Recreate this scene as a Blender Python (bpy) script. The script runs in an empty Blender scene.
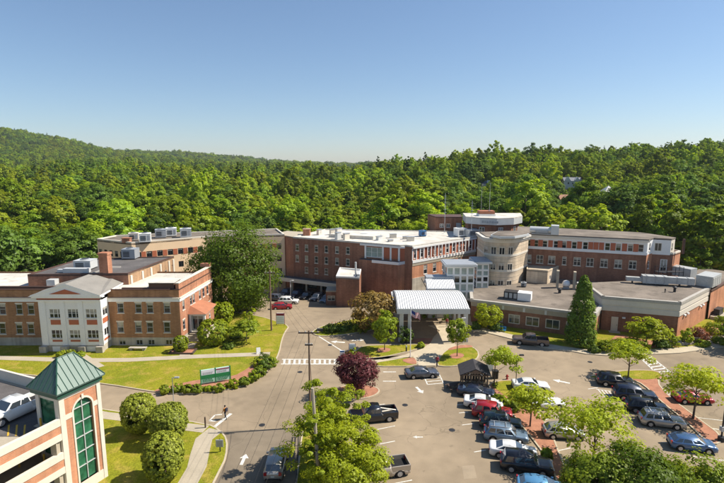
import bpy, bmesh, math, random
import numpy as np
from mathutils import Matrix, Vector
R = math.radians
sc = bpy.context.scene
# ------------------------------------------------------------------ camera
CAM_H, FOC, VHOR = 30.0, 490.0, 163.0            # metres, focal length in px of a 724 px wide picture, horizon row
PITCH = math.atan((241.5 - VHOR) / FOC)
cd = bpy.data.cameras.new('camera')
cam = bpy.data.objects.new('camera', cd)
sc.collection.objects.link(cam)
cd.sensor_width = 36.0
cd.lens = 36.0 * FOC / 724.0
cd.clip_end = 9000.0
cam.location = (0, 0, CAM_H)
cam.rotation_euler = (math.pi / 2 - PITCH, 0, 0)
sc.camera = cam
# ------------------------------------------------------------------ sky, sun, exposure
SUN_EL, SUN_AZ = R(48.0), math.atan2(0.13, 1.0)   # sun stands to the +X side, a little beyond the buildings
w = bpy.data.worlds.new('World')
sc.world = w
w.use_nodes = True
nt = w.node_tree
sky = nt.nodes.new('ShaderNodeTexSky')
sky.sky_type = 'NISHITA'
sky.sun_disc = False
sky.sun_elevation = SUN_EL
sky.sun_rotation = math.pi / 2 - SUN_AZ
sky.altitude = 0
sky.air_density = 1.0
sky.dust_density = 0.3
sky.ozone_density = 6.0
sg = nt.nodes.new('ShaderNodeGamma'); sg.inputs[1].default_value = 0.88      # softer gradient from zenith to horizon
nt.links.new(sky.outputs[0], sg.inputs[0]); nt.links.new(sg.outputs[0], nt.nodes['Background'].inputs[0])
nt.nodes['Background'].inputs[1].default_value = 0.096
sl = bpy.data.lights.new('sun', 'SUN')
sl.energy = 4.6
sl.angle = R(0.53)
sl.color = (1.0, 0.925, 0.81)
so = bpy.data.objects.new('sun', sl)
sc.collection.objects.link(so)
sd = Vector((math.cos(SUN_EL) * math.cos(SUN_AZ), math.cos(SUN_EL) * math.sin(SUN_AZ), math.sin(SUN_EL)))
so.rotation_euler = sd.to_track_quat('Z', 'Y').to_euler()
so.location = (60, 20, 90)
sc.view_settings.view_transform = 'Standard'
sc.view_settings.look = 'None'
sc.view_settings.gamma = 1.0
sc.view_settings.exposure = 0.72
sc.view_settings.use_curve_mapping = False
sc.render.engine = 'CYCLES'
sc.cycles.max_bounces = 8
sc.cycles.diffuse_bounces = 4
sc.cycles.glossy_bounces = 2
sc.cycles.transmission_bounces = 5
sc.cycles.transparent_max_bounces = 4
sc.cycles.caustics_reflective = False
sc.cycles.caustics_refractive = False
# ------------------------------------------------------------------ picture -> place
CP, SP = math.cos(PITCH), math.sin(PITCH)
def sstep(a, b, t):
    t = min(1.0, max(0.0, (t - a) / (b - a)))
    return t * t * (3 - 2 * t)
RIDGE = [(-900, 30), (-300, 22), (0, 12), (160, 10), (270, 9), (350, 12), (440, 17), (560, 23), (724, 30), (1100, 32), (1800, 32)]
def gz(x, y):
    """height of the site and the hills behind it"""
    z = -3.6 * sstep(90, 127, y) * (1 - sstep(0, 22, x))
    if y > 140:
        U = 362 + 490 * x / y
        k = RIDGE[-1][1]
        for (a, za), (b, zb) in zip(RIDGE, RIDGE[1:]):
            if U < b:
                k = za + (zb - za) * max(0, (U - a)) / (b - a); break
        z += k * sstep(140, 500, y)
        z += (75 * math.exp(-((x + 1230) / 260) ** 2) + 52 * math.exp(-((x + 1230) / 700) ** 2)) * math.exp(-((y - 1600) / 620) ** 2)
        z += 62 * math.exp(-((x + 980) / 520) ** 2 - ((y - 2600) / 420) ** 2)
        z += sstep(180, 400, y) * 2.5 * (math.sin(x * .021 + y * .013) + math.sin(x * .011 - y * .017 + 1))
    return z
def ray(u, v):
    a = (u - 362) / FOC; b = (241.5 - v) / FOC
    return (a, CP + b * SP, -SP + b * CP)
def G(u, v, z=None):
    """ground point seen at a pixel; with z: the point of that pixel at height z"""
    d = ray(u, v)
    zz = 0.0 if z is None else z
    for _ in range(14 if z is None else 1):
        t = (zz - CAM_H) / d[2]
        x, y = d[0] * t, d[1] * t
        if z is None: zz = 0.5 * zz + 0.5 * gz(x, y)
    return Vector((x, y, gz(x, y) if z is None else z))
def AT(u, v, y):
    d = ray(u, v); t = y / d[1]
    return Vector((d[0] * t, y, CAM_H + d[2] * t))
def PR(x, y, z):
    dz = z - CAM_H
    dep = y * CP - dz * SP
    return 362 + FOC * x / dep, 241.5 - FOC * (y * SP + dz * CP) / dep
def WALLPX(P, Q, u, v):
    """pixel -> (distance along the wall P-Q, height)"""
    d = ray(u, v); ex, ey = Q[0] - P[0], Q[1] - P[1]; L = math.hypot(ex, ey)
    den = d[0] * ey - d[1] * ex
    t = (P[0] * ey - P[1] * ex) / den
    x, y = d[0] * t, d[1] * t
    return ((x - P[0]) * ex + (y - P[1]) * ey) / L, CAM_H + d[2] * t
# ------------------------------------------------------------------ materials
MATS = {}
def nn(t, k, **kw):
    n = t.nodes.new(k)
    for a, b in kw.items(): setattr(n, a, b)
    return n
def mat(name, col, rough=0.8, var=0.16, scale=0.7, fine=9.0, metal=0.0, spec=0.3, bump=0.0, rnd=0.0, coat=0.0):
    """noise-varied principled surface; rnd = value change from object to object"""
    if name in MATS: return MATS[name]
    m = bpy.data.materials.new(name); m.use_nodes = True
    t = m.node_tree; p = t.nodes['Principled BSDF']
    tc = nn(t, 'ShaderNodeTexCoord')
    n1 = nn(t, 'ShaderNodeTexNoise'); n1.inputs['Scale'].default_value = scale; n1.inputs['Detail'].default_value = 4
    n2 = nn(t, 'ShaderNodeTexNoise'); n2.inputs['Scale'].default_value = fine; n2.inputs['Detail'].default_value = 3
    for n in (n1, n2): t.links.new(tc.outputs['Object'], n.inputs['Vector'])
    ad = nn(t, 'ShaderNodeMath', operation='ADD')
    t.links.new(n1.outputs['Fac'], ad.inputs[0]); t.links.new(n2.outputs['Fac'], ad.inputs[1])
    mr = nn(t, 'ShaderNodeMapRange')
    mr.inputs['From Min'].default_value = 0.65; mr.inputs['From Max'].default_value = 1.35
    mr.inputs['To Min'].default_value = 1 - var; mr.inputs['To Max'].default_value = 1 + var
    t.links.new(ad.outputs[0], mr.inputs['Value'])
    val = mr.outputs[0]
    if rnd:
        oi = nn(t, 'ShaderNodeObjectInfo')
        m2 = nn(t, 'ShaderNodeMapRange'); m2.inputs['To Min'].default_value = 1 - rnd; m2.inputs['To Max'].default_value = 1 + rnd
        t.links.new(oi.outputs['Random'], m2.inputs['Value'])
        mm = nn(t, 'ShaderNodeMath', operation='MULTIPLY')
        t.links.new(val, mm.inputs[0]); t.links.new(m2.outputs[0], mm.inputs[1]); val = mm.outputs[0]
    vm = nn(t, 'ShaderNodeVectorMath', operation='SCALE')
    vm.inputs[0].default_value = col
    t.links.new(val, vm.inputs['Scale'])
    t.links.new(vm.outputs[0], p.inputs['Base Color'])
    p.inputs['Roughness'].default_value = rough
    p.inputs['Metallic'].default_value = metal
    p.inputs['Specular IOR Level'].default_value = spec
    p.inputs['Coat Weight'].default_value = coat
    p.inputs['Coat Roughness'].default_value = 0.06
    if bump:
        b = nn(t, 'ShaderNodeBump'); b.inputs['Strength'].default_value = bump; b.inputs['Distance'].default_value = 0.03
        t.links.new(n2.outputs['Fac'], b.inputs['Height']); t.links.new(b.outputs[0], p.inputs['Normal'])
    MATS[name] = m
    return m
def brick_mat(name, c1, c2, mortar, sx=1.0):
    m = bpy.data.materials.new(name); m.use_nodes = True
    t = m.node_tree; p = t.nodes['Principled BSDF']
    tc = nn(t, 'ShaderNodeTexCoord')
    sp = nn(t, 'ShaderNodeSeparateXYZ'); t.links.new(tc.outputs['Object'], sp.inputs[0])
    ad = nn(t, 'ShaderNodeMath', operation='ADD'); t.links.new(sp.outputs[0], ad.inputs[0]); t.links.new(sp.outputs[1], ad.inputs[1])
    cb = nn(t, 'ShaderNodeCombineXYZ'); t.links.new(ad.outputs[0], cb.inputs[0]); t.links.new(sp.outputs[2], cb.inputs[1])
    b = nn(t, 'ShaderNodeTexBrick')
    b.inputs['Color1'].default_value = (*c1, 1); b.inputs['Color2'].default_value = (*c2, 1); b.inputs['Mortar'].default_value = (*mortar, 1)
    b.inputs['Scale'].default_value = 1.0; b.inputs['Brick Width'].default_value = 0.42 * sx; b.inputs['Row Height'].default_value = 0.15 * sx
    b.inputs['Mortar Size'].default_value = 0.012
    t.links.new(cb.outputs[0], b.inputs['Vector'])
    n = nn(t, 'ShaderNodeTexNoise'); n.inputs['Scale'].default_value = 0.35; n.inputs['Detail'].default_value = 5
    t.links.new(tc.outputs['Object'], n.inputs['Vector'])
    mr = nn(t, 'ShaderNodeMapRange'); mr.inputs['From Min'].default_value = .3; mr.inputs['From Max'].default_value = .7
    mr.inputs['To Min'].default_value = .82; mr.inputs['To Max'].default_value = 1.16
    t.links.new(n.outputs['Fac'], mr.inputs['Value'])
    mp = nn(t, 'ShaderNodeMapping'); mp.inputs['Scale'].default_value = (1.6, 1.6, .09); t.links.new(tc.outputs['Object'], mp.inputs[0])
    n2 = nn(t, 'ShaderNodeTexNoise'); n2.inputs['Scale'].default_value = 1.0; n2.inputs['Detail'].default_value = 4; t.links.new(mp.outputs[0], n2.inputs['Vector'])
    m2 = nn(t, 'ShaderNodeMapRange'); m2.inputs['From Min'].default_value = .35; m2.inputs['From Max'].default_value = .7; m2.inputs['To Min'].default_value = .84; m2.inputs['To Max'].default_value = 1.14
    t.links.new(n2.outputs['Fac'], m2.inputs['Value'])
    mm = nn(t, 'ShaderNodeMath', operation='MULTIPLY'); t.links.new(mr.outputs[0], mm.inputs[0]); t.links.new(m2.outputs[0], mm.inputs[1])
    vm = nn(t, 'ShaderNodeVectorMath', operation='SCALE'); t.links.new(b.outputs['Color'], vm.inputs[0]); t.links.new(mm.outputs[0], vm.inputs['Scale'])
    t.links.new(vm.outputs[0], p.inputs['Base Color']); p.inputs['Roughness'].default_value = .9; p.inputs['Specular IOR Level'].default_value = .15
    MATS[name] = m
    return m
def leaf_mat(name, col, var=0.35, hue=0.25, trans=0.32, rnd=0.22, warm=(1.35, 1.1, 0.6)):
    m = bpy.data.materials.new(name); m.use_nodes = True
    t = m.node_tree; t.nodes.remove(t.nodes['Principled BSDF'])
    out = t.nodes['Material Output']
    ge = nn(t, 'ShaderNodeNewGeometry'); oi = nn(t, 'ShaderNodeObjectInfo'); tc = nn(t, 'ShaderNodeTexCoord')
    no = nn(t, 'ShaderNodeTexNoise'); no.inputs['Scale'].default_value = .55; no.inputs['Detail'].default_value = 2
    t.links.new(tc.outputs['Object'], no.inputs['Vector'])
    mx = nn(t, 'ShaderNodeMix', data_type='RGBA')
    mx.inputs['A'].default_value = (*col, 1)
    mx.inputs['B'].default_value = (col[0] * warm[0], col[1] * warm[1], col[2] * warm[2], 1)
    h = nn(t, 'ShaderNodeMath', operation='MULTIPLY_ADD'); h.inputs[1].default_value = 0.6; h.inputs[2].default_value = 0.0
    t.links.new(oi.outputs['Random'], h.inputs[0])
    h2 = nn(t, 'ShaderNodeMath', operation='MULTIPLY_ADD'); h2.inputs[1].default_value = 0.7; t.links.new(no.outputs['Fac'], h2.inputs[0]); t.links.new(h.outputs[0], h2.inputs[2])
    t.links.new(h2.outputs[0], mx.inputs['Factor'])
    a = nn(t, 'ShaderNodeMapRange'); a.inputs['To Min'].default_value = 1 - var; a.inputs['To Max'].default_value = 1 + var
    t.links.new(ge.outputs['Random Per Island'], a.inputs['Value'])
    fr = nn(t, 'ShaderNodeMath', operation='MULTIPLY'); fr.inputs[1].default_value = 7.31; t.links.new(oi.outputs['Random'], fr.inputs[0])
    fr2 = nn(t, 'ShaderNodeMath', operation='FRACT'); t.links.new(fr.outputs[0], fr2.inputs[0])
    b = nn(t, 'ShaderNodeMapRange'); b.inputs['To Min'].default_value = 1 - rnd; b.inputs['To Max'].default_value = 1 + rnd
    t.links.new(fr2.outputs[0], b.inputs['Value'])
    mu = nn(t, 'ShaderNodeMath', operation='MULTIPLY'); t.links.new(a.outputs[0], mu.inputs[0]); t.links.new(b.outputs[0], mu.inputs[1])
    vm = nn(t, 'ShaderNodeVectorMath', operation='SCALE'); t.links.new(mx.outputs['Result'], vm.inputs[0]); t.links.new(mu.outputs[0], vm.inputs['Scale'])
    df = nn(t, 'ShaderNodeBsdfDiffuse'); tr = nn(t, 'ShaderNodeBsdfTranslucent'); gl = nn(t, 'ShaderNodeBsdfGlossy'); gl.inputs['Roughness'].default_value = .45
    t.links.new(vm.outputs[0], df.inputs[0]); 
    ty = nn(t, 'ShaderNodeVectorMath', operation='MULTIPLY'); ty.inputs[1].default_value = (1.25, 1.15, .5); t.links.new(vm.outputs[0], ty.inputs[0]); t.links.new(ty.outputs[0], tr.inputs[0])
    s1 = nn(t, 'ShaderNodeMixShader'); s1.inputs[0].default_value = trans; t.links.new(df.outputs[0], s1.inputs[1]); t.links.new(tr.outputs[0], s1.inputs[2])
    s2 = nn(t, 'ShaderNodeMixShader'); s2.inputs[0].default_value = .012; t.links.new(s1.outputs[0], s2.inputs[1]); t.links.new(gl.outputs[0], s2.inputs[2])
    t.links.new(s2.outputs[0], out.inputs['Surface'])
    MATS[name] = m
    return m
def glass_mat(name, dark, pale, rough=.08, amount=.5):
    """window glass: dark room or drawn blind behind, differing from pane to pane"""
    m = bpy.data.materials.new(name); m.use_nodes = True
    t = m.node_tree; p = t.nodes['Principled BSDF']
    oi = nn(t, 'ShaderNodeObjectInfo'); tc = nn(t, 'ShaderNodeTexCoord')
    sp = nn(t, 'ShaderNodeSeparateXYZ'); t.links.new(tc.outputs['Generated'], sp.inputs[0])
    # blind drawn down to a random height
    th = nn(t, 'ShaderNodeMapRange'); th.inputs['To Min'].default_value = 1.0 - amount; th.inputs['To Max'].default_value = 1.35
    t.links.new(oi.outputs['Random'], th.inputs['Value'])
    gt = nn(t, 'ShaderNodeMath', operation='GREATER_THAN'); t.links.new(sp.outputs[2], gt.inputs[0]); t.links.new(th.outputs[0], gt.inputs[1])
    no = nn(t, 'ShaderNodeTexNoise'); no.inputs['Scale'].default_value = 1.3; t.links.new(tc.outputs['Object'], no.inputs['Vector'])
    ml = nn(t, 'ShaderNodeMath', operation='MULTIPLY'); t.links.new(no.outputs['Fac'], ml.inputs[0]); t.links.new(gt.outputs[0], ml.inputs[1])
    mx = nn(t, 'ShaderNodeMix', data_type='RGBA'); mx.inputs['A'].default_value = (*dark, 1); mx.inputs['B'].default_value = (*pale, 1)
    t.links.new(ml.outputs[0], mx.inputs['Factor']); t.links.new(mx.outputs['Result'], p.inputs['Base Color'])
    p.inputs['Roughness'].default_value = rough; p.inputs['Specular IOR Level'].default_value = .6
    MATS[name] = m
    return m
def road_mat(name, col, crack=True):
    m = bpy.data.materials.new(name); m.use_nodes = True
    t = m.node_tree; p = t.nodes['Principled BSDF']; tc = nn(t, 'ShaderNodeTexCoord')
    def noise(s, d=4):
        n = nn(t, 'ShaderNodeTexNoise'); n.inputs['Scale'].default_value = s; n.inputs['Detail'].default_value = d
        t.links.new(tc.outputs['Object'], n.inputs['Vector']); return n
    def rng(o, a, b, c, d):
        r = nn(t, 'ShaderNodeMapRange'); t.links.new(o, r.inputs['Value'])
        for k, x in zip(('From Min', 'From Max', 'To Min', 'To Max'), (a, b, c, d)): r.inputs[k].default_value = x
        return r.outputs[0]
    def mul(a, b):
        q = nn(t, 'ShaderNodeMath', operation='MULTIPLY'); t.links.new(a, q.inputs[0]); t.links.new(b, q.inputs[1]); return q.outputs[0]
    v = mul(rng(noise(.055, 5).outputs['Fac'], .32, .68, .80, 1.16), rng(noise(.6, 6).outputs['Fac'], .3, .7, .90, 1.09))
    v = mul(v, rng(noise(14, 2).outputs['Fac'], .3, .7, .90, 1.10))
    st = rng(noise(.23, 3).outputs['Fac'], .62, .72, 1.0, .84)      # oil and patch stains
    v = mul(v, st)
    v = mul(v, rng(noise(1.1, 4).outputs['Fac'], .66, .74, 1.0, .80))
    v = mul(v, rng(noise(.12, 2).outputs['Fac'], .40, .60, .93, 1.06))
    if crack:
        wv = nn(t, 'ShaderNodeVectorMath', operation='MULTIPLY_ADD'); wv.inputs[1].default_value = (3.0, 3.0, 3.0)
        nz = noise(.35, 3); t.links.new(nz.outputs['Color'], wv.inputs[0]); t.links.new(tc.outputs['Object'], wv.inputs[2])
        vo = nn(t, 'ShaderNodeTexVoronoi'); vo.feature = 'DISTANCE_TO_EDGE'; vo.inputs['Scale'].default_value = .13
        t.links.new(wv.outputs[0], vo.inputs['Vector'])
        cm_ = rng(noise(.05, 2).outputs['Fac'], .46, .58, 1.0, .0)
        c0_ = rng(vo.outputs['Distance'], .0, .007, .70, 1.0)
        mxx = nn(t, 'ShaderNodeMath', operation='MAXIMUM'); t.links.new(c0_, mxx.inputs[0]); t.links.new(cm_, mxx.inputs[1]); c = mxx.outputs[0]
        v = mul(v, c)
    vm = nn(t, 'ShaderNodeVectorMath', operation='SCALE'); vm.inputs[0].default_value = col; t.links.new(v, vm.inputs['Scale'])
    t.links.new(vm.outputs[0], p.inputs['Base Color']); p.inputs['Roughness'].default_value = .88; p.inputs['Specular IOR Level'].default_value = .25
    MATS[name] = m
    return m
def grass_mat(name, a, b, c):
    m = bpy.data.materials.new(name); m.use_nodes = True
    t = m.node_tree; p = t.nodes['Principled BSDF']; tc = nn(t, 'ShaderNodeTexCoord')
    def noise(s, d=5, sc_=(1, 1, 1)):
        mp = nn(t, 'ShaderNodeMapping'); mp.inputs['Scale'].default_value = sc_; t.links.new(tc.outputs['Object'], mp.inputs[0])
        n = nn(t, 'ShaderNodeTexNoise'); n.inputs['Scale'].default_value = s; n.inputs['Detail'].default_value = d
        t.links.new(mp.outputs[0], n.inputs['Vector']); return n.outputs['Fac']
    r1 = nn(t, 'ShaderNodeMapRange'); t.links.new(noise(.16), r1.inputs[0]); r1.inputs[1].default_value = .40; r1.inputs[2].default_value = .60
    m1 = nn(t, 'ShaderNodeMix', data_type='RGBA'); m1.inputs['A'].default_value = (*a, 1); m1.inputs['B'].default_value = (*b, 1); t.links.new(r1.outputs[0], m1.inputs['Factor'])
    r2 = nn(t, 'ShaderNodeMapRange'); t.links.new(noise(.55), r2.inputs[0]); r2.inputs[1].default_value = .50; r2.inputs[2].default_value = .72
    m2 = nn(t, 'ShaderNodeMix', data_type='RGBA'); t.links.new(m1.outputs['Result'], m2.inputs['A']); m2.inputs['B'].default_value = (*c, 1); t.links.new(r2.outputs[0], m2.inputs['Factor'])
    r3 = nn(t, 'ShaderNodeMapRange'); t.links.new(noise(6.0, 6), r3.inputs[0]); r3.inputs[1].default_value = .3; r3.inputs[2].default_value = .7; r3.inputs[3].default_value = .68; r3.inputs[4].default_value = 1.3
    vm = nn(t, 'ShaderNodeVectorMath', operation='SCALE'); t.links.new(m2.outputs['Result'], vm.inputs[0]); t.links.new(r3.outputs[0], vm.inputs['Scale'])
    t.links.new(vm.outputs[0], p.inputs['Base Color']); p.inputs['Roughness'].default_value = .95; p.inputs['Specular IOR Level'].default_value = .1
    bp = nn(t, 'ShaderNodeBump'); bp.inputs['Strength'].default_value = .7; bp.inputs['Distance'].default_value = .08
    t.links.new(noise(9, 4), bp.inputs['Height']); t.links.new(bp.outputs[0], p.inputs['Normal'])
    MATS[name] = m
    return m
def roof_mat(name, col, w, h, var=.25, seam=.75, stain=.72):
    """membrane or gravel roof: sheet seams, ponding stains, grain"""
    m = bpy.data.materials.new(name); m.use_nodes = True
    t = m.node_tree; p = t.nodes['Principled BSDF']; tc = nn(t, 'ShaderNodeTexCoord')
    b = nn(t, 'ShaderNodeTexBrick'); b.inputs['Color1'].default_value = (1, 1, 1, 1); b.inputs['Color2'].default_value = (.92, .92, .92, 1); b.inputs['Mortar'].default_value = (seam, seam, seam, 1)
    b.inputs['Scale'].default_value = 1; b.inputs['Brick Width'].default_value = w; b.inputs['Row Height'].default_value = h; b.inputs['Mortar Size'].default_value = .045; b.inputs['Mortar Smooth'].default_value = .3
    mp = nn(t, 'ShaderNodeMapping'); mp.inputs['Rotation'].default_value = (0, 0, -.42); t.links.new(tc.outputs['Object'], mp.inputs[0]); t.links.new(mp.outputs[0], b.inputs['Vector'])
    def ns(sc_, lo, hi, a, c, d=4):
        n = nn(t, 'ShaderNodeTexNoise'); n.inputs['Scale'].default_value = sc_; n.inputs['Detail'].default_value = d; t.links.new(tc.outputs['Object'], n.inputs['Vector'])
        r = nn(t, 'ShaderNodeMapRange'); t.links.new(n.outputs['Fac'], r.inputs[0])
        for k, x in zip((1, 2, 3, 4), (lo, hi, a, c)): r.inputs[k].default_value = x
        return r.outputs[0]
    v = None
    for o in (ns(.22, .35, .65, 1 - var, 1 + var * .6), ns(.5, .56, .68, 1.0, stain, 5), ns(7, .3, .7, .86, 1.14, 3)):
        if v is None: v = o
        else:
            q = nn(t, 'ShaderNodeMath', operation='MULTIPLY'); t.links.new(v, q.inputs[0]); t.links.new(o, q.inputs[1]); v = q.outputs[0]
    s1 = nn(t, 'ShaderNodeVectorMath', operation='SCALE'); t.links.new(b.outputs['Color'], s1.inputs[0]); t.links.new(v, s1.inputs['Scale'])
    s2 = nn(t, 'ShaderNodeVectorMath', operation='MULTIPLY'); s2.inputs[1].default_value = col; t.links.new(s1.outputs[0], s2.inputs[0])
    t.links.new(s2.outputs[0], p.inputs['Base Color']); p.inputs['Roughness'].default_value = .9; p.inputs['Specular IOR Level'].default_value = .2
    MATS[name] = m
    return m
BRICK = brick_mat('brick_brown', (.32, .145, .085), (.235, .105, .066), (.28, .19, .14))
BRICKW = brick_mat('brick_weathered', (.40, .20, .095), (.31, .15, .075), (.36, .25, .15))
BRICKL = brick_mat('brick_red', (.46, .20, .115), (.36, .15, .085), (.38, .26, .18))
BRICKLIT = brick_mat('brick_orange_sunlit', (.55, .25, .135), (.48, .205, .115), (.5, .31, .2))  # sunlit tone painted into the brick of sun-facing walls
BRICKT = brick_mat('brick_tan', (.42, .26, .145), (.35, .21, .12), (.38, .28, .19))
BLOCKB = brick_mat('block_beige', (.66, .54, .39), (.60, .48, .35), (.48, .38, .27), 3.2)
STONE = brick_mat('stone_base', (.46, .42, .35), (.40, .36, .30), (.32, .29, .24), 4.0)
WHITE = mat('white_paint', (.78, .77, .74), .6, .06, .6, 5)
CREAM = mat('cream_paint', (.66, .60, .50), .7, .08)
TANW = mat('tan_stucco', (.82, .60, .38), .85, .08, .3)
CONC = mat('concrete', (.40, .345, .26), .85, .13, .6, 7)
KERB = mat('kerb_concrete', (.46, .39, .28), .85, .14, .8, 7)
GREY = mat('grey_metal', (.38, .40, .42), .45, .08, metal=.3)
UNITG = mat('unit_grey', (.43, .44, .43), .5, .18, .8, 5, metal=.15)
LGREY = mat('pale_grey_metal', (.58, .59, .58), .45, .08, metal=.2)
DARK = mat('dark_metal', (.03, .03, .032), .5, .2)
BLACK = mat('black_rubber', (.015, .015, .016), .75, .2)
ROOFW = roof_mat('white_membrane', (.62, .58, .51), 9, 2.2, .16, .8, .74)
ROOFG = roof_mat('gravel_roof', (.215, .18, .145), 6, 1.1, .28, .86, .70)
ROOFD = roof_mat('dark_roof', (.125, .115, .11), 8, 1.6, .22, .8, 1.25)
SHING = mat('grey_shingle', (.24, .225, .20), .9, .16, .6, 12)
FLASH = mat('brown_flashing', (.10, .055, .04), .6, .12)
RPANEL = mat('terracotta_panel', (.42, .13, .065), .7, .1)
TILE = mat('terracotta_roof', (.38, .155, .085), .75, .18, 1, 10)
GREENR = mat('green_metal_roof', (.072, .118, .098), .45, .1, metal=.1, spec=.4)
GREENT = mat('dark_green_trim', (.03, .085, .06), .45, .08)
WOOD = mat('weathered_wood', (.20, .13, .085), .85, .25, 1.5, 12)
WOODD = mat('dark_wood', (.075, .05, .038), .8, .22, 1.5, 12)
BARK = mat('bark', (.12, .09, .065), .95, .3, 2, 14, bump=.6)
MULCH = mat('mulch', (.36, .165, .10), .95, .28, 1.2, 13, bump=.6)
SOIL = mat('forest_soil', (.05, .055, .025), .95, .3, .1, 3)
PAINTW = mat('road_paint', (.62, .60, .54), .8, .36, 1.8, 6)
REDGE = mat('roof_flashing', (.42, .39, .34), .6, .14, .8, 6)
PAINTY = mat('yellow_paint', (.60, .36, .04), .7, .12)
ASPHD = road_mat('asphalt_dark', (.20, .162, .115))
ASPH = road_mat('asphalt', (.285, .222, .148))
PAVER = mat('brick_paver', (.30, .15, .10), .9, .15, 1, 12)
GRASS = grass_mat('lawn_grass', (.235, .225, .018), (.175, .195, .014), (.35, .26, .055))
GLASS = glass_mat('window_glass', (.018, .022, .026), (.70, .66, .56), .06, .7)
GLASSP = glass_mat('curtained_glass', (.05, .06, .055), (.62, .58, .48), .1, .9)
GLASSG = mat('green_glass', (.03, .13, .065), .08, .55, .9, 2, spec=.7)
GLASSB = mat('atrium_glass', (.30, .36, .33), .1, .2, .4, 2, spec=.7)
CARGL = mat('car_glass', (.030, .038, .046), .04, .1, spec=1.0, coat=1.0)  # bluish base colour stands in for reflected sky
# ------------------------------------------------------------------ object helpers
COL = sc.collection
def link(o, parent=None):
    COL.objects.link(o)
    if parent is not None:
        o.parent = parent
        if parent.get('_b'): o.matrix_parent_inverse = Matrix.Translation(-parent.location)
    return o
def meshdata(name, V, F, m=None, smooth=False):
    me = bpy.data.meshes.new(name)
    me.from_pydata([tuple(v) for v in V], [], F)
    if m is not None:
        for q in (m if isinstance(m, (list, tuple)) else [m]): me.materials.append(q)
    if smooth: me.polygons.foreach_set('use_smooth', [True] * len(me.polygons))
    me.update()
    return me
def meshobj(name, V, F, m, parent=None, smooth=False):
    return link(bpy.data.objects.new(name, meshdata(name, V, F, m, smooth)), parent)
def tag(o, label=None, cat=None, group=None, kind=None):
    if label: o['label'] = label
    if cat: o['category'] = cat
    if group: o['group'] = group
    if kind: o['kind'] = kind
    return o
def thing(name, label, cat, loc, rotz=0.0, group=None, world=False):
    o = bpy.data.objects.new(name, None)
    o.empty_display_size = .3
    o.location = loc; o.rotation_euler = (0, 0, rotz)
    COL.objects.link(o)
    if world: o['_b'] = 1            # parts are given in world coordinates
    return tag(o, label, cat, group)
def copytree(o, parent=None):
    c = o.copy(); COL.objects.link(c); c.parent = parent
    for ch in list(o.children): copytree(ch, c)
    return c
class B:
    """collects boxes, prisms, tubes into one mesh"""
    def __init__(s): s.V = []; s.F = []
    def add(s, V, F):
        k = len(s.V); s.V += [tuple(v) for v in V]; s.F += [tuple(i + k for i in f) for f in F]; return s
    def box(s, x0, x1, y0, y1, z0, z1, M=None):
        V = [Vector(p) for p in ((x0, y0, z0), (x1, y0, z0), (x1, y1, z0), (x0, y1, z0), (x0, y0, z1), (x1, y0, z1), (x1, y1, z1), (x0, y1, z1))]
        if M is not None: V = [M @ v for v in V]
        return s.add(V, [(3, 2, 1, 0), (4, 5, 6, 7), (0, 1, 5, 4), (1, 2, 6, 5), (2, 3, 7, 6), (3, 0, 4, 7)])
    def prism(s, P, z0, z1):
        """P anticlockwise; z0/z1 numbers or per-vertex lists"""
        n = len(P); a = z0 if isinstance(z0, (list, tuple)) else [z0] * n; b = z1 if isinstance(z1, (list, tuple)) else [z1] * n
        V = [(p[0], p[1], a[i]) for i, p in enumerate(P)] + [(p[0], p[1], b[i]) for i, p in enumerate(P)]
        return s.add(V, [tuple(range(n - 1, -1, -1)), tuple(range(n, 2 * n))] + [(i, (i + 1) % n, n + (i + 1) % n, n + i) for i in range(n)])
    def tube(s, pts, r, n=8, cap=True):
        pts = [Vector(p) for p in pts]; m = len(pts); rr = r if isinstance(r, (list, tuple)) else [r] * m
        V = []; F = []
        for i, p in enumerate(pts):
            d = (pts[min(i + 1, m - 1)] - pts[max(i - 1, 0)]).normalized()
            a = d.cross(Vector((0, 0, 1)) if abs(d.z) < .9 else Vector((1, 0, 0))).normalized(); b = d.cross(a)
            for k in range(n):
                t = 2 * math.pi * k / n
                V.append(p + (a * math.cos(t) + b * math.sin(t)) * rr[i])
        for i in range(m - 1):
            for k in range(n):
                F.append((i * n + k, (i + 1) * n + k, (i + 1) * n + (k + 1) % n, i * n + (k + 1) % n))
        if cap: F += [tuple(range(n)), tuple(range((m - 1) * n + n - 1, (m - 1) * n - 1, -1))]
        return s.add(V, F)
    def lathe(s, prof, n=16, c=(0, 0, 0)):
        V = []; F = []
        for r, z in prof:
            for k in range(n):
                t = 2 * math.pi * k / n; V.append((c[0] + r * math.cos(t), c[1] + r * math.sin(t), c[2] + z))
        for i in range(len(prof) - 1):
            for k in range(n): F.append((i * n + k, i * n + (k + 1) % n, (i + 1) * n + (k + 1) % n, (i + 1) * n + k))
        F += [tuple(range(n - 1, -1, -1)), tuple(range((len(prof) - 1) * n, len(prof) * n))]
        return s.add(V, F)
    def obj(s, name, m, parent=None, smooth=False): return meshobj(name, s.V, s.F, m, parent, smooth)
    def data(s, name, m, smooth=False): return meshdata(name, s.V, s.F, m, smooth)
def obj(name, me, parent=None, loc=None, rotz=0.0):
    o = bpy.data.objects.new(name, me)
    if loc is not None: o.location = loc
    if rotz: o.rotation_euler = (0, 0, rotz)
    return link(o, parent)
def inset(P, d):
    """anticlockwise polygon moved inward by d"""
    n = len(P); out = []
    for i in range(n):
        a, b, c = Vector(P[i - 1][:2]), Vector(P[i][:2]), Vector(P[(i + 1) % n][:2])
        e1 = (b - a).normalized(); e2 = (c - b).normalized()
        n1 = Vector((-e1.y, e1.x)); n2 = Vector((-e2.y, e2.x)); m = n1 + n2
        L = max(.35, m.dot(n1)); out.append(b + m * (d / L))
    return out
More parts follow.
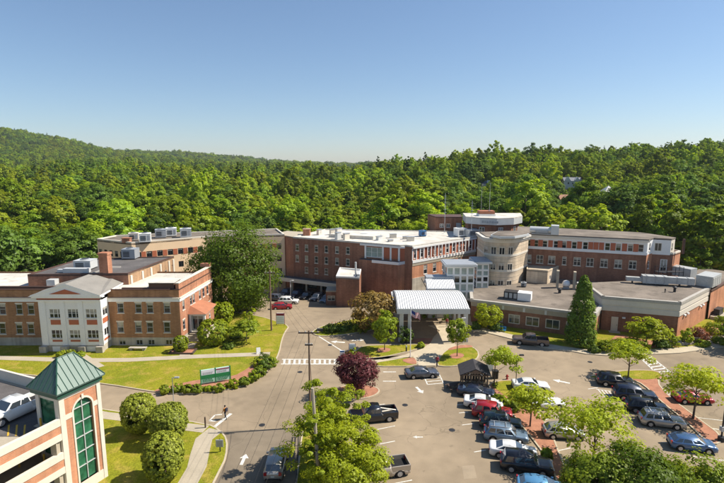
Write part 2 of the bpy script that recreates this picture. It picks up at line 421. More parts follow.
def ccw(P):
    a = sum(P[i - 1][0] * P[i][1] - P[i][0] * P[i - 1][1] for i in range(len(P)))
    return list(P) if a > 0 else list(P)[::-1]
def smoothpoly(P, it=2):
    """round the corners of a closed outline"""
    P = [Vector(p[:2]) for p in P]
    for _ in range(it):
        Q = []
        for i in range(len(P)):
            a, b = P[i], P[(i + 1) % len(P)]
            Q += [a * .75 + b * .25, a * .25 + b * .75]
        P = Q
    return P
# ================================================================== GROUND
def struct(o): o['kind'] = 'structure'; return o
xs = sorted(set([-3200, -2600, -2100, -1750] + list(range(-1500, 1501, 60)) + list(range(-180, 181, 6)) + [1800, 2400, 3200]))
ys = sorted(set([-400, -200, -100] + list(range(-60, 200, 6)) + list(range(200, 720, 20)) + list(range(720, 3001, 60)) + [3300, 3800]))
TV = [(x, y, gz(x, y) - .18) for y in ys for x in xs]
nx = len(xs)
TF = [(j * nx + i, j * nx + i + 1, (j + 1) * nx + i + 1, (j + 1) * nx + i) for j in range(len(ys) - 1) for i in range(nx - 1)]
struct(meshobj('terrain', TV, TF, SOIL, smooth=True))
def drape(bm, off):
    if max(v.co.y for v in bm.verts) > 86 and min(v.co.x for v in bm.verts) < 26:
        for k in range(86, 140, 4):
            bmesh.ops.bisect_plane(bm, geom=bm.verts[:] + bm.edges[:] + bm.faces[:], plane_co=(0, k, 0), plane_no=(0, 1, 0))
        for k in range(-2, 27, 4):
            bmesh.ops.bisect_plane(bm, geom=bm.verts[:] + bm.edges[:] + bm.faces[:], plane_co=(k, 0, 0), plane_no=(1, 0, 0))
    for v in bm.verts: v.co.z += gz(v.co.x, v.co.y) + off
def sheet(name, P, off, m, parent=None):
    P = ccw(P)
    bm = bmesh.new()
    f = bm.faces.new([bm.verts.new((p[0], p[1], 0)) for p in P])
    bmesh.ops.triangulate(bm, faces=[f])
    drape(bm, off)
    for f in bm.faces:
        f.normal_update()
        if f.normal.z < 0: f.normal_flip()
    me = bpy.data.meshes.new(name); bm.to_mesh(me); bm.free(); me.materials.append(m)
    return link(bpy.data.objects.new(name, me), parent)
def kerb(P, w=.17, h=.13, parent=None):
    P = ccw(P); I = inset(P, w); n = len(P)
    Q = [[], [], [], []]
    for a, b in zip(P, I):
        for q, (p, z) in enumerate(((a, -.1), (a, h), (b, h), (b, -.1))):
            Q[q].append((p[0], p[1], gz(p[0], p[1]) + z))
    V = Q[0] + Q[1] + Q[2] + Q[3]
    F = []
    for i in range(n):
        j = (i + 1) % n
        for r in range(3): F.append((r * n + i, r * n + j, (r + 1) * n + j, (r + 1) * n + i))
    return meshobj('kerb', V, F, KERB, parent)
def island(name, P, m, smooth=2, h=.13, kerbed=True):
    """a raised, kerbed patch of ground"""
    P = ccw(P)
    if smooth: P = smoothpoly(P, smooth)
    o = struct(sheet(name, P if not kerbed else inset(P, .1), h - .02, m))
    if kerbed: kerb(P, h=h, parent=o)
    return o
def strip(name, pts, wd, off, m, parent=None):
    pts = [Vector(p[:2]) for p in pts]
    L = []; Rr = []
    for i, p in enumerate(pts):
        d = (pts[min(i + 1, len(pts) - 1)] - pts[max(i - 1, 0)]).normalized(); n = Vector((-d.y, d.x)) * wd / 2
        L.append(p + n); Rr.append(p - n)
    return sheet(name, L + Rr[::-1], off, m, parent)
def px(*uv): return [G(u, v) for u, v in uv]
W = Vector
struct(sheet('asphalt_ground', [(-115, -20), (115, -20), (115, 100), (70, 112), (24, 118), (10, 134), (-60, 134), (-75, 118), (-115, 100)], 0, ASPH))
struct(sheet('road', px((222, 431), (300, 428), (300, 452), (296, 500), (280, 560), (190, 560), (205, 505), (213, 486), (220, 472), (227, 458), (228, 440)), .004, ASPHD))
struct(sheet('asphalt_patch', px((462, 466), (474, 465), (477, 478), (464, 479)), .0035, road_mat('asphalt_patch', (.33, .262, .18), False)))
# ---- lawns
lawnA = island('lawn', [(-112, 62)] + px((0, 372.5), (41, 377), (102, 384), (166, 394.5), (200, 394), (228, 390.5), (250, 384), (265, 374),
    (275, 363), (280, 352), (282, 341), (285, 333), (290, 326), (276, 321.5), (262, 317), (240, 313.5), (222, 311), (205, 308)) + [W((-35, 104)), W((-60, 104)), W((-112, 100))], GRASS, 1)
struct(sheet('planting_bed', smoothpoly(px((150, 392), (175, 385.5), (200, 380), (232, 378), (250, 368), (262, 358), (272, 356.5), (275.5, 361), (264, 373), (249, 382.5), (228, 388.7), (200, 392), (166, 392.6)), 1), .135, MULCH))
p_ = struct(strip('footpath', px((-60, 357), (0, 358.5), (80, 361), (130, 360.5), (200, 357), (270, 354.5)), 1.5, .128, CONC))
struct(strip('footpath', px((193, 343.5), (187, 350), (184, 358)), 1.6, .134, CONC))
struct(strip('footpath', px((75, 355), (86, 362), (97, 369)), 2.2, .138, CONC))
lawnB = island('lawn', px((60, 404), (104, 409.5), (150, 417), (208, 424), (221, 431), (228, 440), (227, 458), (220, 472), (213, 486), (205, 505)) + [W((-18, 30)), W((-18, 15)), W((-80, 15)), W((-80, 62))], GRASS, 1)
struct(strip('footpath', px((60, 408), (104, 416), (125, 418.5), (150, 421.5), (185, 427.5), (206, 430)), 1.5, .124, CONC))
struct(strip('footpath', px((216, 430.5), (204, 440), (200, 454), (197, 468), (188, 484), (176, 500)), 1.9, .132, CONC))
pav = island('pavement', px((472, 331), (490, 334), (516, 340.5), (545, 348.5), (558, 350.5), (573, 352), (586, 354.5), (606, 356), (640, 355.5), (680, 353.5), (724, 347.5), (800, 338)) + [W((100, 118)), W((22, 112)), W((20.5, 100))], KERB, 0)
struct(sheet('lawn', px((474, 327.5), (490, 329.8), (516, 336), (545, 344), (565, 347.2), (586, 349.8), (606, 350.8), (640, 350.3), (680, 348), (724, 342.5), (800, 334)) + [W((98, 116)), W((24, 110)), W((22, 98))], .125, GRASS))
struct(sheet('planting_bed', smoothpoly(px((618, 334), (640, 340), (678, 344), (700, 334), (724, 322), (760, 316), (760, 337), (724, 341.5), (680, 347), (640, 349.3), (612, 349.5), (608, 343)), 1), .135, MULCH))
island('planting_bed', px((311, 333.5), (318, 336.5), (330, 336.5), (345, 335), (365, 332), (380, 328.5), (397, 325), (397, 316), (370, 315), (345, 321.5), (325, 325.5), (316, 329)), GRASS, 1)
g1 = island('lawn', px((358, 349), (364, 346), (380, 345.5), (400, 345), (420, 344.5), (424, 347), (415, 350.5), (400, 354), (385, 357.5), (368, 359), (356, 358), (352, 354)), GRASS, 1)
pz = island('plaza', px((340, 364), (372, 363), (390, 360.7), (404, 358), (413, 357), (417, 360), (418.5, 366.5), (435, 366), (441, 355), (448, 349.5), (456, 346), (452, 339), (456, 334), (470, 332), (470, 324), (428, 326), (440, 331), (434, 337), (430, 344), (421, 349.5), (404, 355.5), (388, 359), (370, 360.3), (340, 359.5)), KERB, 0, .10)
g2 = island('lawn', px((372, 367.3), (374, 363), (390, 360.7), (404, 358), (413, 357), (417, 360), (418, 367)), GRASS, 1)
struct(sheet('planting_bed', smoothpoly(px((401, 361), (408, 358.6), (413, 358), (416, 360.5), (417, 365), (409, 364.5)), 1), .132, MULCH))
g3 = island('lawn', px((435, 366), (441, 355), (447, 350), (455, 346.2), (468, 345), (478, 350.5), (479.5, 357), (473, 362.5), (460, 366), (447, 367.5)), GRASS, 1)
struct(sheet('planting_bed', smoothpoly(px((449, 356), (455, 353.5), (462, 353.8), (465, 356.5), (459, 359.5), (451, 359)), 2), .134, MULCH))
struct(sheet('planting_bed', smoothpoly(px((447, 349.8), (458, 345.8), (470, 345.4), (474, 348), (460, 348.6), (450, 351)), 1), .133, MULCH))
struct(sheet('planting_bed', smoothpoly(px((376, 350), (383, 348), (390, 349), (391, 351.5), (383, 353.5), (377, 352.5)), 2), .134, MULCH))
struct(sheet('paver_drive', smoothpoly(px((404, 339.5), (430, 337.5), (436, 341), (430, 344.5), (418, 344)), 1), .012, PAVER))
island('planting_bed', px((328, 392), (343, 386), (362, 384.5), (377, 387.5), (381, 392), (372, 398), (350, 401), (334, 398)), MULCH, 2)
g4 = island('lawn', px((301, 436), (306, 415), (313, 403), (325, 399), (338, 402), (343, 420), (347, 445), (351, 470), (356, 505), (300, 540), (293, 500), (298, 465)), GRASS, 1)
isl1 = island('planting_bed', px((487, 384), (505, 380), (522, 382), (526, 393), (533, 406), (546, 423), (554, 438), (560, 455), (580, 500), (561, 495), (549, 463), (537, 446), (521, 426), (509, 411), (500, 402), (492, 392)), MULCH, 1)
struct(sheet('lawn', smoothpoly(px((489, 384), (505, 381), (521, 383), (525, 394), (528, 402), (514, 402), (500, 393)), 1), .125, GRASS))
isl2 = island('planting_bed', px((584, 378), (601, 374.5), (621, 371), (640, 370.3), (657, 371), (665, 377.5), (657, 382), (669, 397), (700, 420), (723, 437), (720, 445), (708, 444), (684, 421), (658, 400), (643, 385), (632, 380.5), (602, 380)), MULCH, 1)
struct(sheet('lawn', smoothpoly(px((587, 377.5), (601, 375.2), (621, 371.8), (640, 371.1), (656, 371.8), (663, 377), (650, 380.5), (632, 379.3), (602, 379.3)), 1), .125, GRASS))
# ---- painted markings
def mline(p, q, wd=.12, name='parking_line', parent=None):
    o = strip(name, [G(*p), G(*q)], wd, .007, PAINTW, parent)
    return o if parent else struct(o)
def poly(name, P, parent=None):
    o = sheet(name, P, .007, PAINTW, parent)
    return o if parent else struct(o)
cw = mline((282, 359.3), (341, 359.3), .28, 'crosswalk'); mline((281, 364), (341, 364), .28, 'edge_line', cw)
for k in range(12):
    u = 284.5 + k * 5.05
    mline((u, 359.8), (u - .2, 363.6), .34, 'stripe', cw)
cw2 = mline((650, 356), (671, 372.5), .25, 'crosswalk'); mline((641, 358.5), (657, 373.5), .25, 'edge_line', cw2)
for k in range(6):
    t = (k + .5) / 6; mline((650 + 21 * t, 356 + 16.5 * t), (641 + 16 * t, 358.5 + 15 * t), .3, 'stripe', cw2)
h3 = mline((651, 388), (670, 402), .14, 'hatched_bay'); mline((659, 387), (681, 398), .14, 'edge_line', h3)
for k in range(6):
    t = (k + .5) / 6; mline((651 + 19 * t, 388 + 14 * t), (660 + 21 * t, 387 + 11 * t), .16, 'stripe', h3)
h4 = mline((596, 389), (616, 392), .12, 'hatched_bay'); mline((599, 395.5), (620, 398.5), .12, 'edge_line', h4)
for k in range(5):
    t = (k + .3) / 5; mline((597 + 18 * t, 389.4 + 2.6 * t), (603 + 16 * t, 396 + 2 * t), .14, 'stripe', h4)
h5 = mline((424, 376.5), (427.5, 384.5), .16, 'hatched_bay'); mline((427.5, 384.5), (443.5, 383), .16, 'edge_line', h5); mline((439, 374), (443.5, 383), .16, 'edge_line', h5)
for k in range(2): mline((426 + k, 379 + k * 2.6), (441 + k, 377.6 + k * 2.6), .16, 'stripe', h5)
mline((213, 428), (231, 413.5), .4, 'stop_line'); mline((209.5, 420.6), (215, 415), .2, 'road_symbol'); mline((215, 415), (222, 414.4), .2, 'road_symbol'); mline((209.5, 420.6), (216, 421), .25, 'road_symbol')
mline((319, 336.5), (343, 351.5), .22, 'lane_line')
def arrow(u, v, ang, s=1.0):
    c = G(u, v); ca, sa = math.cos(ang), math.sin(ang)
    P = [(1.3, 0), (.3, .62), (.3, .22), (-1.2, .22), (-1.2, -.22), (.3, -.22), (.3, -.62)]
    poly('road_arrow', [W((c.x + (a * ca - b * sa) * s, c.y + (a * sa + b * ca) * s)) for a, b in P])
arrow(243.6, 459.5, R(88), .75); arrow(419.5, 390, R(-70), .8); arrow(561.5, 381.5, R(150), .9); arrow(338, 342, R(170), 1.0); arrow(358, 340.2, R(10), .9)
arrow(418, 437, R(180), .45)
for q in (371.9, 381.2): mline((383, q), (396, q), .22, 'lane_line')
for a, b in [((662, 442), (671, 443.3)), ((690, 456), (735, 462)), ((693, 417), (735, 422)), ((706, 427.3), (722, 430)), ((535, 422), (560, 416)), ((552, 452), (575, 447)),
             ((366, 431.8), (395, 425.8)), ((385, 404), (371, 406)), ((392, 484), (412, 480)), ((457, 405), (466, 404)), ((459, 413), (468, 412)), ((670, 433), (700, 437)),
             ((588, 389), (598, 387.5)), ((462, 425), (474, 423.5)), ((474, 452), (486, 450)), ((646, 404), (640, 405)), ((395, 441), (380, 444))]:
    mline(a, b)

for (u, v) in ((262, 425), (300, 372), (405, 405), (452, 430), (590, 362), (330, 345)):
    q = G(u, v); struct(tag(B().lathe([(.36, 0), (.36, .008)], 18, (q.x, q.y, q.z + .004)).obj('manhole_cover', DARK)))
# ================================================================== BUILDING HELPERS
def bld(name, label, cat, at, group=None): return thing(name, label, cat, (at[0], at[1], gz(at[0], at[1])), 0, group, True)
WCACHE = {}
def winparts(w, h, kind, fm, gm):
    """frame, pane, sill meshes in wall coordinates (x along, -y out), centred, shared between alike windows"""
    key = (round(w, 2), round(h, 2), kind, fm.name, gm.name)
    if key in WCACHE: return WCACHE[key]
    b = B(); t = .14 if kind == 'big' else .06 if kind == 'tri' else .09
    y0, y1 = .04, .13
    b.box(-w / 2, -w / 2 + t, y0, y1, -h / 2, h / 2); b.box(w / 2 - t, w / 2, y0, y1, -h / 2, h / 2)
    b.box(-w / 2 + t, w / 2 - t, y0, y1, h / 2 - t, h / 2); b.box(-w / 2 + t, w / 2 - t, y0, y1, -h / 2, -h / 2 + t)
    if kind in ('dh', 'sill'): b.box(-w / 2 + t, w / 2 - t, y0 + .02, y1 - .01, -.04, .04)
    if kind in ('pair', 'big', 'pairdh'):
        b.box(-.05, .05, y0 + .01, y1 - .01, -h / 2 + t, h / 2 - t)
    if kind == 'tri':
        for s in (-1, 1): b.box(s * w / 6 - .045, s * w / 6 + .045, y0 + .01, y1 - .01, -h / 2 + t, h / 2 - t)
        b.box(-w / 2 + t, w / 2 - t, y0 + .02, y1 - .02, -.02, .02)
    if kind == 'pairdh': b.box(-w / 2 + t, w / 2 - t, y0 + .02, y1 - .02, -.04, .04)
    fr = b.data('window', fm)
    pn = B().box(-w / 2 + t * .5, w / 2 - t * .5, .10, .115, -h / 2 + t * .5, h / 2 - t * .5).data('pane', gm)
    si = None
    if kind in ('sill', 'tri', 'dh', 'pairdh'):
        si = B().box(-w / 2 - .1, w / 2 + .1, -.07, .05, -h / 2 - .13, -h / 2 - .005).data('sill', CREAM)
    li = None
    if kind == 'sill':
        li = B().box(-w / 2 - .1, w / 2 + .1, -.03, .05, h / 2 + .005, h / 2 + .22).data('lintel', CREAM)
    WCACHE[key] = (fr, pn, si, li)
    return WCACHE[key]
def wall(root, P, Q, z0, z1, m, wins=(), name='wall', depth=.22):
    """wall from P (left seen from outside) to Q; wins: (s, zc, w, h, kind, frame mat, glass mat) with true openings"""
    P = Vector((P[0], P[1])); Q = Vector((Q[0], Q[1])); L = (Q - P).length; ang = math.atan2(Q.y - P.y, Q.x - P.x)
    S = {0.0, L}; Z = {z0, z1}; holes = []
    for wn in wins:
        s, zc, ww, hh = wn[:4]
        a, b_, c, d = s - ww / 2, s + ww / 2, zc - hh / 2, zc + hh / 2
        if a < .05 or b_ > L - .05 or c < z0 + .02 or d > z1 - .02: continue
        holes.append((a, b_, c, d, wn)); S |= {a, b_}; Z |= {c, d}
    S = sorted(S); Z = sorted(Z); V = []; F = []; ix = {}
    def vid(p):
        k = (round(p[0], 4), round(p[1], 4), round(p[2], 4))
        if k not in ix: ix[k] = len(V); V.append(p)
        return ix[k]
    for i in range(len(S) - 1):
        for j in range(len(Z) - 1):
            cs, cz = (S[i] + S[i + 1]) / 2, (Z[j] + Z[j + 1]) / 2
            if any(h[0] < cs < h[1] and h[2] < cz < h[3] for h in holes): continue
            F.append(tuple(vid(p) for p in ((S[i], 0, Z[j]), (S[i + 1], 0, Z[j]), (S[i + 1], 0, Z[j + 1]), (S[i], 0, Z[j + 1]))))
    for a, b_, c, d, _ in holes:
        f = [(a, 0, c), (b_, 0, c), (b_, 0, d), (a, 0, d)]; g = [(x, depth, z) for x, _y, z in f]
        for k in range(4):
            n = (k + 1) % 4; F.append(tuple(vid(p) for p in (f[k], f[n], g[n], g[k])))
    o = obj(name, meshdata(name, V, F, m), root, (P.x, P.y, 0), ang)
    for a, b_, c, d, wn in holes:
        kind = wn[4] if len(wn) > 4 else 'dh'; fm = wn[5] if len(wn) > 5 else WHITE; gm = wn[6] if len(wn) > 6 else GLASS
        fr, pn, si, li = winparts(b_ - a, d - c, kind, fm, gm)
        s = (a + b_) / 2; zc = (c + d) / 2
        wo = obj('window', fr, root, (P.x + math.cos(ang) * s, P.y + math.sin(ang) * s, zc), ang)
        obj('pane', pn, wo)
        if si: obj('sill', si, wo)
        if li: obj('lintel', li, wo)
    return o
def wq(P, Q, us, v, w, h, kind='dh', fm=None, gm=None):
    """windows of one size with centres at pixels"""
    out = []
    for u in us:
        s, z = WALLPX(P, Q, u, v(u) if callable(v) else v)
        out.append((s, z, w, h, kind, fm or WHITE, gm or GLASS))
    return out
def lin(u0, v0, u1, v1): return lambda u: v0 + (v1 - v0) * (u - u0) / (u1 - u0)
def band(root, P, Q, z0, z1, proud, m, name, back=.05, e=0.0):
    """a box running along a wall, standing proud of it"""
    P = Vector((P[0], P[1])); Q = Vector((Q[0], Q[1])); L = (Q - P).length; ang = math.atan2(Q.y - P.y, Q.x - P.x)
    return obj(name, B().box(-e, L + e, -proud, back, z0, z1).data(name, m), root, (P.x, P.y, 0), ang)
def flat(root, P, z0, z1, m, name='roof'): return B().prism(ccw([Vector(p[:2]) for p in P]), z0, z1).obj(name, m, root)
def parapet(root, P, z0, z1, th, m, name='parapet'):
    P = ccw([Vector(p[:2]) for p in P]); I = inset(P, th); n = len(P); V = []
    for z in (z0, z1):
        for q in (P, I): V += [(p.x, p.y, z) for p in q]
    F = []
    for i in range(n):
        j = (i + 1) % n
        F += [(i, j, 2 * n + j, 2 * n + i), (n + j, n + i, 3 * n + i, 3 * n + j), (2 * n + i, 2 * n + j, 3 * n + j, 3 * n + i), (j, i, n + i, n + j)]
    return meshobj(name, V, F, m, root)
def wallbox(root, x0, x1, y0, y1, z0, z1, m, name='wall'): return B().box(x0, x1, y0, y1, z0, z1).obj(name, m, root)
def hvac(at, size, label, m=LGREY, rot=0.0, fans=1, group=None):
    """packaged rooftop unit: casing, louvred intake, top fan, curb"""
    t = thing('rooftop_unit', label, 'air conditioner', at, rot, group)
    a, b, c = size
    B().box(-a / 2 + .1, a / 2 - .1, -b / 2 + .1, b / 2 - .1, 0, .2).obj('curb', DARK, t)
    q = B().box(-a / 2, a / 2, -b / 2, b / 2, .2, c); q.box(-a / 2 - .04, a / 2 + .04, -b / 2 - .04, b / 2 + .04, c, c + .06); q.obj('casing', m, t)
    for k in range(4): B().box(-a * .38, a * .1, -b / 2 - .05, -b / 2 - .005, c * (.3 + .14 * k), c * (.38 + .14 * k)).obj('louvre', DARK, t)
    B().box(a * .2, a * .42, -b / 2 - .03, -b / 2 - .005, c * .3, c * .85).obj('access_panel', GREY, t)
    for k in range(fans):
        x = (k - (fans - 1) / 2) * a / fans
        f = B().lathe([(.32 * b, 0), (.32 * b, .18), (.27 * b, .2)], 14, (x, 0, c + .065)).obj('fan_shroud', GREY, t)
        B().lathe([(.25 * b, 0), (.25 * b, .03)], 12, (x, 0, c + .27)).obj('grille', DARK, f)
    return t
# ================================================================== OLD BRICK BUILDING WITH WHITE PORTICO
YF, YP = 77.6, 75.0
ob = bld('brick_building', 'old brick building with white pedimented bay and pale stone basement', 'building', (-45, 78))
def zf(v, y=YF): return AT(100, v, y).z
xr = AT(182, 345, YF).x; xl = -75.0; YB = 91.0
pxl, pxr = AT(43, 350, YP).x, AT(103.5, 350, YP).x
zb = zf(337.5); zpar = zf(289.5); zc0, zc1 = zf(301.5), zf(298.5)
PL, PR_ = (xl, YF), (pxl, YF)
us = [2.5, 19.3, 31]
wl = wq(PL, PR_, [-14, -26] + us, 309.3, 1.05, 1.75, 'sill', GREY) + wq(PL, PR_, [-14, -26] + us, 328.7, 1.05, 1.85, 'sill', GREY)
wall(ob, PL, PR_, zb, zpar, BRICKW, wl)
wall(ob, PL, PR_, -.1, zb, STONE, wq(PL, PR_, [-14, -26, 5] + us[1:] + [33][:0], 344.2, 1.1, .85, 'pair', GREY), 'basement_wall')
PL, PR_ = (pxr, YF), (xr, YF)
us = [120.5, 138.4, 150, 167]
wr = wq(PL, PR_, us, 308, 1.05, 1.7, 'sill', GREY) + wq(PL, PR_, us, 327.3, 1.05, 1.8, 'sill', GREY)
wall(ob, PL, PR_, zb, zpar, BRICKW, wr)
wall(ob, PL, PR_, -.1, zb, STONE, wq(PL, PR_, [122.5, 139.5, 151.5, 169], 342.3, 1.1, .9, 'pair', GREY), 'basement_wall')
SP_, SQ = (xr, YF), (xr + 1.2, YB)
ws = [(s, zf(307.5), .8, 1.6, 'sill', GREY) for s in (1.4, 4.3, 5.4, 8.0, 9.6, 11.4)] + [(s, zf(327), .8, 1.7, 'sill', GREY) for s in (1.2, 9.8, 11.8)]
wall(ob, SP_, SQ, zb, zpar, BRICKL, ws)
wall(ob, SP_, SQ, -.1, zb, STONE, (), 'basement_wall')
wall(ob, SQ, (xl, YB), -.1, zpar, BRICKW)
wall(ob, (xl, YB), (xl, YF), -.1, zpar, BRICKW)
for a, b_ in (((xl, YF), (xr, YF)), (SP_, SQ)):
    band(ob, a, b_, zc0, zc1, .16, WHITE, 'frieze', e=.14 if a == SP_ else 0)
    band(ob, a, b_, zc1 + .003, zc1 + .16, .26, CREAM, 'cornice', e=.1 if a == SP_ else 0)
    band(ob, a, b_, zpar - .1, zpar + .03, .08, FLASH, 'coping', .3)
flat(ob, [(xl + .1, YF + .2), (xr - .2, YF + .2), (xr + .8, YB - .2), (xl + .1, YB - .2)], zpar - .6, zpar - .28, ROOFW)
# raised brown parapets beside the roof, and the stepped brick parapet along the side
B().box(xl, pxl + 1.0, YF + .35, YF + .75, zpar - .3, zpar + .42).obj('back_parapet', FLASH, ob)
B().box(pxr + 2.2, xr - 5.0, YF + .35, YF + .7, zpar - .3, zpar + .18).obj('back_parapet', FLASH, ob)
B().box(xr - 5.0, xr - .9, YF + .35, YF + 3.4, zpar - .3, zpar + .98).obj('raised_roof', FLASH, ob)
B().box(xr - 5.1, xr - .8, YF + .25, YF + 3.5, zpar + .985, zpar + 1.06).obj('roof_cap', ROOFW, ob)
wall(ob, (xr - .02, YF + .1), (xr + 1.18, YB), zpar + .04, zpar + .95, BRICKL, (), 'side_parapet')
wall(ob, (xr + .6, YB), (xr - .5, YF + .1), zpar + .04, zpar + .95, BRICKL, (), 'side_parapet')
B().prism(ccw([W((xr - .55, YF)), W((xr + .08, YF)), W((xr + 1.3, YB + .1)), W((xr + .6, YB + .1))]), zpar + .955, zpar + 1.1).obj('coping', CREAM, ob)
B().prism(ccw([W((xr - .5, YB - .9)), W((xr + 1.24, YB - .9)), W((xr + 1.3, YB + .15)), W((xr - .5, YB + .15))]), zpar + 1.105, zpar + 1.7).obj('end_pier', BRICKL, ob)
B().prism(ccw([W((xr - .53, YF + .12)), W((xr + .0, YF + .12)), W((xr + .05, YF + .6)), W((xr - .48, YF + .6))]), zpar + .04, zpar + .94).obj('end_pier', BRICKL, ob)
# portico bay
zpb, zpe = AT(70, 345, YP).z, AT(70, 301, YP).z
QL, QR = (pxl, YP), (pxr, YP)
wp = []
for (a, b_) in ((49.3, 61.7), (67.5, 79.7), (85.5, 98)):
    s0, _ = WALLPX(QL, QR, a, 313); s1, _ = WALLPX(QL, QR, b_, 313)
    for va, vb in ((309, 318), (330, 338.3)):
        za, zb_ = AT(70, va, YP).z, AT(70, vb, YP).z
        wp.append(((s0 + s1) / 2, (za + zb_) / 2, s1 - s0, za - zb_, 'tri', WHITE, GLASS))
    for va, vb in ((319.8, 324.6), (339.8, 341.6)):
        za, zb_ = AT(70, va, YP).z, AT(70, vb, YP).z
        B().box(pxl + s0 + .1, pxl + s1 - .1, YP - .05, YP + .02, zb_, za).obj('brick_panel', RPANEL, ob)
wall(ob, QL, QR, zpb, zpe, WHITE, wp, 'bay_wall')
wall(ob, QL, QR, -.1, zpb, STONE, (), 'basement_wall')
sw = [(1.5, AT(70, 313.5, YP).z, 1.5, 1.4, 'pair', WHITE, GLASS), (1.5, AT(70, 334, YP).z, 1.5, 1.3, 'pair', WHITE, GLASS)]
wall(ob, QR, (pxr, YF), zpb, zpe, WHITE, sw, 'bay_wall'); wall(ob, QR, (pxr, YF), -.1, zpb, STONE, (), 'basement_wall')
wall(ob, (pxl, YF), QL, -.1, zpe, WHITE, (), 'bay_wall')
for va, vb in ((319.5, 324.5), (339.8, 341.8)):
    za, zb_ = AT(70, va, YP).z, AT(70, vb, YP).z; B().box(pxr - .02, pxr + .05, YP + .5, YP + 2.2, zb_, za).obj('brick_panel', RPANEL, ob)
for u in (45.5, 64.6, 82.6, 101):
    x = AT(u, 330, YP).x; B().box(x - .38, x + .38, YP - .16, YP - .002, zpb, zpe).obj('pilaster', WHITE, ob)
for a, b_, m_ in ((53, 62, WHITE), (86.5, 97.5, WHITE), (68, 80, CONC)):
    x0, x1 = AT(a, 350, YP).x, AT(b_, 350, YP).x; B().box(x0, x1, YP - .06, YP + .02, .05, zpb - .25).obj('basement_door', m_, ob)
for u in (45.5, 66.5, 84, 101.5):
    x = AT(u, 350, YP).x; B().box(x - .55, x + .55, YP - .7, YP - .005, -.1, zpb - .08).obj('stone_pier', STONE, ob)
B().box(pxl - .25, pxr + .25, YP - .32, YP + .2, zpe, zpe + .24).obj('cornice', WHITE, ob)
B().box(pxl - .1, pxr + .1, YP - .12, YP + .1, zpe + .245, zpe + .6).obj('frieze', RPANEL, ob)
B().box(pxl - .6, pxr + .6, YP - .6, YP + .3, zpe + .605, zpe + .85).obj('cornice', WHITE, ob)
xc = (pxl + pxr) / 2; ze = zpe + .85; za = AT(70.4, 284.4, YP).z
yr = 88.0
def gable(y0, y1, m, nm, d=0.0, k=1.0):
    h = (za - ze) * k
    return B().add([(xc - 5.9 * k, y0, ze + d), (xc + 5.9 * k, y0, ze + d), (xc, y0, ze + d + h), (xc - 5.9 * k, y1, ze + d), (xc + 5.9 * k, y1, ze + d), (xc, y1, ze + d + h)],
                   [(0, 1, 2), (5, 4, 3), (0, 3, 4, 1), (1, 4, 5, 2), (2, 5, 3, 0)]).obj(nm, m, ob)
gable(YP - .70, YP - .1, WHITE, 'pediment')
gable(YP - .76, YP - .702, RPANEL, 'pediment_panel', .45, .42)
# shingled roof: ridge runs back, hipped towards the wings
hx = (pxr - pxl) / 2 + .6
V = [(xc - hx, YP - .6, ze), (xc, YP - .6, za), (xc + hx, YP - .6, ze), (xc + hx, YF + 4.5, ze + .25), (xc + 2.2, yr, za), (xc, yr, za), (xc - hx, YF + 4.5, ze + .25)]
V2 = [(x, y, z + .2) for x, y, z in V]
F = [(0, 1, 5, 6), (1, 2, 3, 4, 5)]
B().add(V2, F + [(2, 1, 0), (3, 4, 5, 6)]).add(V, [f[::-1] for f in F] ).obj('roof', SHING, ob)
B().add([(xc - hx - .02, YP - .80, ze - .02), (xc, YP - .80, za + .02), (xc + hx + .02, YP - .80, ze - .02), (xc + hx + .02, YP - .80, ze + .28), (xc, YP - .80, za + .34), (xc - hx - .02, YP - .80, ze + .28)],
        [(0, 1, 4, 5), (1, 2, 3, 4)]).add([(xc + hx + .02, YP - .80, ze - .02), (xc + hx + .02, YF + 4.5, ze + .2), (xc + hx + .02, YF + 4.5, ze + .48), (xc + hx + .02, YP - .80, ze + .28)], [(0, 1, 2, 3)]).obj('rake_trim', WHITE, ob)
ch = AT(106, 270, 82.5)
B().box(ch.x - .75, ch.x + .75, 81.8, 83.2, 9, AT(106, 254.5, 82.5).z).box(ch.x - .85, ch.x + .85, 81.7, 83.3, AT(106, 254.5, 82.5).z, AT(106, 252.4, 82.5).z).obj('chimney', BRICKL, ob)
# side entrance with tiled canopy roof
ex0, ey0, ey1 = xr + .1, 80.6, 86.2
B().box(ex0 - .1, ex0 + 3.0, ey0, ey1, -.1, 1.35).obj('entrance_steps', STONE, ob)
for k in range(4): B().box(ex0 + .2, ex0 + 2.4, ey0 - .35 * (k + 1), ey0 - .35 * k - .003, -.1, 1.2 - .3 * k).obj('step', CONC, ob)
for x in (ex0 + .35, ex0 + 2.75):
    for y in (ey0 + .3,): B().box(x - .16, x + .16, y - .16, y + .16, 1.35, 4.3).obj('porch_post', WHITE, ob)
wall(ob, (ex0, ey0 + .9), (ex0 + 2.8, ey0 + .9), 1.35, 4.3, CREAM, [(1.4, 2.7, 1.9, 2.5, 'pair', WHITE, GLASS)], 'porch_wall')
wall(ob, (ex0 + 2.8, ey0 + .9), (ex0 + 2.8, ey1), 1.35, 4.3, BRICKL, [(2.2, 3.0, .9, 1.5, 'dh', WHITE, GLASS)], 'porch_wall')
B().box(ex0, ex0 + 3.05, ey0 - .05, ey1, 4.3, 4.6).obj('porch_fascia', WHITE, ob)
B().add([(ex0, ey0 - .3, 4.6), (ex0 + 3.3, ey0 - .3, 4.6), (ex0 + 3.3, ey1 + .2, 4.6), (ex0, ey1 + .2, 4.6), (ex0, ey0 + .9, 5.9), (ex0, ey1 - .6, 5.9)],
        [(0, 1, 4), (1, 2, 5, 4), (2, 3, 5), (3, 2, 1, 0)]).obj('porch_roof', TILE, ob)
B().box(AT(47, 289, 80).x, AT(47, 289, 80).x + 1.4, 80, 81.2, zpar - .3, zpar + 1.0).obj('roof_vent', LGREY, ob)
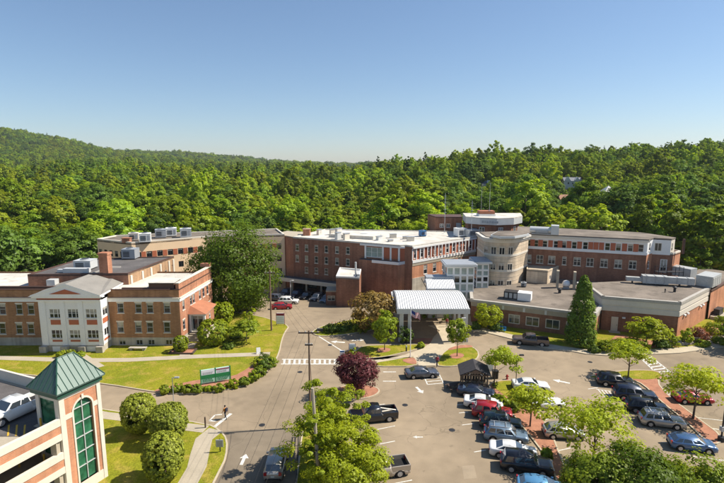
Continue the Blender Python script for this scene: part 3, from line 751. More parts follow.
# ================================================================== DARK-ROOFED BLOCK BEHIND IT
mb = bld('flat_roofed_block', 'low brick block with dark flat roof and tan pilasters behind the portico building', 'building', (-47, 90))
zm = 11.2
c0, c1, c2, c3 = G(27.5, 275.5, zm), G(128, 274.3, zm), G(174, 257, zm), G(79, 259.8, zm)
wall(mb, c0, c1, -.2, zm, BRICK); wall(mb, c2, c3, -3, zm, BRICK); wall(mb, c3, c0, -1, zm, BRICK)
Lm = (W(c2[:2]) - W(c1[:2])).length
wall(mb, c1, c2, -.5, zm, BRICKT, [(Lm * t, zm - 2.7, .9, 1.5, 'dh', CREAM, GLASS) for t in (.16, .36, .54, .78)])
flat(mb, [c0, c1, c2, c3], zm - .2, zm + .02, ROOFD)
parapet(mb, [c0, c1, c2, c3], zm + .03, zm + .2, .3, FLASH, 'roof_edge')
for t in (.05, .27, .45, .66, .86, .97):
    p = W(c1[:2]).lerp(W(c2[:2]), t); d = (W(c2[:2]) - W(c1[:2])).normalized()
    band(mb, p - d * .25, p + d * .25, zm - 3.4 - .2, zm - .35, .14, CREAM, 'pilaster', .02)
hvac((*G(86, 268.5, zm + .05)[:2], zm + .03), (3.0, 2.4, 1.6), 'tall grey rooftop cooling unit with duct on the dark flat roof', LGREY, 0, 1)
hvac((*G(131, 258.5, zm + .05)[:2], zm + .03), (2.6, 2.2, 2.0), 'boxy blue-grey rooftop unit beside the tan building', GREY, 0, 1)
dq = G(78, 272.5, zm + .05)
B0 = B(); B0.box(-2.3, 2.0, -.5, .5, .05, .8); B0.box(-3.4, -2.3, -.35, .35, .1, .6)
tag(obj('roof_duct', B0.data('roof_duct', LGREY), None, (dq.x, dq.y, zm + .03)), 'pale sheet-metal duct lying on the dark flat roof', 'duct')
# ================================================================== TAN THREE-STOREY BUILDING
tb = bld('tan_building', 'tan flat-roofed building with orange brick window bands behind the big shade tree', 'building', (-45, 122))
zt = 11.5
d0, d1, dm, d2 = G(97, 239.8, zt), G(131.4, 243.4, zt), G(206, 237.2, zt), G(284.5, 235, zt)  # front bent at dm so its first stretch catches more sun
db = W((-24, 137)); da = W((-63, 124))
St = (W(d1[:2]) - W(d0[:2])).length
zr1, zr2, zr3 = WALLPX(d1, dm, 168, 252.3)[1], WALLPX(d1, dm, 178, 264.2)[1], WALLPX(d1, dm, 189, 276.3)[1]
for S0, S1 in ((d1, dm), (dm, d2)):
    S0 = W(S0[:2]); S1 = W(S1[:2]); Lt = (S1 - S0).length; rows = []; dT = (S1 - S0).normalized()
    for i, z in enumerate((zr1, zr2, zr3, zr3 - 2.9)):
        s = 1.3
        while s < Lt - 1:
            rows.append((s, z, 1.2, 1.45, 'pair', DARK, GLASS))
            if s + 1.2 < Lt - .7 and (i == 0 or i == 2):
                q = S0 + dT * (s + 1.2); band(tb, q - dT * .5, q + dT * .5, z - .72, z + .72, .05, RPANEL, 'brick_panel', .02)
            s += 2.4
    wall(tb, S0, S1, -5, zt, TANW, rows)
wall(tb, d0, d1, -5, zt, TANW, [(1 + 1.9 * k, z, 1.1, 1.4, 'pair', DARK, GLASS) for k in range(5) for z in (zr1, zr2)])
wall(tb, d2, db, -5, zt, TANW); wall(tb, db, da, -5, zt, TANW); wall(tb, da, d0, -5, zt, TANW)
RP = [W(d0[:2]), W(d1[:2]), W(dm[:2]), W(d2[:2]), db, da]
flat(tb, RP, zt - .4, zt - .05, ROOFG); parapet(tb, RP, zt + .003, zt + .3, .35, CREAM)
for i, (u, v, s) in enumerate([(134, 240.3, 1.9), (145.5, 242, 2.2), (161, 237.5, 2.2), (171.5, 236, 2.2), (186, 237, 2.3)]):
    p = G(u, v, zt); hvac((p.x, p.y, zt - .04), (s * 1.15, s, s * .95), ['squat tan rooftop unit at the corner of the tan building', 'white rooftop unit, second from the corner of the tan building roof', 'dusty grey rooftop unit midway along the tan building roof', 'white rooftop unit between two others on the tan building roof', 'large pale rooftop unit beside the shade tree on the tan building'][i], (CREAM, WHITE, GREY, WHITE, LGREY)[i], .35, 1, 'rooftop units on the tan building')
p = G(127, 242.4, zt); tag(B().box(p.x - .9, p.x + .9, p.y - .6, p.y + .6, zt - .04, zt + 1.0).box(p.x - 1, p.x + 1, p.y - .7, p.y + .7, zt + 1.0, zt + 1.12).obj('brick_vent', BRICKL), 'small red brick vent stack at the tan building corner', 'vent')
# ================================================================== HOSPITAL: CENTRAL BRICK WING
cwg = bld('hospital_wing', 'long four-storey brick wing with white window band and pale flat roof', 'building', (-4, 118))
zw = 11.0; zl = 7.4
A0, A1 = G(293, 238.2, zw), G(400.4, 246.6, zw)
A0 = W(A0[:2]); A1 = W(A1[:2]); dA = (A1 - A0).normalized(); nA = W((dA.y, -dA.x))      # nA points out of the front
dB = W((math.sin(R(52)), math.cos(R(52))))
P1 = A1 + dB * 2.0; P2 = P1 + dA * 1.7
E1 = G(476, 237.4, zw); P3 = W(E1[:2]); dL = (P3 - P2).normalized()
P4 = P3 + W((3, 8)); P5 = W((A0.x + 7, A0.y + 15)); P6 = A0 + W((-.427 * -1, .904)) * 12
la = (A1 - A0).length
def row(us, v0, v1, w_, h_, kind='dh'): return wq(A0, A1, us, lin(297, v0, 359, v1), w_, h_, kind, CREAM, GLASSP)
cols = [297.2, 306.5, 316.3, 326.3, 337, 347.8, 359]
wins = row(cols, 247.3, 251.3, 1.0, 1.75) + row(cols, 258.3, 263.0, 1.0, 1.75) + row(cols[1:4], 269.2, 274.0, 1.0, 1.6)
sblk = WALLPX(A0, A1, 361, 250)[0]
Ablk = A0 + dA * sblk
zbx = WALLPX(A0, A1, 330, 281.5)[1]
wall(cwg, A0, Ablk, zbx, zw, BRICK, wins)
# arcade level set back, with deep lintel and piers
I0, I1 = A0 - nA * 4.2, Ablk - nA * 4.2
wall(cwg, I0, I1, -5, zbx + .2, BRICK, [(s, -1.9, 2.6, 1.8, 'pair', DARK, GLASSP) for s in (3.0, 6.4, 9.8, 13.0)], 'arcade_wall')
flat(cwg, [A0, Ablk, I1, I0], zbx - .25, zbx - .003, ROOFD, 'arcade_soffit')
O0, O1 = A0 - dA * 5 + nA * 2.6, A0 + dA * (sblk - 3.2) + nA * 2.6
zcn = zbx + .1
flat(cwg, [O0, O1, A0 + dA * (sblk - 3.2) - nA * .05, A0 - dA * 5 - nA * .05], zcn - .1, zcn + .12, ROOFD, 'arcade_canopy')
band(cwg, O0, O1, zcn - .75, zcn + .2, .06, CREAM, 'canopy_fascia', .2)
for k in range(6):
    p = O0 + dA * (1.5 + k * 4.3) - nA * .5
    B().box(p.x - .22, p.x + .22, p.y - .22, p.y + .22, gz(p.x, p.y) - .1, zcn - .12).obj('arcade_post', CONC, cwg)
# left stair tower with setback
T0 = A0 - dA * 3.4; T0 = T0 - nA * 1.2
wall(cwg, T0, A0 - nA * .0 + dA * .0, -5, zw + .15, BRICKL, (), 'tower_wall')
wall(cwg, T0 - nA * 8, T0, -5, zw + .15, BRICK, (), 'tower_wall')
flat(cwg, [T0, A0, A0 - nA * 8, T0 - nA * 8], zw + .05, zw + .35, CONC, 'tower_roof')
for k, z in enumerate((1.2, 4.0, 6.9)):
    p0 = T0 - dA * 5.5; band(cwg, p0 - nA * 1.5, T0 - nA * 1.5, z, z + .3, .1, CREAM, 'balcony_slab', 1.0)
wall(cwg, T0 - dA * 6 - nA * 2.6, T0 - nA * 2.6, -5, zw - .3, BRICK, [(2.6, 8.0, 2.2, 1.4, 'pair', DARK, GLASS), (2.6, 5.2, 2.2, 1.4, 'pair', DARK, GLASS), (2.6, 2.4, 2.2, 1.4, 'pair', DARK, GLASS)], 'recess_wall')
flat(cwg, [T0 - dA * 6 - nA * 2.6, T0 - nA * 2.6, T0 - nA * 10, T0 - dA * 6 - nA * 10], zw - .32, zw - .05, CONC, 'recess_roof')
cp = A0 + dA * 1.0 - nA * 5
B().box(cp.x - .9, cp.x + .9, cp.y - .9, cp.y + .9, zw, zw + 1.7).box(cp.x - 1, cp.x + 1, cp.y - 1, cp.y + 1, zw + 1.7, zw + 1.9).obj('roof_stack', BRICKL, cwg)
# big blank block, its top floor a set-back white framed window band
F0, F1 = Ablk + nA * 1.3, A1 + nA * .0
wall(cwg, Ablk + nA * 1.3, A1 + nA * 1.3, -3.5, zl, BRICK, (), 'block_wall')
wall(cwg, Ablk - nA * .2, Ablk + nA * 1.3, -3.5, zl, BRICK, (), 'block_wall')
A1o = A1 + nA * 1.3
wall(cwg, A1o, A1o + dB * 2.0, -3.5, zl, BRICKLIT, (), 'block_wall')
P1 = A1o + dB * 2.0; P2 = P1 + dA * 1.9
flat(cwg, [Ablk + nA * 1.28, A1o, P1, A1 - nA * 2, Ablk - nA * 1], zl - .3, zl + .02, ROOFD, 'block_roof')
band(cwg, A1o - dA * 6.5, A1o, zl - .5, zl + .15, .12, WHITE, 'ledge', e=.1)
band(cwg, A1o, P1, zl - .5, zl + .15, .12, WHITE, 'ledge')
lbl = (A1 - Ablk).length
wall(cwg, Ablk, A1, zl + .03, zw, BRICK, [(lbl * .35, zl + 1.75, 4.4, 2.3, 'tri', WHITE, GLASSB)], 'band_wall')
for t in (.66, .86):
    q = Ablk + dA * (lbl * t); band(cwg, q - dA * .75, q + dA * .75, zl + .5, zw - .6, .06, RPANEL, 'panel', .02)
for t in (.12, .57, .765, .97):
    q = Ablk + dA * (lbl * t); band(cwg, q - dA * .22, q + dA * .22, zl + .16, zw - .35, .12, WHITE, 'mullion', .02)
wall(cwg, A1, P1 - nA * 0, zl + .16, zw, RPANEL, (), 'band_wall')
wall(cwg, P1, P2, -3.5, zw, BRICK, (), 'wall')
# sunlit side wing
lL = (P3 - P2).length
ub, vb = [], []
wins = wq(P2, P3, [425.5, 434.6, 443.7, 451.8, 459.3], lin(425.5, 269.3, 459.3, 261.5), 1.25, 2.2, 'dh', WHITE, GLASS)
wall(cwg, P2, P3, -3.5, zl - .1, BRICKLIT, wins)
top = []
for k in range(10): top.append((lL * (.04 + .097 * k), zl + 1.95, .95, 2.1, 'dh', WHITE, GLASS))
wall(cwg, P2, P3, zl - .1, zw, RPANEL, top, 'band_wall')
for k in range(19):
    q = P2 + dL * (lL * (.0 + .0525 * k)); band(cwg, q - dL * .12, q + dL * .12, zl + .5, zw - .4, .09, WHITE, 'mullion', .02)
band(cwg, P2, P3, zl - .15, zl + .5, .16, WHITE, 'ledge'); band(cwg, P2, P3, zl - .85, zl - .16, .07, CONC, 'stone_course')
band(cwg, P2, P3, zw - .38, zw + .02, .35, WHITE, 'eave'); band(cwg, A1, P1, zw - .38, zw + .02, .3, WHITE, 'eave'); band(cwg, Ablk, A1, zw - .38, zw + .02, .25, WHITE, 'eave', e=.2)
band(cwg, P2, P2 + dL * 9, -3.4, WALLPX(P2, P3, 424, 276)[1], .1, STONE, 'stone_base')
wall(cwg, P3, P4, -3, zw, BRICK); wall(cwg, P4, P5, -4, zw, BRICK); wall(cwg, P5, T0 - nA * 8, -4, zw, BRICK)
RP = [A0 - nA * .02, A1 + nA * .2, P1 + dB * .2, P2 + nA * .2, P3 + W((.3, -.2)), P4, P5, A0 - nA * 12]
flat(cwg, RP, zw + .03, zw + .16, ROOFW)
parapet(cwg, RP, zw + .165, zw + .4, .3, ROOFW, 'roof_edge')
# raised pale roofs and clutter on top
c = A0 + dA * 11 - nA * 8
flat(cwg, [A0 + dA * 8 - nA * 4.5, A0 + dA * 20 - nA * 5.5, A0 + dA * 20 - nA * 10, A0 + dA * 9 - nA * 9], zw + .17, zw + 1.0, ROOFW, 'raised_roof')
# small lower block with white roof and vent pipe
sbk = bld('brick_annex', 'small windowless brick annex with white roof below the long wing', 'building', (-3, 106))
N0, N1 = G(336, 277.5, 5.4), G(359.3, 278.5, 5.4); N0 = W(N0[:2]); N1 = W(N1[:2])
wall(sbk, N0, N1, -3, 5.4, BRICK); wall(sbk, N0 + W((.4, 9)), N0, -3.5, 5.4, BRICK); wall(sbk, N1, N1 + W((.4, 8)), -3, 5.4, BRICK)
flat(sbk, [N0, N1, N1 + W((.4, 8)), N0 + W((.4, 9))], 5.1, 5.42, ROOFW); parapet(sbk, [N0, N1, N1 + W((.4, 8)), N0 + W((.4, 9))], 5.425, 5.75, .25, WHITE)
B().tube([(N1.x - .8, N1.y + 2, 5.4), (N1.x - .8, N1.y + 2, 8.6)], .22, 10).obj('vent_pipe', LGREY, sbk)
B().box(N1.x - .5, N1.x + .1, N1.y + .2, N1.y + 4, 5.5, 6.3).obj('roof_duct', LGREY, sbk)
N3 = N0 + W((-2.4, 2.0))
wall(sbk, N3, N0 + W((0, 2.0)), -3.5, 1.6, BRICK, [(1.2, .2, 1.7, 1.2, 'pair', CREAM, GLASSP)], 'porch_wall'); flat(sbk, [N3, N0 + W((0, 2)), N0 + W((0, 6)), N3 + W((0, 4))], 1.6, 1.9, CONC, 'porch_roof')
# brick penthouse and pavilion with white fascia
ph = bld('brick_penthouse', 'plain brick rooftop penthouse with two small windows and a grey door', 'building', (22, 136))
y = 136.0; x0, x1 = AT(435.5, 225, y).x, AT(461.5, 225, y).x; zt_ = AT(448, 217.4, y).z
q0, q1 = W((x0, y)), W((x1, y - .6))
wall(ph, q0, q1, 0, zt_, BRICK, [(1.7, zt_ - 2.3, 1.1, 1.1, 'pair', WHITE, GLASSP), (3.5, zt_ - 2.3, 1.1, 1.1, 'pair', WHITE, GLASSP)])
wall(ph, q1, q1 + W((1, 7)), 0, zt_, BRICKL); wall(ph, q0 + W((-1.3, 7)), q0, 0, zt_, BRICKL)
flat(ph, [q0, q1, q1 + W((1, 7)), q0 + W((-1.3, 7))], zt_ - .1, zt_ + .2, FLASH)
e0 = q0.lerp(q1, .78); band(ph, e0, e0 + (q1 - q0).normalized() * 1.3, zt_ - 4.3, zt_ - 1.5, .08, GREY, 'door', .02)
pv = bld('roof_pavilion', 'brick roof pavilion with deep white curved fascia and lettering above the rounded tower', 'building', (32, 128))
zp = 16.0
pc = [G(u, v, zp) for u, v in ((466, 217.5), (480, 218.5), (497, 219.2), (514, 218.6), (522.5, 217))]
pc = [W(p[:2]) for p in pc]; bk = [pc[-1] + W((2, 8)), pc[0] + W((1, 9))]
RPv = pc + bk
ins = inset(ccw(RPv), .9); ins = ins if len(ins) == len(RPv) else RPv
flat(pv, RPv, zp - .05, zp + .25, ROOFW); B().prism(ccw(RPv), zp - 1.55, zp - .055).obj('fascia', LGREY, pv)
I = inset(ccw(RPv), .7)
B().prism(I, 6, zp - 1.555).obj('wall', BRICK, pv)
for a, b_, tt in ((1, 2, .1), (2, 3, .3), (3, 4, .4)):
    p = I[a].lerp(I[b_], tt); d = (I[b_] - I[a]).normalized(); ang = math.atan2(d.y, d.x)
    fr, pn, si, li = winparts(1.3, 1.3, 'pair', WHITE, GLASS)
    n_ = W((d.y, -d.x)); p = p + n_ * .14
    wo = obj('window', fr, pv, (p.x, p.y, zp - 2.9), ang); obj('pane', pn, wo)
d = (pc[2] - pc[1]).normalized(); ang = math.atan2(d.y, d.x)
lb = B(); xx = 0
for k, wd_ in enumerate((.5, .3, .55, .4, .6, .3, .45)):
    lb.box(xx, xx + wd_, -.07, -.01, -.3 + .05 * (k % 2), .3 - .06 * (k % 3)); xx += wd_ + .16
p = pc[1].lerp(pc[2], .12); obj('lettering', lb.data('lettering', GREY), pv, (p.x, p.y, zp - .8), ang)
cc = (pc[2] + bk[0] + bk[1] + pc[1]) / 4
cc = W(AT(486, 212, 129).xy)
B().box(cc.x - 2.2, cc.x + 2.2, cc.y - 1.5, cc.y + 1.5, zp + .25, zp + .8).obj('deck_base', WHITE, pv)
B().box(cc.x - 2.0, cc.x + 2.0, cc.y - 1.4, cc.y + 1.4, zp + .805, zp + 1.6).obj('timber_deck', TILE, pv)
for (u, v0, v1, y, r, l) in [(444.5, 232, 193.5, 131, .07, 'thin grey antenna mast beside the brick penthouse'), (471.3, 231, 201, 122, .06, 'lattice antenna mast in front of the roof pavilion'), (481, 213, 184, 130, .035, 'slim whip antenna rising behind the pavilion deck'), (489.3, 211, 183, 128, .04, 'tall white whip antenna on the pavilion deck')]:
    a, b_ = AT(u, v0, y), AT(u, v1, y)
    t = thing('antenna', l, 'antenna', (a.x, a.y, a.z), 0, 'antennas on the hospital roof')
    B().tube([(0, 0, 0), (0, 0, b_.z - a.z)], [r, r * .6], 6).obj('mast', LGREY, t)
    B().box(-.25, .25, -.25, .25, -.05, .15).obj('base_plate', GREY, t)
    if r > .05:
        for k in range(6): B().box(-.45 + .04 * k, .45 - .04 * k, -.03, .03, (b_.z - a.z) * (.5 + .085 * k), (b_.z - a.z) * (.5 + .085 * k) + .07).obj('cross_bar', LGREY, t)
# roof clutter on the wing
for (u, v, s, l, m_) in [(460, 236.5, (2.6, 2.2, 2.2), 'white rooftop unit at the bend of the pale wing roof', WHITE), (474, 236.5, (5.2, 2.2, 1.9), 'long pale rooftop unit in front of the pavilion', LGREY), (422.5, 236.3, (1.6, 1.3, 1.5), 'small bright blue rooftop unit on the pale wing roof', mat('blue_paint', (.05, .17, .36), .5))]:
    p = G(u, v, zw + .17); hvac((p.x, p.y, zw + .16), s, l, m_, .4, 1)
rnd = random.Random(5)
for k in range(12):
    u = 318 + rnd.random() * 98; v = 233.5 + (u - 318) * .045 + rnd.random() * 5
    p = G(u, v, zw + .2); h = .4 + rnd.random() * .7
    t = thing('roof_vent', ('grey metal vent box among the clutter of the long pale roof', 'off-white vent box among the clutter of the long pale roof', 'cream vent box among the clutter of the long pale roof')[k % 3], 'vent', (p.x, p.y, zw + .16 if (u > 360) else zw + .98), rnd.random(), ('grey', 'off-white', 'cream')[k % 3] + ' vents on the long pale roof')
    B().box(-.35 - h / 2, .35 + h / 2, -.4, .4, -.9, h).obj('casing', (LGREY, ROOFW, CREAM)[k % 3], t); B().box(-.45 - h / 2, .45 + h / 2, -.5, .5, h, h + .1).obj('cap', GREY, t)
# ================================================================== LOW FRONT BUILDING
lo = bld('low_pavilion', 'single-storey brick pavilion with grey fascia and gravel roof beside the entrance canopy', 'building', (32, 90))
ZL = 4.6
f0, f1 = W(G(472, 299, ZL)[:2]), W(G(594.5, 313.6, ZL)[:2]); f2 = W(G(603.6, 302, ZL)[:2])
dF = (f1 - f0).normalized(); nF = W((dF.y, -dF.x)); lF = (f1 - f0).length
wn = []
for a, b_, va, vb in ((494, 503, 311, 319.5), (508.5, 520, 311.6, 321), (525.7, 539.3, 313, 325), (545.5, 560, 315, 327.5), (566, 581, 317, 330)):
    s0, z0 = WALLPX(f0, f1, a, (va + vb) / 2); s1, _ = WALLPX(f0, f1, b_, (va + vb) / 2)
    wn.append(((s0 + s1) / 2, 1.75, min(s1 - s0, 2.5), 1.75, 'big', CREAM, GLASSP))
wall(lo, f0, f1, -.1, ZL - 1.3, BRICK, wn); wall(lo, f1, f2, -.1, ZL - 1.3, BRICKLIT)
f3 = f0 + W((1.5, 8)); wall(lo, f3, f0, -.1, ZL - 1.3, BRICK)
for a, b_, e in ((f0, f1, .1), (f1, f2, 0), (f3, f0, 0)):
    band(lo, a, b_, ZL - 1.3, ZL - .45, .12, CONC, 'fascia', .25, e); band(lo, a, b_, ZL - .445, ZL, .3, REDGE, 'roof_edge', .3, e + .2)
for k in range(6):
    q = f0 + dF * (2.1 + k * 3.7); band(lo, q - dF * .18, q + dF * .18, ZL - 1.25, ZL - .5, .17, LGREY, 'fascia_block', .02)
back = [f2, W((43.5, 96)), W((60, 99)), W((58, 107)), W((34, 114)), W((28, 108)), W((22, 104)), f3]
flat(lo, [f0 + nF * -.1, f1 - nF * .1] + back, ZL - .35, ZL - .06, ROOFG)
# entrance hall left of it, behind the canopy
h0, h1 = W(AT(427, 300, 97.5).xy), W(AT(474, 300, 97.0).xy)
wall(lo, h0, h1, -1.2, ZL - .9, BRICK, [(h0.x * 0 + s, 1.5, 1.8, 2.4, 'big', LGREY, GLASS) for s in (2.0, 4.2, 6.4, 8.6)], 'entrance_wall')
band(lo, h0, h1, ZL - .9, ZL - .1, .15, CONC, 'fascia', .25); flat(lo, [h0, h1, h1 + W((0, 10)), h0 + W((0, 10))], ZL - .4, ZL - .08, ROOFG, 'entrance_roof')
# ================================================================== RIGHT-HAND BLOCK
rb = bld('brick_service_block', 'brick service block with deep ribbed beige fascia and a plain beige door', 'building', (48, 86))
ZR = 6.4
r0, r1, r2 = W(G(603, 296, ZR)[:2]), W(G(680, 302, ZR)[:2]), W(G(709, 287.4, ZR)[:2])
wall(rb, r0, r1, -.1, ZR - 2.6, BRICK); wall(rb, r1, r2, -.3, ZR - 2.6, BRICKLIT); wall(rb, r0 + W((1, 8)), r0, ZL - .2, ZR - 2.6, BRICK)
for a, b_, e in ((r0, r1, 0), (r1, r2, 0), (r0 + W((1, 8)), r0, 0)):
    m_ = CREAM
    band(rb, a, b_, ZR - 2.6, ZR - 1.75, .12, m_, 'fascia', .2, .1); band(rb, a, b_, ZR - 1.745, ZR - 1.45, .05, m_, 'fascia_groove', .2)
    band(rb, a, b_, ZR - 1.445, ZR - .5, .16, m_, 'fascia', .2, .12); band(rb, a, b_, ZR - .495, ZR + .02, .24, REDGE, 'roof_edge', .3, .2)
flat(rb, [r0 + W((.1, .15)), r1 + W((0, .3)), r2 + W((-.2, 0)), r2 + W((-4, 7)), r0 + W((1, 10))], ZR - .5, ZR - .06, ROOFG)
s, _ = WALLPX(r0, r1, 614.5, 322); dR = (r1 - r0).normalized(); q = r0 + dR * s
dd = band(rb, q - dR * .55, q + dR * .55, .15, 2.75, .06, CREAM, 'door', .02)
band(rb, q + dR * .35, q + dR * .42, 1.2, 1.35, .1, DARK, 'door_handle', .0)
band(rb, q - dR * .9, q + dR * .9, -.1, .14, 1.3, CONC, 'doorstep', .0)
q2 = r0 + dR * (s + 1.4); band(rb, q2 - dR * .25, q2 + dR * .25, 2.6, 2.85, .25, WHITE, 'wall_lamp', .0)
d12 = (r2 - r1).normalized()
for t in (.18, .28, .72, .82):
    q = r1 + d12 * ((r2 - r1).length * t); band(rb, q - d12 * .3, q + d12 * .3, ZR - 3.0, ZR - 2.75, .3, WHITE, 'wall_lamp', .0)
xb = bld('brick_annex', 'orange brick annex with stepped dark coping beyond the ribbed fascia block', 'building', (72, 98))
ZX = 5.6
x0_, x1_ = r2 + W((.3, -.2)), r2 + d12 * 24
wall(xb, x0_, x1_, -.5, ZX, BRICKLIT); flat(xb, [x0_, x1_, x1_ + W((-5, 6)), x0_ + W((-5, 6))], ZX - .2, ZX + .02, ROOFG)
band(xb, x0_, x1_, ZX + .025, ZX + .3, .15, FLASH, 'coping', .4)
wall(xb, x1_, x1_ + W((-5, 6)), -.5, ZX, BRICKLIT)
q = x0_ + d12 * 3.0; n12 = W((d12.y, -d12.x))
t = thing('loading_platform', 'grey concrete loading platform with dark rail against the orange brick annex', 'platform', (*(q + n12 * 1.5), gz(q.x, q.y)), math.atan2(d12.y, d12.x))
B().box(-2.5, 2.5, -1.3, 1.3, -.1, .7).obj('slab', CONC, t); B().box(-1.0, 1.6, .2, 1.2, .705, 1.9).obj('container', DARK, t)
for x in (-2.4, -.2, 2.4): B().box(x - .04, x + .04, -1.28, -1.2, .7, 1.8).obj('rail_post', DARK, t)
B().box(-2.4, 2.4, -1.27, -1.21, 1.7, 1.78).obj('rail', DARK, t)
# ================================================================== LONG RIGHT WING
rw = bld('hospital_wing', 'long two-storey brick wing with white upper window band above the gravel roof', 'building', (50, 105))
k0a, k0b = W(G(540, 277.6, 4.5)[:2]), W(G(643.8, 285.6, 4.5)[:2])
dK = (k0b - k0a).normalized(); nK = W((dK.y, -dK.x)); kL = k0a - dK * 5.5
ZK = WALLPX(k0a, k0b, 600, 238.5)[1]; ZM = WALLPX(k0a, k0b, 600, 252.2)[1]
wlow = wq(kL, k0b, [528, 539.8, 551.7, 577.1, 590, 604, 618.2, 632.6], lin(540, 259.2, 632.6, 264.8), 1.45, 1.85, 'pairdh', CREAM, GLASS)
wlow += wq(kL, k0b, [564.3], lin(540, 259.2, 632.6, 264.8), .85, 1.85, 'dh', CREAM, GLASS)
wall(rw, kL, k0b, 4.2, ZM, BRICK, wlow)
uw = [529.3, 536, 545, 556, 564, 574.3, 585.4, 607.5, 618.5, 630.4, 641]
wup = wq(kL, k0b, uw, lin(536, 243.4, 618, 247.2), 1.0, 1.6, 'dh', CREAM, GLASS)
wall(rw, kL, k0b, ZM, ZK, WHITE, wup, 'band_wall')
for u in (532.5, 540.5, 550.5, 560, 569, 579.5, 590.7, 596, 601.5, 613, 624.5, 635.8):
    s, z = WALLPX(kL, k0b, u, 243.4 + (u - 536) * .0463); q = kL + dK * s; band(rw, q - dK * .48, q + dK * .48, z - .85, z + .85, .06, RPANEL, 'panel', .02)
band(rw, kL, k0b, ZM - .1, ZM + .5, .14, WHITE, 'ledge', e=.05); band(rw, kL, k0b, ZK - .3, ZK + .1, .4, CREAM, 'eave', e=.3)
dN = W((math.sin(R(50)), math.cos(R(50))))
K1 = k0b + dN * 2.9; K2 = K1 + dK * 3.9; K3 = K2 + dN * 4.2
wall(rw, k0b, K1, 3.5, ZM, BRICKLIT, [(1.4, ZM - 2.3, .8, 1.6, 'dh', WHITE, GLASS)]); wall(rw, k0b, K1, ZM, ZK, WHITE, [(1.4, ZM + 1.5, .9, 1.6, 'dh', WHITE, GLASS)], 'band_wall')
wall(rw, K1, K2, 3.5, ZM - .2, BRICK, [(2.3, ZM - 2.6, 1.3, 2.9, 'big', WHITE, GLASS)]); wall(rw, K2, K3, 3.5, ZM - .0, BRICKLIT)
U2 = K2 - dK * .6 + dN * .0; U3 = U2 + dN * 2.2
wall(rw, K1, U2, ZM - .2, ZK, WHITE, [(1.0, ZM + 1.4, 1.3, 1.7, 'pair', CREAM, GLASSP)], 'band_wall'); wall(rw, U2, U3, ZM, ZK, CREAM, [(.8, ZM + 1.4, .8, 1.7, 'dh', CREAM, GLASSP)], 'band_wall')
Kb = [K3 + W((-3, 7)), kL + W((4, 12))]
wall(rw, K3, Kb[0], 0, ZM, BRICK); wall(rw, Kb[0], Kb[1], 0, ZK, BRICK); wall(rw, Kb[1], kL, 0, ZK, BRICK); wall(rw, U3, K3 + W((-5, 6)), ZM, ZK, BRICK)
flat(rw, [k0b + nK * .3 + dK * .2, K1 + dN * .1, U2 + nK * .2, U3 + dN * .3, Kb[0] + W((-2, 0)), Kb[1], kL + nK * .3], ZK + .105, ZK + .35, ROOFG)
flat(rw, [K1 + dN * .5, K2, K3, Kb[0]], ZM - .35, ZM - .02, ROOFG, 'lower_roof'); parapet(rw, [K1 + dN * .5, K2 + nK * .05, K3 + dN * .05, Kb[0]], ZM + .003, ZM + .35, .3, CREAM)
p = K3; B().box(p.x - 1.0, p.x - .6, p.y - 2.2, p.y - 1.8, ZM, ZK + .2).obj('corner_post', FLASH, rw)
hv = thing('rooftop_unit', 'bulky pale cylinder-ended air handler on the long right wing roof', 'air conditioner', (*G(545, 234, ZK + .4)[:2], ZK + .35), math.atan2(dK.y, dK.x))
hb = B(); hb.tube([(-3.2, 0, .9), (1.8, 0, .9)], .75, 12); hb.obj('drum', LGREY, hv); B().box(1.2, 2.8, -1.0, 1.0, .1, 2.1).obj('casing', LGREY, hv); B().box(-2.8, 2.6, -.7, .7, 0, .25).obj('skid', GREY, hv)
B().box(-2.0, .6, -.9, -.74, .4, 1.0).obj('louvre', GREY, hv)
# ductwork and big air handler on the service block roof
mu = thing('air_handler', 'big pale grey air handler with long duct on the service block roof', 'air conditioner', (*G(660, 285, ZR)[:2], ZR - .05))
g0 = G(660, 285, ZR)
def L2(u, v): p = G(u, v, ZR); return p.x - g0.x, p.y - g0.y
a, b_ = L2(626, 282.6), L2(694, 287.0); d_ = W((b_[0] - a[0], b_[1] - a[1])); an = math.atan2(d_.y, d_.x); ln = d_.length
def part(name, bx, m): 
    o = obj(name, bx.data(name, m), mu, (a[0], a[1], 0), an); return o
part('duct', B().box(0, ln * .24, -.1, .9, .5, 1.25), UNITG); part('duct', B().box(ln * .24 + .003, ln * .62, -.5, 1.3, .25, 1.75), UNITG); part('duct', B().box(ln * .62 + .003, ln, -.3, 1.0, .45, 1.7), UNITG)
for t_ in (.3, .43, .56, .75, .9): part('duct_seam', B().box(ln * t_ - .06, ln * t_ + .06, -.56 if t_ < .6 else -.36, 1.36 if t_ < .6 else 1.06, .4 if t_ > .6 else .2, 1.81 if t_ < .6 else 1.76), GREY)
for t_ in (.1, .33, .58, .8): part('duct_support', B().box(ln * t_ - .1, ln * t_ + .1, .1, .7, 0, .5), DARK)
p = L2(703, 287); o = obj('casing', B().box(-1.4, 1.4, .3, 5.8, .1, 2.15).data('casing', UNITG), mu, (p[0], p[1], 0), math.atan2(d12.y, d12.x) - R(90))
for k in range(4): obj('access_panel', B().box(1.403, 1.46, .5 + 1.3 * k, 1.6 + 1.3 * k, .4, 1.9).data('access_panel', UNITG), mu, (p[0], p[1], 0), math.atan2(d12.y, d12.x) - R(90))
p = L2(688, 278); obj('casing', B().box(-1.2, 1.2, -1, 4, .3, 2.2).data('casing', UNITG), mu, (p[0], p[1], 0), .5)
st = thing('roof_platform', 'dark steel walkway with railings over the pale ductwork', 'platform', (*G(668, 281, ZR)[:2], ZR))
B().box(-2.6, 2.6, -.7, .7, 1.9, 2.0).obj('grating', DARK, st)
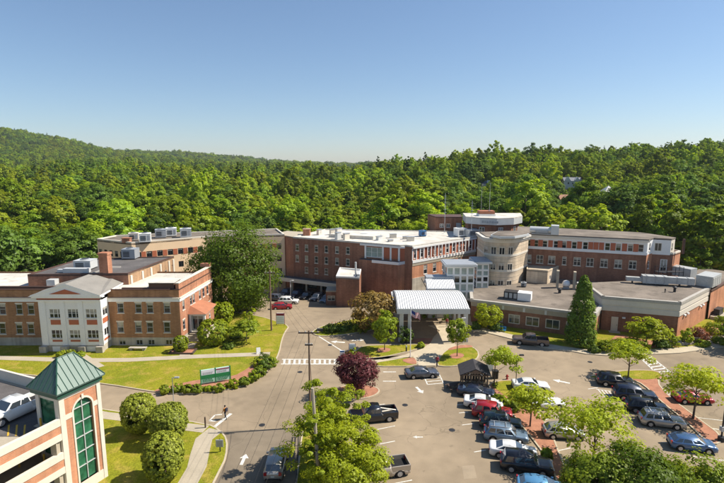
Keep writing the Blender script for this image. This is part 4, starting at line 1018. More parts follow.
for x in (-2.5, -.8, .9, 2.5):
    for y_ in (-.65, .65): B().box(x - .04, x + .04, y_ - .04, y_ + .04, 0, 3.0).obj('post', DARK, st)
for y_ in (-.65, .65): B().box(-2.5, 2.5, y_ - .03, y_ + .03, 2.95, 3.02).obj('rail', DARK, st)
def ventpipe(u, v, z, h, r, l, m_=DARK):
    p = G(u, v, z); t = thing('roof_vent', l, 'vent', (p.x, p.y, z))
    B().lathe([(r, 0), (r, h)], 10).obj('pipe', m_, t); B().lathe([(r * 1.7, h), (r * 1.7, h + .15), (r * .5, h + .3)], 10).obj('cap', m_, t)
ventpipe(674.5, 292, ZR - .06, .8, .22, 'dark mushroom vent on the service block roof'); ventpipe(665, 292.5, ZR - .06, .45, .08, 'thin short pipe on the service block roof')
ventpipe(559.5, 293, ZL - .06, .7, .28, 'dark square-capped vent on the gravel roof near the tall conifer'); ventpipe(606, 289, ZL + .1, .35, .2, 'low pale vent between the gravel roof and service block', LGREY)
hu = thing('rooftop_unit', 'low white and black rooftop unit on the gravel roof by the rounded tower', 'air conditioner', (*G(518, 299, ZL)[:2], ZL - .05), math.atan2(dF.y, dF.x))
B().box(-2.5, 0, -1, 1, .1, 1.5).obj('condenser', DARK, hu); B().box(.003, 2.4, -1, 1, .1, 1.55).obj('casing', WHITE, hu); B().box(-2.4, 2.3, -.9, .9, 0, .12).obj('curb', GREY, hu)
for k in range(3): B().box(-2.3 + .8 * k, -1.75 + .8 * k, -1.05, -1.002, .35, 1.3).obj('louvre', GREY, hu)
tk = thing('tank_enclosure', 'round white tank between two concrete stacks below the long right wing', 'tank', (*G(566, 288, ZL)[:2], ZL - .05), math.atan2(dK.y, dK.x))
for x in (-1.7, 1.5): B().box(x - .25, x + .25, -.6, .6, 0, 3.6).obj('stack', CONC, tk)
B().lathe([(.2, .3), (.75, .6), (.8, 1.0), (.6, 1.5), (.1, 1.7)], 14).obj('tank', WHITE, tk, True); B().box(-.6, .6, -.5, .5, 0, .35).obj('cradle', GREY, tk); B().box(2.0, 3.0, -.4, .6, 0, 1.4).obj('cabinet', LGREY, tk)
for (u, v) in ((523.5, 286.5),):
    p = G(u, v, ZL); hvac((p.x, p.y, ZL - .05), (1.1, .8, .9), 'tiny grey condenser at the foot of the rounded tower', GREY, -.3)
# beige linking volume
lk = bld('linking_volume', 'low beige block volume joining the rounded tower and the right wing', 'building', (38, 106))
l0, l1 = W(G(526, 282.3, 4.5)[:2]), W(G(547, 284.2, 4.5)[:2]); l2 = W(G(559, 278.5, 4.5)[:2])
wall(lk, l0, l1, 4.3, 7.2, BLOCKB); wall(lk, l1, l2, 4.3, 7.2, BLOCKB, [(1.6, 5.7, .9, .9, 'pair', WHITE, GLASS)]); flat(lk, [l0, l1, l2, l0 + W((2, 6))], 7.0, 7.25, CONC)
parapet(lk, [l0, l1, l2, l0 + W((2, 6))], 7.255, 7.5, .25, BLOCKB)
# ================================================================== ROUNDED TOWER
rt = bld('rounded_tower', 'beige rounded stair tower with banded masonry and three rows of windows', 'tower', (28, 104))
rc = W((AT(499, 270, 104.5).x, 104.5)); rr = 4.0
ztw = AT(499, 238.5, 101.5).z
a0 = R(200); a1 = R(-38); N = 26
arc = [rc + W((math.cos(a), math.sin(a))) * rr for a in [a0 + (R(322) - a0) * i / N for i in range(N + 1)]]
e_ = arc[-1]; tgt = W(AT(526.8, 270, 106.5).xy)
RT = arc + [tgt, tgt + W((-1.5, 5)), rc + W((-3.6, 5.5))]
B().prism(ccw(RT), 2, ztw - .8).obj('wall', BLOCKB, rt)
def ring(z0, z1, off, m, nm): B().prism(inset(ccw(RT), -off), z0, z1).obj(nm, m, rt)
ring(ztw - .795, ztw - .3, .22, CREAM, 'cornice'); ring(ztw - .295, ztw + .1, .5, ROOFW, 'roof_rim'); ring(ztw + .105, ztw + .25, -.3, ROOFG, 'roof')
for k in range(12):
    z = 4.6 + k * .8
    if z < ztw - 1.2: ring(z, z + .07, .025, CONC, 'band_course')
for z in (7.6, 10.9): ring(z - .2, z + .25, .08, CREAM, 'floor_band')
for u in (485.8, 493.2, 501.3, 509.8):
    best = min((abs(PR(*(rc + W((math.cos(a), math.sin(a))) * rr), 9)[0] - u), a) for a in [R(190 + k * .5) for k in range(270)])[1]
    n_ = W((math.cos(best), math.sin(best))); p = rc + n_ * (rr + .13)
    for v in (250.8, 267.6, 283):
        z = AT(u, v, p.y).z
        fr, pn, si, li = winparts(1.15, 1.7 if v < 275 else 1.1, 'pair', CREAM, GLASS)
        wo = obj('window', fr, rt, (p.x, p.y, z), best + math.pi / 2); obj('pane', pn, wo)
zs = 15.4
sp = [W(G(u, v, zs)[:2]) for u, v in ((490.5, 235), (500, 236.6), (515, 236.4), (529.3, 233.8), (522, 231), (497, 231.2))]
B().prism(ccw(inset(ccw(sp), .5)), ztw + .26, zs - .45).obj('roof_house', CONC, rt); B().prism(ccw(sp), zs - .44, zs).obj('roof_slab', LGREY, rt); B().prism(inset(ccw(sp), .3), zs + .003, zs + .12).obj('slab_membrane', ROOFG, rt)
# ================================================================== GLASS ATRIUM
at_ = bld('glass_atrium', 'white framed glass atrium of two stepped volumes beside the rounded tower', 'building', (19, 97))
def glassbox(x0, x1, y0, y1, z0, z1, nx_, nz_, ny_):
    for P, Q, n_ in (((x0, y0), (x1, y0), nx_), ((x1, y0), (x1, y1), ny_), ((x0, y1), (x0, y0), ny_)):
        L = math.dist(P, Q); wn = []
        for i in range(n_):
            for j in range(nz_):
                wn.append((L * (i + .5) / n_, z0 + .15 + (z1 - z0 - .3) * (j + .5) / nz_, L / n_ - .22, (z1 - z0 - .3) / nz_ - .2, 'frame', WHITE, GLASSB if (j != 2) else GLASS))
        wall(at_, P, Q, z0, z1, WHITE, wn, 'curtain_wall')
    B().box(x0 - .5, x1 + .5, y0 - .6, y1, z1 + .005, z1 + .4).obj('roof', LGREY, at_)
    B().box(x0 - .3, x1 + .3, y0 - .4, y1, z1 + .405, z1 + .5).obj('roof_cap', GREY, at_)
ya = 95.2
glassbox(AT(447, 270, ya).x, AT(474.5, 270, ya).x, ya, ya + 5, 2.8, AT(460, 266.5, ya).z, 4, 4, 2)
yb_ = 98.5
glassbox(AT(476.5, 270, yb_).x, AT(489, 270, yb_).x, yb_, yb_ + 5, 3.0, AT(480, 263.5, yb_).z, 2, 5, 2)
yv = 92.5
vs = bld('entrance_vestibule', 'small vestibule with curved white roof behind the entrance canopy', 'building', (15, 93))
vx0, vx1 = AT(428.5, 290, yv).x, AT(452.5, 290, yv).x; ze_ = AT(440, 288.5, yv).z
wall(vs, (vx0, yv), (vx1, yv), -.5, ze_, LGREY, [((vx1 - vx0) * t, ze_ - 1.0, 1.35, 1.4, 'pair', WHITE, GLASSP) for t in (.2, .5, .8)]); wall(vs, (vx1, yv), (vx1, yv + 4), -.5, ze_, LGREY); wall(vs, (vx0, yv + 4), (vx0, yv), -.5, ze_, LGREY)
def vault(root, x0, x1, y0, y1, ze, rise, m, nm, th=.16, n=14, ribs=0, rib_m=None):
    P = []
    for i in range(n + 1):
        t = i / n; P.append((y0 + (y1 - y0) * t, ze + rise * math.sin(math.pi * t) ** .9))
    V = []; F = []
    for x in (x0, x1):
        for y, z in P: V.append((x, y, z))
        for y, z in P: V.append((x, y, z + th))
    k = n + 1
    for i in range(n):
        F += [(i, i + 1, 2 * k + i + 1, 2 * k + i), (k + i, 3 * k + i, 3 * k + i + 1, k + i + 1), (i, k + i, k + i + 1, i + 1), (2 * k + i, 2 * k + i + 1, 3 * k + i + 1, 3 * k + i)]
    F += [(0, 2 * k, 3 * k, k), (n, k + n, 3 * k + n, 2 * k + n)]
    o = meshobj(nm, V, F, m, root)
    if ribs:
        rb_ = B()
        for (i) in range(n):
            (ya, za_), (yb, zb2) = P[i], P[i + 1]
            rb_.add([(-.045, ya, za_ + th), (.045, ya, za_ + th), (.045, yb, zb2 + th), (-.045, yb, zb2 + th), (-.045, ya, za_ + th + .09), (.045, ya, za_ + th + .09), (.045, yb, zb2 + th + .09), (-.045, yb, zb2 + th + .09)],
                    [(4, 5, 6, 7), (0, 1, 5, 4), (1, 2, 6, 5), (3, 0, 4, 7)])
        me = rb_.data('roof_seam', rib_m or m)
        for q in range(ribs):
            ob_ = bpy.data.objects.new('roof_seam', me); ob_.location = (x0 + (x1 - x0) * (q + .5) / ribs, 0, 0); link(ob_, root)
    return o
vault(vs, vx0 - .4, vx1 + .4, yv - .7, yv + 4.6, ze_, 1.2, WHITE, 'roof', ribs=16)
B().box(vx0 - .2, vx1 + .6, yv + 2.2, yv + 4.6, ze_ + .3, ze_ + 1.75).obj('rear_screen', GREY, vs)
# ================================================================== ENTRANCE CANOPY
CANW = mat('canopy_white', (.72, .71, .68), .5, .1, .4, 4)
cn = bld('entrance_canopy', 'white ribbed barrel-roofed entrance canopy on pale posts over the drive', 'canopy', (13, 84))
cy0, cy1 = 79.3, 91.0
cx0, cx1 = AT(397.6, 309, cy0).x, AT(469.5, 309, cy0).x
zc = AT(430, 309.5, cy0).z
vault(cn, cx0, cx1, cy0, cy1, zc, .95, CANW, 'roof', ribs=30)
B().box(cx0 - .1, cx1 + .1, cy0 - .12, cy0 + .2, zc - .75, zc + .12).obj('fascia', LGREY, cn); B().box(cx0 - .1, cx1 + .1, cy1 - .2, cy1 + .12, zc - .75, zc + .12).obj('fascia', LGREY, cn)
for x in (cx0 - .1, cx1 - .15):
    B().box(x, x + .25, cy0 + .205, cy1 - .205, zc - .75, zc - .05).obj('fascia', LGREY, cn)
    n = 10; P = [(cy0 + .3 + (cy1 - cy0 - .6) * i / n, zc - .05 + .95 * math.sin(math.pi * i / n) ** .9 * .98) for i in range(n + 1)]
    V = [(x + .05, y, z) for y, z in P] + [(x + .2, y, z) for y, z in P]
    meshobj('gable_end', V, [tuple(range(n + 1)), tuple(range(2 * n + 1, n, -1))], WHITE, cn)
B().box(cx0, cx1, cy0 + .21, cy1 - .21, zc - .5, zc - .3).obj('soffit', CREAM, cn)
B().box(cx0 - .05, cx1 + .05, cy1 + .125, 97.3, zc - 2.0, zc - 1.7).obj('shade_slab', LGREY, cn)  # slab added to shade the plaza between canopy and hall
for (x, y) in ((cx0 + .7, cy0 + .5), (cx1 - .5, cy0 + .5), (cx0 + .7, cy1 - .8), (cx1 - .3, cy1 - .8), (cx0 + 2.0, cy0 + .5), (cx1 - 1.6, cy0 + .5)):
    thick = .34 if x in (cx0 + .7, cx1 - .5) else .2
    B().box(x - thick, x + thick, y - thick, y + thick, gz(x, y) - .05, zc - .75).box(x - thick - .12, x + thick + .12, y - thick - .12, y + thick + .12, gz(x, y) - .05, .55).obj('post', LGREY, cn)
tag(B().tube([(cx1 - 1.0, cy0 - .4, 0), (cx1 - 1.0, cy0 - .4, 4.2)], .06, 8).box(cx1 - 1.35, cx1 - .65, cy0 - .6, cy0 - .2, 4.2, 4.45).obj('lamp_post', LGREY), 'short pale lamp post in front of the canopy corner post', 'lamp post')
# ================================================================== PARKING GARAGE
gr = bld('parking_garage', 'parking garage with green-roofed stair tower and arched green window', 'garage', (-27, 41))
ZE = 10.5
Bq = W(G(57, 394, ZE)[:2]); eB = W((.392, .920)).normalized(); eA = W((-eB.y, eB.x)); LB, LA = 4.35, 3.55
def T(a, b_): return Bq + eB * a + eA * b_
zt0 = ZE - .55; o_ = .22
t00, t10, t11, t01 = T(o_, o_), T(LB - o_, o_), T(LB - o_, LA - o_), T(o_, LA - o_)
# lit face with the tall arched window
wallL = LB - 2 * o_
s0, ztop = WALLPX(t00, t10, 84, 397); _, zbot = WALLPX(t00, t10, 92, 479)
sc_ = WALLPX(t00, t10, 84.5, 425)[0]
hw = .93
ang = math.atan2(eB.y, eB.x)
def ft(name, bx, m, dy=0.0): return obj(name, bx.data(name, m), gr, (t00.x, t00.y, 0), ang)
zspr = ztop - hw
# brick panel wall with arched hole
n = 14; arcp = [(sc_ + hw * math.cos(math.pi * i / n), zspr + hw * math.sin(math.pi * i / n)) for i in range(n + 1)]
zbw = 1.1
V = [(0, 0, -.1), (sc_ - hw, 0, -.1), (sc_ + hw, 0, -.1), (wallL, 0, -.1), (0, 0, zbw), (sc_ - hw, 0, zbw), (sc_ + hw, 0, zbw), (wallL, 0, zbw), (0, 0, zspr), (sc_ - hw, 0, zspr), (sc_ + hw, 0, zspr), (wallL, 0, zspr), (0, 0, zt0), (wallL, 0, zt0)]
F = [(0, 1, 5, 4), (1, 2, 6, 5), (2, 3, 7, 6), (4, 5, 9, 8), (6, 7, 11, 10)]
k = len(V); V += [(a, 0, z) for a, z in arcp]; m2 = len(V); V += [(a, 0, zt0) for a, z in arcp]
for i in range(n): F.append((k + i, k + i + 1, m2 + i + 1, m2 + i))
F += [(10, 11, 13, m2, k)[:5], (9, k + n, m2 + n, 12, 8)]
rv = len(V); loop = [(sc_ + hw, zbw)] + arcp + [(sc_ - hw, zbw)]
V += [(a, 0, z) for a, z in loop] + [(a, .3, z) for a, z in loop]; q = len(loop)
for i in range(q - 1): F.append((rv + i, rv + i + 1, rv + q + i + 1, rv + q + i))
obj('tower_wall', meshdata('tower_wall', V, F, BRICKLIT), gr, (t00.x, t00.y, 0), ang)
gv = [(a, .2, z) for a, z in loop]; pane = obj('arched_window', meshdata('arched_window', gv, [tuple(range(len(gv)))], GLASSG), gr, (t00.x, t00.y, 0), ang)
b = B(); b.box(sc_ - .035, sc_ + .035, .1, .19, zbw, ztop - .03)
for kk in range(5): b.box(sc_ - hw, sc_ + hw, .1, .185, zbw + 1.45 + kk * 1.42 - .03, zbw + 1.45 + kk * 1.42 + .03)
mo = obj('mullions', b.data('mullions', LGREY), pane)
# pale quoins, arch surround, bands
V = []; F = []
for i, (a, z) in enumerate([(sc_ + hw * math.cos(math.pi * i / n), zspr + hw * math.sin(math.pi * i / n)) for i in range(n + 1)]):
    r_ = (hw + .16) / hw; V += [(a, -.06, z), (sc_ + (a - sc_) * r_, -.06, zspr + (z - zspr) * r_)]
    V += [(a, .02, z), (sc_ + (a - sc_) * r_, .02, zspr + (z - zspr) * r_)]
for i in range(n):
    j = 4 * i; F += [(j, j + 1, j + 5, j + 4), (j + 1, j + 3, j + 7, j + 5), (j, j + 4, j + 6, j + 2)]
obj('arch_surround', meshdata('arch_surround', V, F, CREAM), gr, (t00.x, t00.y, 0), ang)
ft('jamb', B().box(sc_ - hw - .16, sc_ - hw, -.06, .02, zbw, zspr), CREAM); ft('jamb', B().box(sc_ + hw, sc_ + hw + .16, -.06, .02, zbw, zspr), CREAM)
ft('keystone', B().box(sc_ - .1, sc_ + .1, -.12, -.062, ztop - .02, ztop + .42), CREAM)
ft('quoin', B().box(-.06, .42, -.08, .3, -.1, zt0), CREAM); ft('quoin', B().box(wallL - .3, wallL + .08, -.08, .3, -.1, zt0), CREAM)
ft('stone_band', B().box(.425, sc_ - hw - .165, -.05, .02, zspr - .35, zspr + .1), CREAM); ft('stone_band', B().box(sc_ + hw + .165, wallL - .305, -.05, .02, zspr - .35, zspr + .1), CREAM)
ft('stone_band', B().box(.425, wallL - .305, -.05, .02, zt0 - .3, zt0), CREAM); ft('plinth', B().box(.425, wallL - .305, -.05, .02, -.1, zbw - .01), CREAM)
# other three faces; the shaded one has the doorway to the top deck
ztd = AT(61, 420, Bq.y).z; ZD = ztd - 1.15
wA = (t01 - t00).length
gh = [(wA * .46, ZD + 1.35, 2.1, 2.6, 'frame', CREAM, GLASSG), (wA * .46, ZD - 1.7, 2.1, 2.3, 'frame', CREAM, GLASSG)]
wall(gr, t01, t00, -.1, zt0, CREAM, gh, 'tower_wall'); wall(gr, t11, t01, -.1, zt0, CREAM, (), 'tower_wall'); wall(gr, t10, t11, -.1, zt0, CREAM, (), 'tower_wall')
for f_ in (.06, .86): 
    q = t01.lerp(t00, f_); band(gr, q, q + (t00 - t01).normalized() * .45, -.1, zt0, .1, CREAM, 'pilaster', .02)
# green hipped metal roof with standing seams
ex = [T(-.02, -.02), T(LB + .02, -.02), T(LB + .02, LA + .02), T(-.02, LA + .02)]
B().prism(ccw(ex), zt0, ZE - .02).obj('fascia', GREENT, gr)
ov = [T(-.2, -.2), T(LB + .2, -.2), T(LB + .2, LA + .2), T(-.2, LA + .2)]
rz = ZE + 2.35
ra, rb2 = T(LB * .34, LA * .5), T(LB * .70, LA * .5)
V = [(p.x, p.y, ZE) for p in ov] + [(ra.x, ra.y, rz), (rb2.x, rb2.y, rz)] + [(p.x, p.y, ZE - .12) for p in ov]
B().add(V, [(0, 1, 5, 4), (1, 2, 5), (2, 3, 4, 5), (3, 0, 4), (6, 9, 8, 7), (0, 6, 7, 1), (1, 7, 8, 2), (2, 8, 9, 3), (3, 9, 6, 0)]).obj('tower_roof', GREENR, gr)
def seam(p, q):
    p = Vector(p); q = Vector(q); B().tube([p + Vector((0, 0, .02)), q + Vector((0, 0, .02))], .035, 4).obj('roof_seam', GREENT, gr)
def onhip(c0_, c1_, a_, b_, t):        # point on eave c0-c1 at t and the matching point on the slope's upper boundary
    e = Vector(c0_).lerp(Vector(c1_), t)
    dd = (Vector(c1_) - Vector(c0_)); Lh = dd.length; dd.normalize()
    ta = (Vector(a_) - Vector(c0_)).dot(dd) / Lh; tb_ = (Vector(b_) - Vector(c0_)).dot(dd) / Lh
    if t < ta: u_ = Vector(c0_).lerp(Vector(a_), t / max(ta, 1e-4))
    elif t > tb_: u_ = Vector(c1_).lerp(Vector(b_), (1 - t) / max(1 - tb_, 1e-4))
    else: u_ = Vector(a_).lerp(Vector(b_), (t - ta) / max(tb_ - ta, 1e-4))
    return e, u_
for c0_, c1_, a_, b_, nn_ in ((V[0], V[1], V[4], V[5], 9), (V[1], V[2], V[5], V[5], 7), (V[2], V[3], V[5], V[4], 9), (V[3], V[0], V[4], V[4], 7)):
    for i in range(1, nn_): seam(*onhip(c0_, c1_, a_, b_, i / nn_))
for i, j in ((0, 4), (1, 5), (2, 5), (3, 4), (4, 5)): B().tube([Vector(V[i]) + Vector((0, 0, .02)), Vector(V[j]) + Vector((0, 0, .02))], .06, 5).obj('ridge_cap', GREENT, gr)
# decks and spandrels along the sunlit edge, running towards and past the viewer's side
ed = lambda a, b_: T(-a, b_)
def spandrel(zt_):
    for z0, z1, m, nm in ((zt_ - .62, zt_, CREAM, 'coping'), (zt_ - 1.35, zt_ - .625, BRICKLIT, 'brick_spandrel'), (zt_ - 1.95, zt_ - 1.355, CREAM, 'beam')):
        pr_ = .0 if nm == 'brick_spandrel' else .06
        band(gr, ed(46, .15), ed(-.1, .15), z0, z1, pr_, m, nm, .3)
    flat(gr, [ed(46, .3), ed(-.1, .3), ed(-.1, LA), ed(-4.6, LA), ed(-4.6, 34), ed(46, 34)], zt_ - 1.35, zt_ - 1.16, CONC, 'deck')
for kq in range(3): spandrel(ztd - 3.12 * kq)
for a in (0.3, 8, 16, 24, 32):
    q = ed(a, .5); B().box(q.x - .25, q.x + .25, q.y - .25, q.y + .25, -.1, ztd - 1.4).obj('column', CONC, gr)
wall(gr, T(4.6, LA), T(4.6, 34), -.1, ztd - .1, CREAM, (), 'rear_wall') if False else None
band(gr, T(4.62, 34), T(4.62, LA), -.1, ztd - .05, .0, CREAM, 'rear_wall', .25)
band(gr, ed(46, 34), T(4.62, 34), -.1, ztd - .05, .0, CREAM, 'rear_wall', .25)
band(gr, T(-4, 12), T(-4, 4.5), 0, ztd - 1.4, .0, CONC, 'core_wall', .25)
dk = [W(G(u, v, ZD)[:2]) for u, v in ((-60, 436.5), (0, 436.5), (20, 436.5), (32, 434.5))]
flat(gr, dk + [T(-.4, 1.0), T(-.3, LA - .3), T(4.2, LA + .2), T(4.2, 30), dk[0] + W((-5, 3))], ZD + .001, ZD + .02, ROOFD, 'deck_asphalt')
for u in (8, 16, 24): 
    a, b_ = G(u, 436, ZD), G(u + 1.0, 425, ZD); d_ = (W(b_[:2]) - W(a[:2])).normalized(); n_ = W((d_.y, -d_.x)) * .07
    B().prism(ccw([W(a[:2]) + n_, W(b_[:2]) + n_, W(b_[:2]) - n_, W(a[:2]) - n_]), ZD + .021, ZD + .028).obj('stall_line', PAINTY, gr)
for (u, v, z) in ((41.5, 429, ZD), (45, 465, ZD - 3.12), (19.5, 467, ZD - 3.12)):
    p = G(u, v, z); tag(B().lathe([(.09, 0), (.09, 1.0), (.05, 1.05)], 10, (p.x, p.y, z)).obj('bollard', PAINTY), ('yellow steel bollard at the tower doorway on the top deck', 'yellow steel bollard inside the lower garage level', 'yellow bollard deeper in the lower garage level')[(41.5, 45, 19.5).index(u)], 'bollard', 'yellow bollards in the garage')
# ================================================================== VEHICLES
def paint(name, c, metal=.25): return mat('paint_' + name, c, .32, .05, .5, 3, metal=metal, spec=.5, coat=.7)
HEADL = mat('headlight_glass', (.62, .64, .66), .12, .05, spec=.7)
TAILL = mat('taillight_red', (.30, .012, .012), .2, .05, spec=.6)
RIM = mat('alloy_rim', (.45, .45, .46), .35, .08, metal=.6)
PLATE = mat('number_plate', (.55, .58, .52), .5, .05)
CK = dict(
 sedan=dict(L=4.75, W=1.84, H=1.44, wb=2.75, hood=.84, belt=.95, deck=1.02, A=.98, Bx=.22, C=-.95, D=-1.78, roofy=.66, wr=.33, win=(.5,)),
 coupe=dict(L=4.5, W=1.80, H=1.40, wb=2.65, hood=.82, belt=.93, deck=1.0, A=.9, Bx=.15, C=-.9, D=-1.8, roofy=.65, wr=.33, win=(.62,)),
 suv=dict(L=4.65, W=1.88, H=1.74, wb=2.70, hood=1.0, belt=1.04, deck=1.03, A=1.12, Bx=.48, C=-1.75, D=-2.12, roofy=.70, wr=.36, win=(.36, .68)),
 bigsuv=dict(L=5.0, W=1.96, H=1.82, wb=2.90, hood=1.05, belt=1.09, deck=1.07, A=1.15, Bx=.55, C=-1.98, D=-2.32, roofy=.72, wr=.38, win=(.36, .68)),
 hatch=dict(L=4.35, W=1.80, H=1.48, wb=2.62, hood=.88, belt=.96, deck=.98, A=1.22, Bx=.42, C=-1.45, D=-1.98, roofy=.67, wr=.33, win=(.40, .74)),
 pickup=dict(L=5.75, W=2.0, H=1.86, wb=3.55, hood=1.14, belt=1.20, deck=.72, A=1.30, Bx=.66, C=-.78, D=-.98, roofy=.74, wr=.41, win=(.55,)))
def lower_body(k):
    L, Wd = k['L'], k['W'] / 2; n = 44; wr = k['wr']; ar = wr + .07
    V = []; F = []; mi = []
    pick = k is CK['pickup']
    for i in range(n + 1):
        x = -L / 2 + L * i / n; e = abs(x) / (L / 2)
        tw = 1 - .10 * max(0, (e - .82) / .18) ** 2
        if x > k['A']: t = (x - k['A']) / (L / 2 - k['A']); top = k['belt'] + (k['hood'] - k['belt']) * min(1, t * 2.2) - .16 * max(0, (t - .72) / .28) ** 1.6
        elif x < k['D']: t = (k['D'] - x) / (L / 2 + k['D'] + 1e-6); top = k['deck'] - (.10 * max(0, (t - .6) / .4) ** 2 if not pick else 0)
        else: top = k['belt'] + (k['deck'] - k['belt']) * max(0, (k['A'] - x) / (k['A'] - k['D'])) * (0 if pick else 1)
        if pick and x < k['D'] - .1: top = .74
        zb = .26 + .12 * max(0, (e - .86) / .14)
        for wx in (-k['wb'] / 2, k['wb'] / 2):
            d = abs(x - wx)
            if d < ar: zb = max(zb, wr + math.sqrt(ar * ar - d * d))
        zb = min(zb, top - .06)
        w_ = Wd * tw; mid = zb + (top - zb) * .5
        S = [(0, .2), (w_ * .72, .2), (w_ * .965, zb), (w_, mid), (w_ * .985, top - .07 * (top > zb + .15)), (w_ * .92, top), (w_ * .5, top + .018), (0, top + .025)]
        V += [(x, -y, z) for y, z in S] + [(x, y, z) for y, z in S]
    m = 8
    for i in range(n):
        a, b_ = i * 16, (i + 1) * 16
        for j in range(m - 1):
            F.append((a + j, b_ + j, b_ + j + 1, a + j + 1)); mi.append(1 if j < 2 else 0)
            F.append((a + 8 + j + 1, b_ + 8 + j + 1, b_ + 8 + j, a + 8 + j)); mi.append(1 if j < 2 else 0)
    for a, fl in ((0, 0), (n * 16, 1)):
        for j in range(m - 1):
            f = (a + j, a + j + 1, a + 8 + j + 1, a + 8 + j); F.append(f if not fl else f[::-1]); mi.append(1 if j < 1 else 0)
    return V, F, mi
CARM = {}
def carmesh(kind):
    if kind in CARM: return CARM[kind]
    k = CK[kind]; Wd = k['W'] / 2; M = {}
    V, F, mi = lower_body(k); M['body'] = (V, F, mi)
    zb, zr = k['belt'] - .02, k['H'] - .05; yb, yr = Wd * .92, Wd * k['roofy'] + .06
    zd = (k['deck'] if kind != 'pickup' else k['belt']) - .02
    A, Bx, C, D = k['A'], k['Bx'], k['C'], k['D']
    cv = [(A, -yb, zb), (A, yb, zb), (D, yb, zd), (D, -yb, zd), (Bx, -yr, zr - .02), (Bx, yr, zr - .02), (C, yr, zr - .03), (C, -yr, zr - .03), ((Bx + C) / 2, -yr - .01, zr + .03), ((Bx + C) / 2, yr + .01, zr + .03)]
    bm = bmesh.new(); vs = [bm.verts.new(p) for p in cv]
    for f in ((0, 1, 5, 4), (2, 3, 7, 6), (4, 5, 9, 8), (8, 9, 6, 7), (1, 2, 6, 9, 5), (3, 0, 4, 8, 7)): bm.faces.new([vs[i] for i in f])
    bmesh.ops.bevel(bm, geom=[e for e in bm.edges if len(e.link_faces) == 2], offset=.05, segments=2, affect='EDGES')
    me = bpy.data.meshes.new('cabin'); bm.to_mesh(me); bm.free(); me.polygons.foreach_set('use_smooth', [True] * len(me.polygons)); M['cabin'] = me
    def quad(a, b_, c, d, off):
        a, b_, c, d = map(Vector, (a, b_, c, d)); n_ = (b_ - a).cross(d - a).normalized() * off
        Q = [p + n_ for p in (a, b_, c, d)]; q2 = [p - n_ * .5 for p in (a, b_, c, d)]
        return [tuple(p) for p in Q + q2], [(0, 1, 2, 3), (0, 4, 5, 1), (1, 5, 6, 2), (2, 6, 7, 3), (3, 7, 4, 0)]
    def lerp(p, q, t): return tuple(p[i] + (q[i] - p[i]) * t for i in range(3))
    def face(a, b_, c, d, s0, s1, t0, t1):   # sub-quad of face a-b (bottom), d-c (top)
        def P(s, t): return lerp(lerp(a, b_, s), lerp(d, c, s), t)
        return P(s0, t0), P(s1, t0), P(s1, t1), P(s0, t1)
    W_ = {}
    W_['windshield'] = [quad(*face(cv[0], cv[1], cv[5], cv[4], .06, .94, .06, .93), .014)]
    W_['rear_window'] = [quad(*face(cv[2], cv[3], cv[7], cv[6], .08, .92, .14, .9), .014)]
    sd = []
    cuts = [.04] + list(k['win']) + [.955]
    for s0, s1 in zip(cuts, cuts[1:]):
        g = .018
        sd.append(quad(*face(cv[3], cv[0], cv[4], cv[7], 1 - s1 + g, 1 - s0 - g, .12, .88), .014))
        sd.append(quad(*face(cv[1], cv[2], cv[6], cv[5], s0 + g, s1 - g, .12, .88), .014))
    W_['side_window'] = sd; M['win'] = W_
    L = k['L']; wr = k['wr']
    tw = .225
    prof = [(wr * .62, -tw / 2), (wr * .95, -tw / 2), (wr, -tw / 2 + .04), (wr, tw / 2 - .04), (wr * .95, tw / 2), (wr * .62, tw / 2)]
    def lathe_y(prof, n=20, cap=True):
        V = []; F = []
        for r, y in prof:
            for q in range(n): V.append((r * math.cos(2 * math.pi * q / n), y, r * math.sin(2 * math.pi * q / n)))
        for i in range(len(prof) - 1):
            for q in range(n): F.append((i * n + q, i * n + (q + 1) % n, (i + 1) * n + (q + 1) % n, (i + 1) * n + q))
        if cap: F += [tuple(range(n)), tuple(range(len(prof) * n - 1, (len(prof) - 1) * n - 1, -1))]
        return V, F
    M['tyre'] = meshdata('wheel', *lathe_y(prof), BLACK)
    rv, rf = lathe_y([(wr * .64, -tw / 2 - .012), (wr * .6, -tw / 2 - .02), (wr * .2, -tw / 2 - .005), (wr * .12, -tw / 2 - .03)], 10)
    rv2, rf2 = lathe_y([(wr * .12, tw / 2 + .03), (wr * .2, tw / 2 + .005), (wr * .6, tw / 2 + .02), (wr * .64, tw / 2 + .012)], 10)
    rb = B(); rb.add(rv, rf); rb.add(rv2, rf2); M['rim'] = rb.data('rim', RIM)
    CARM[kind] = M
    return M
CARD = {}
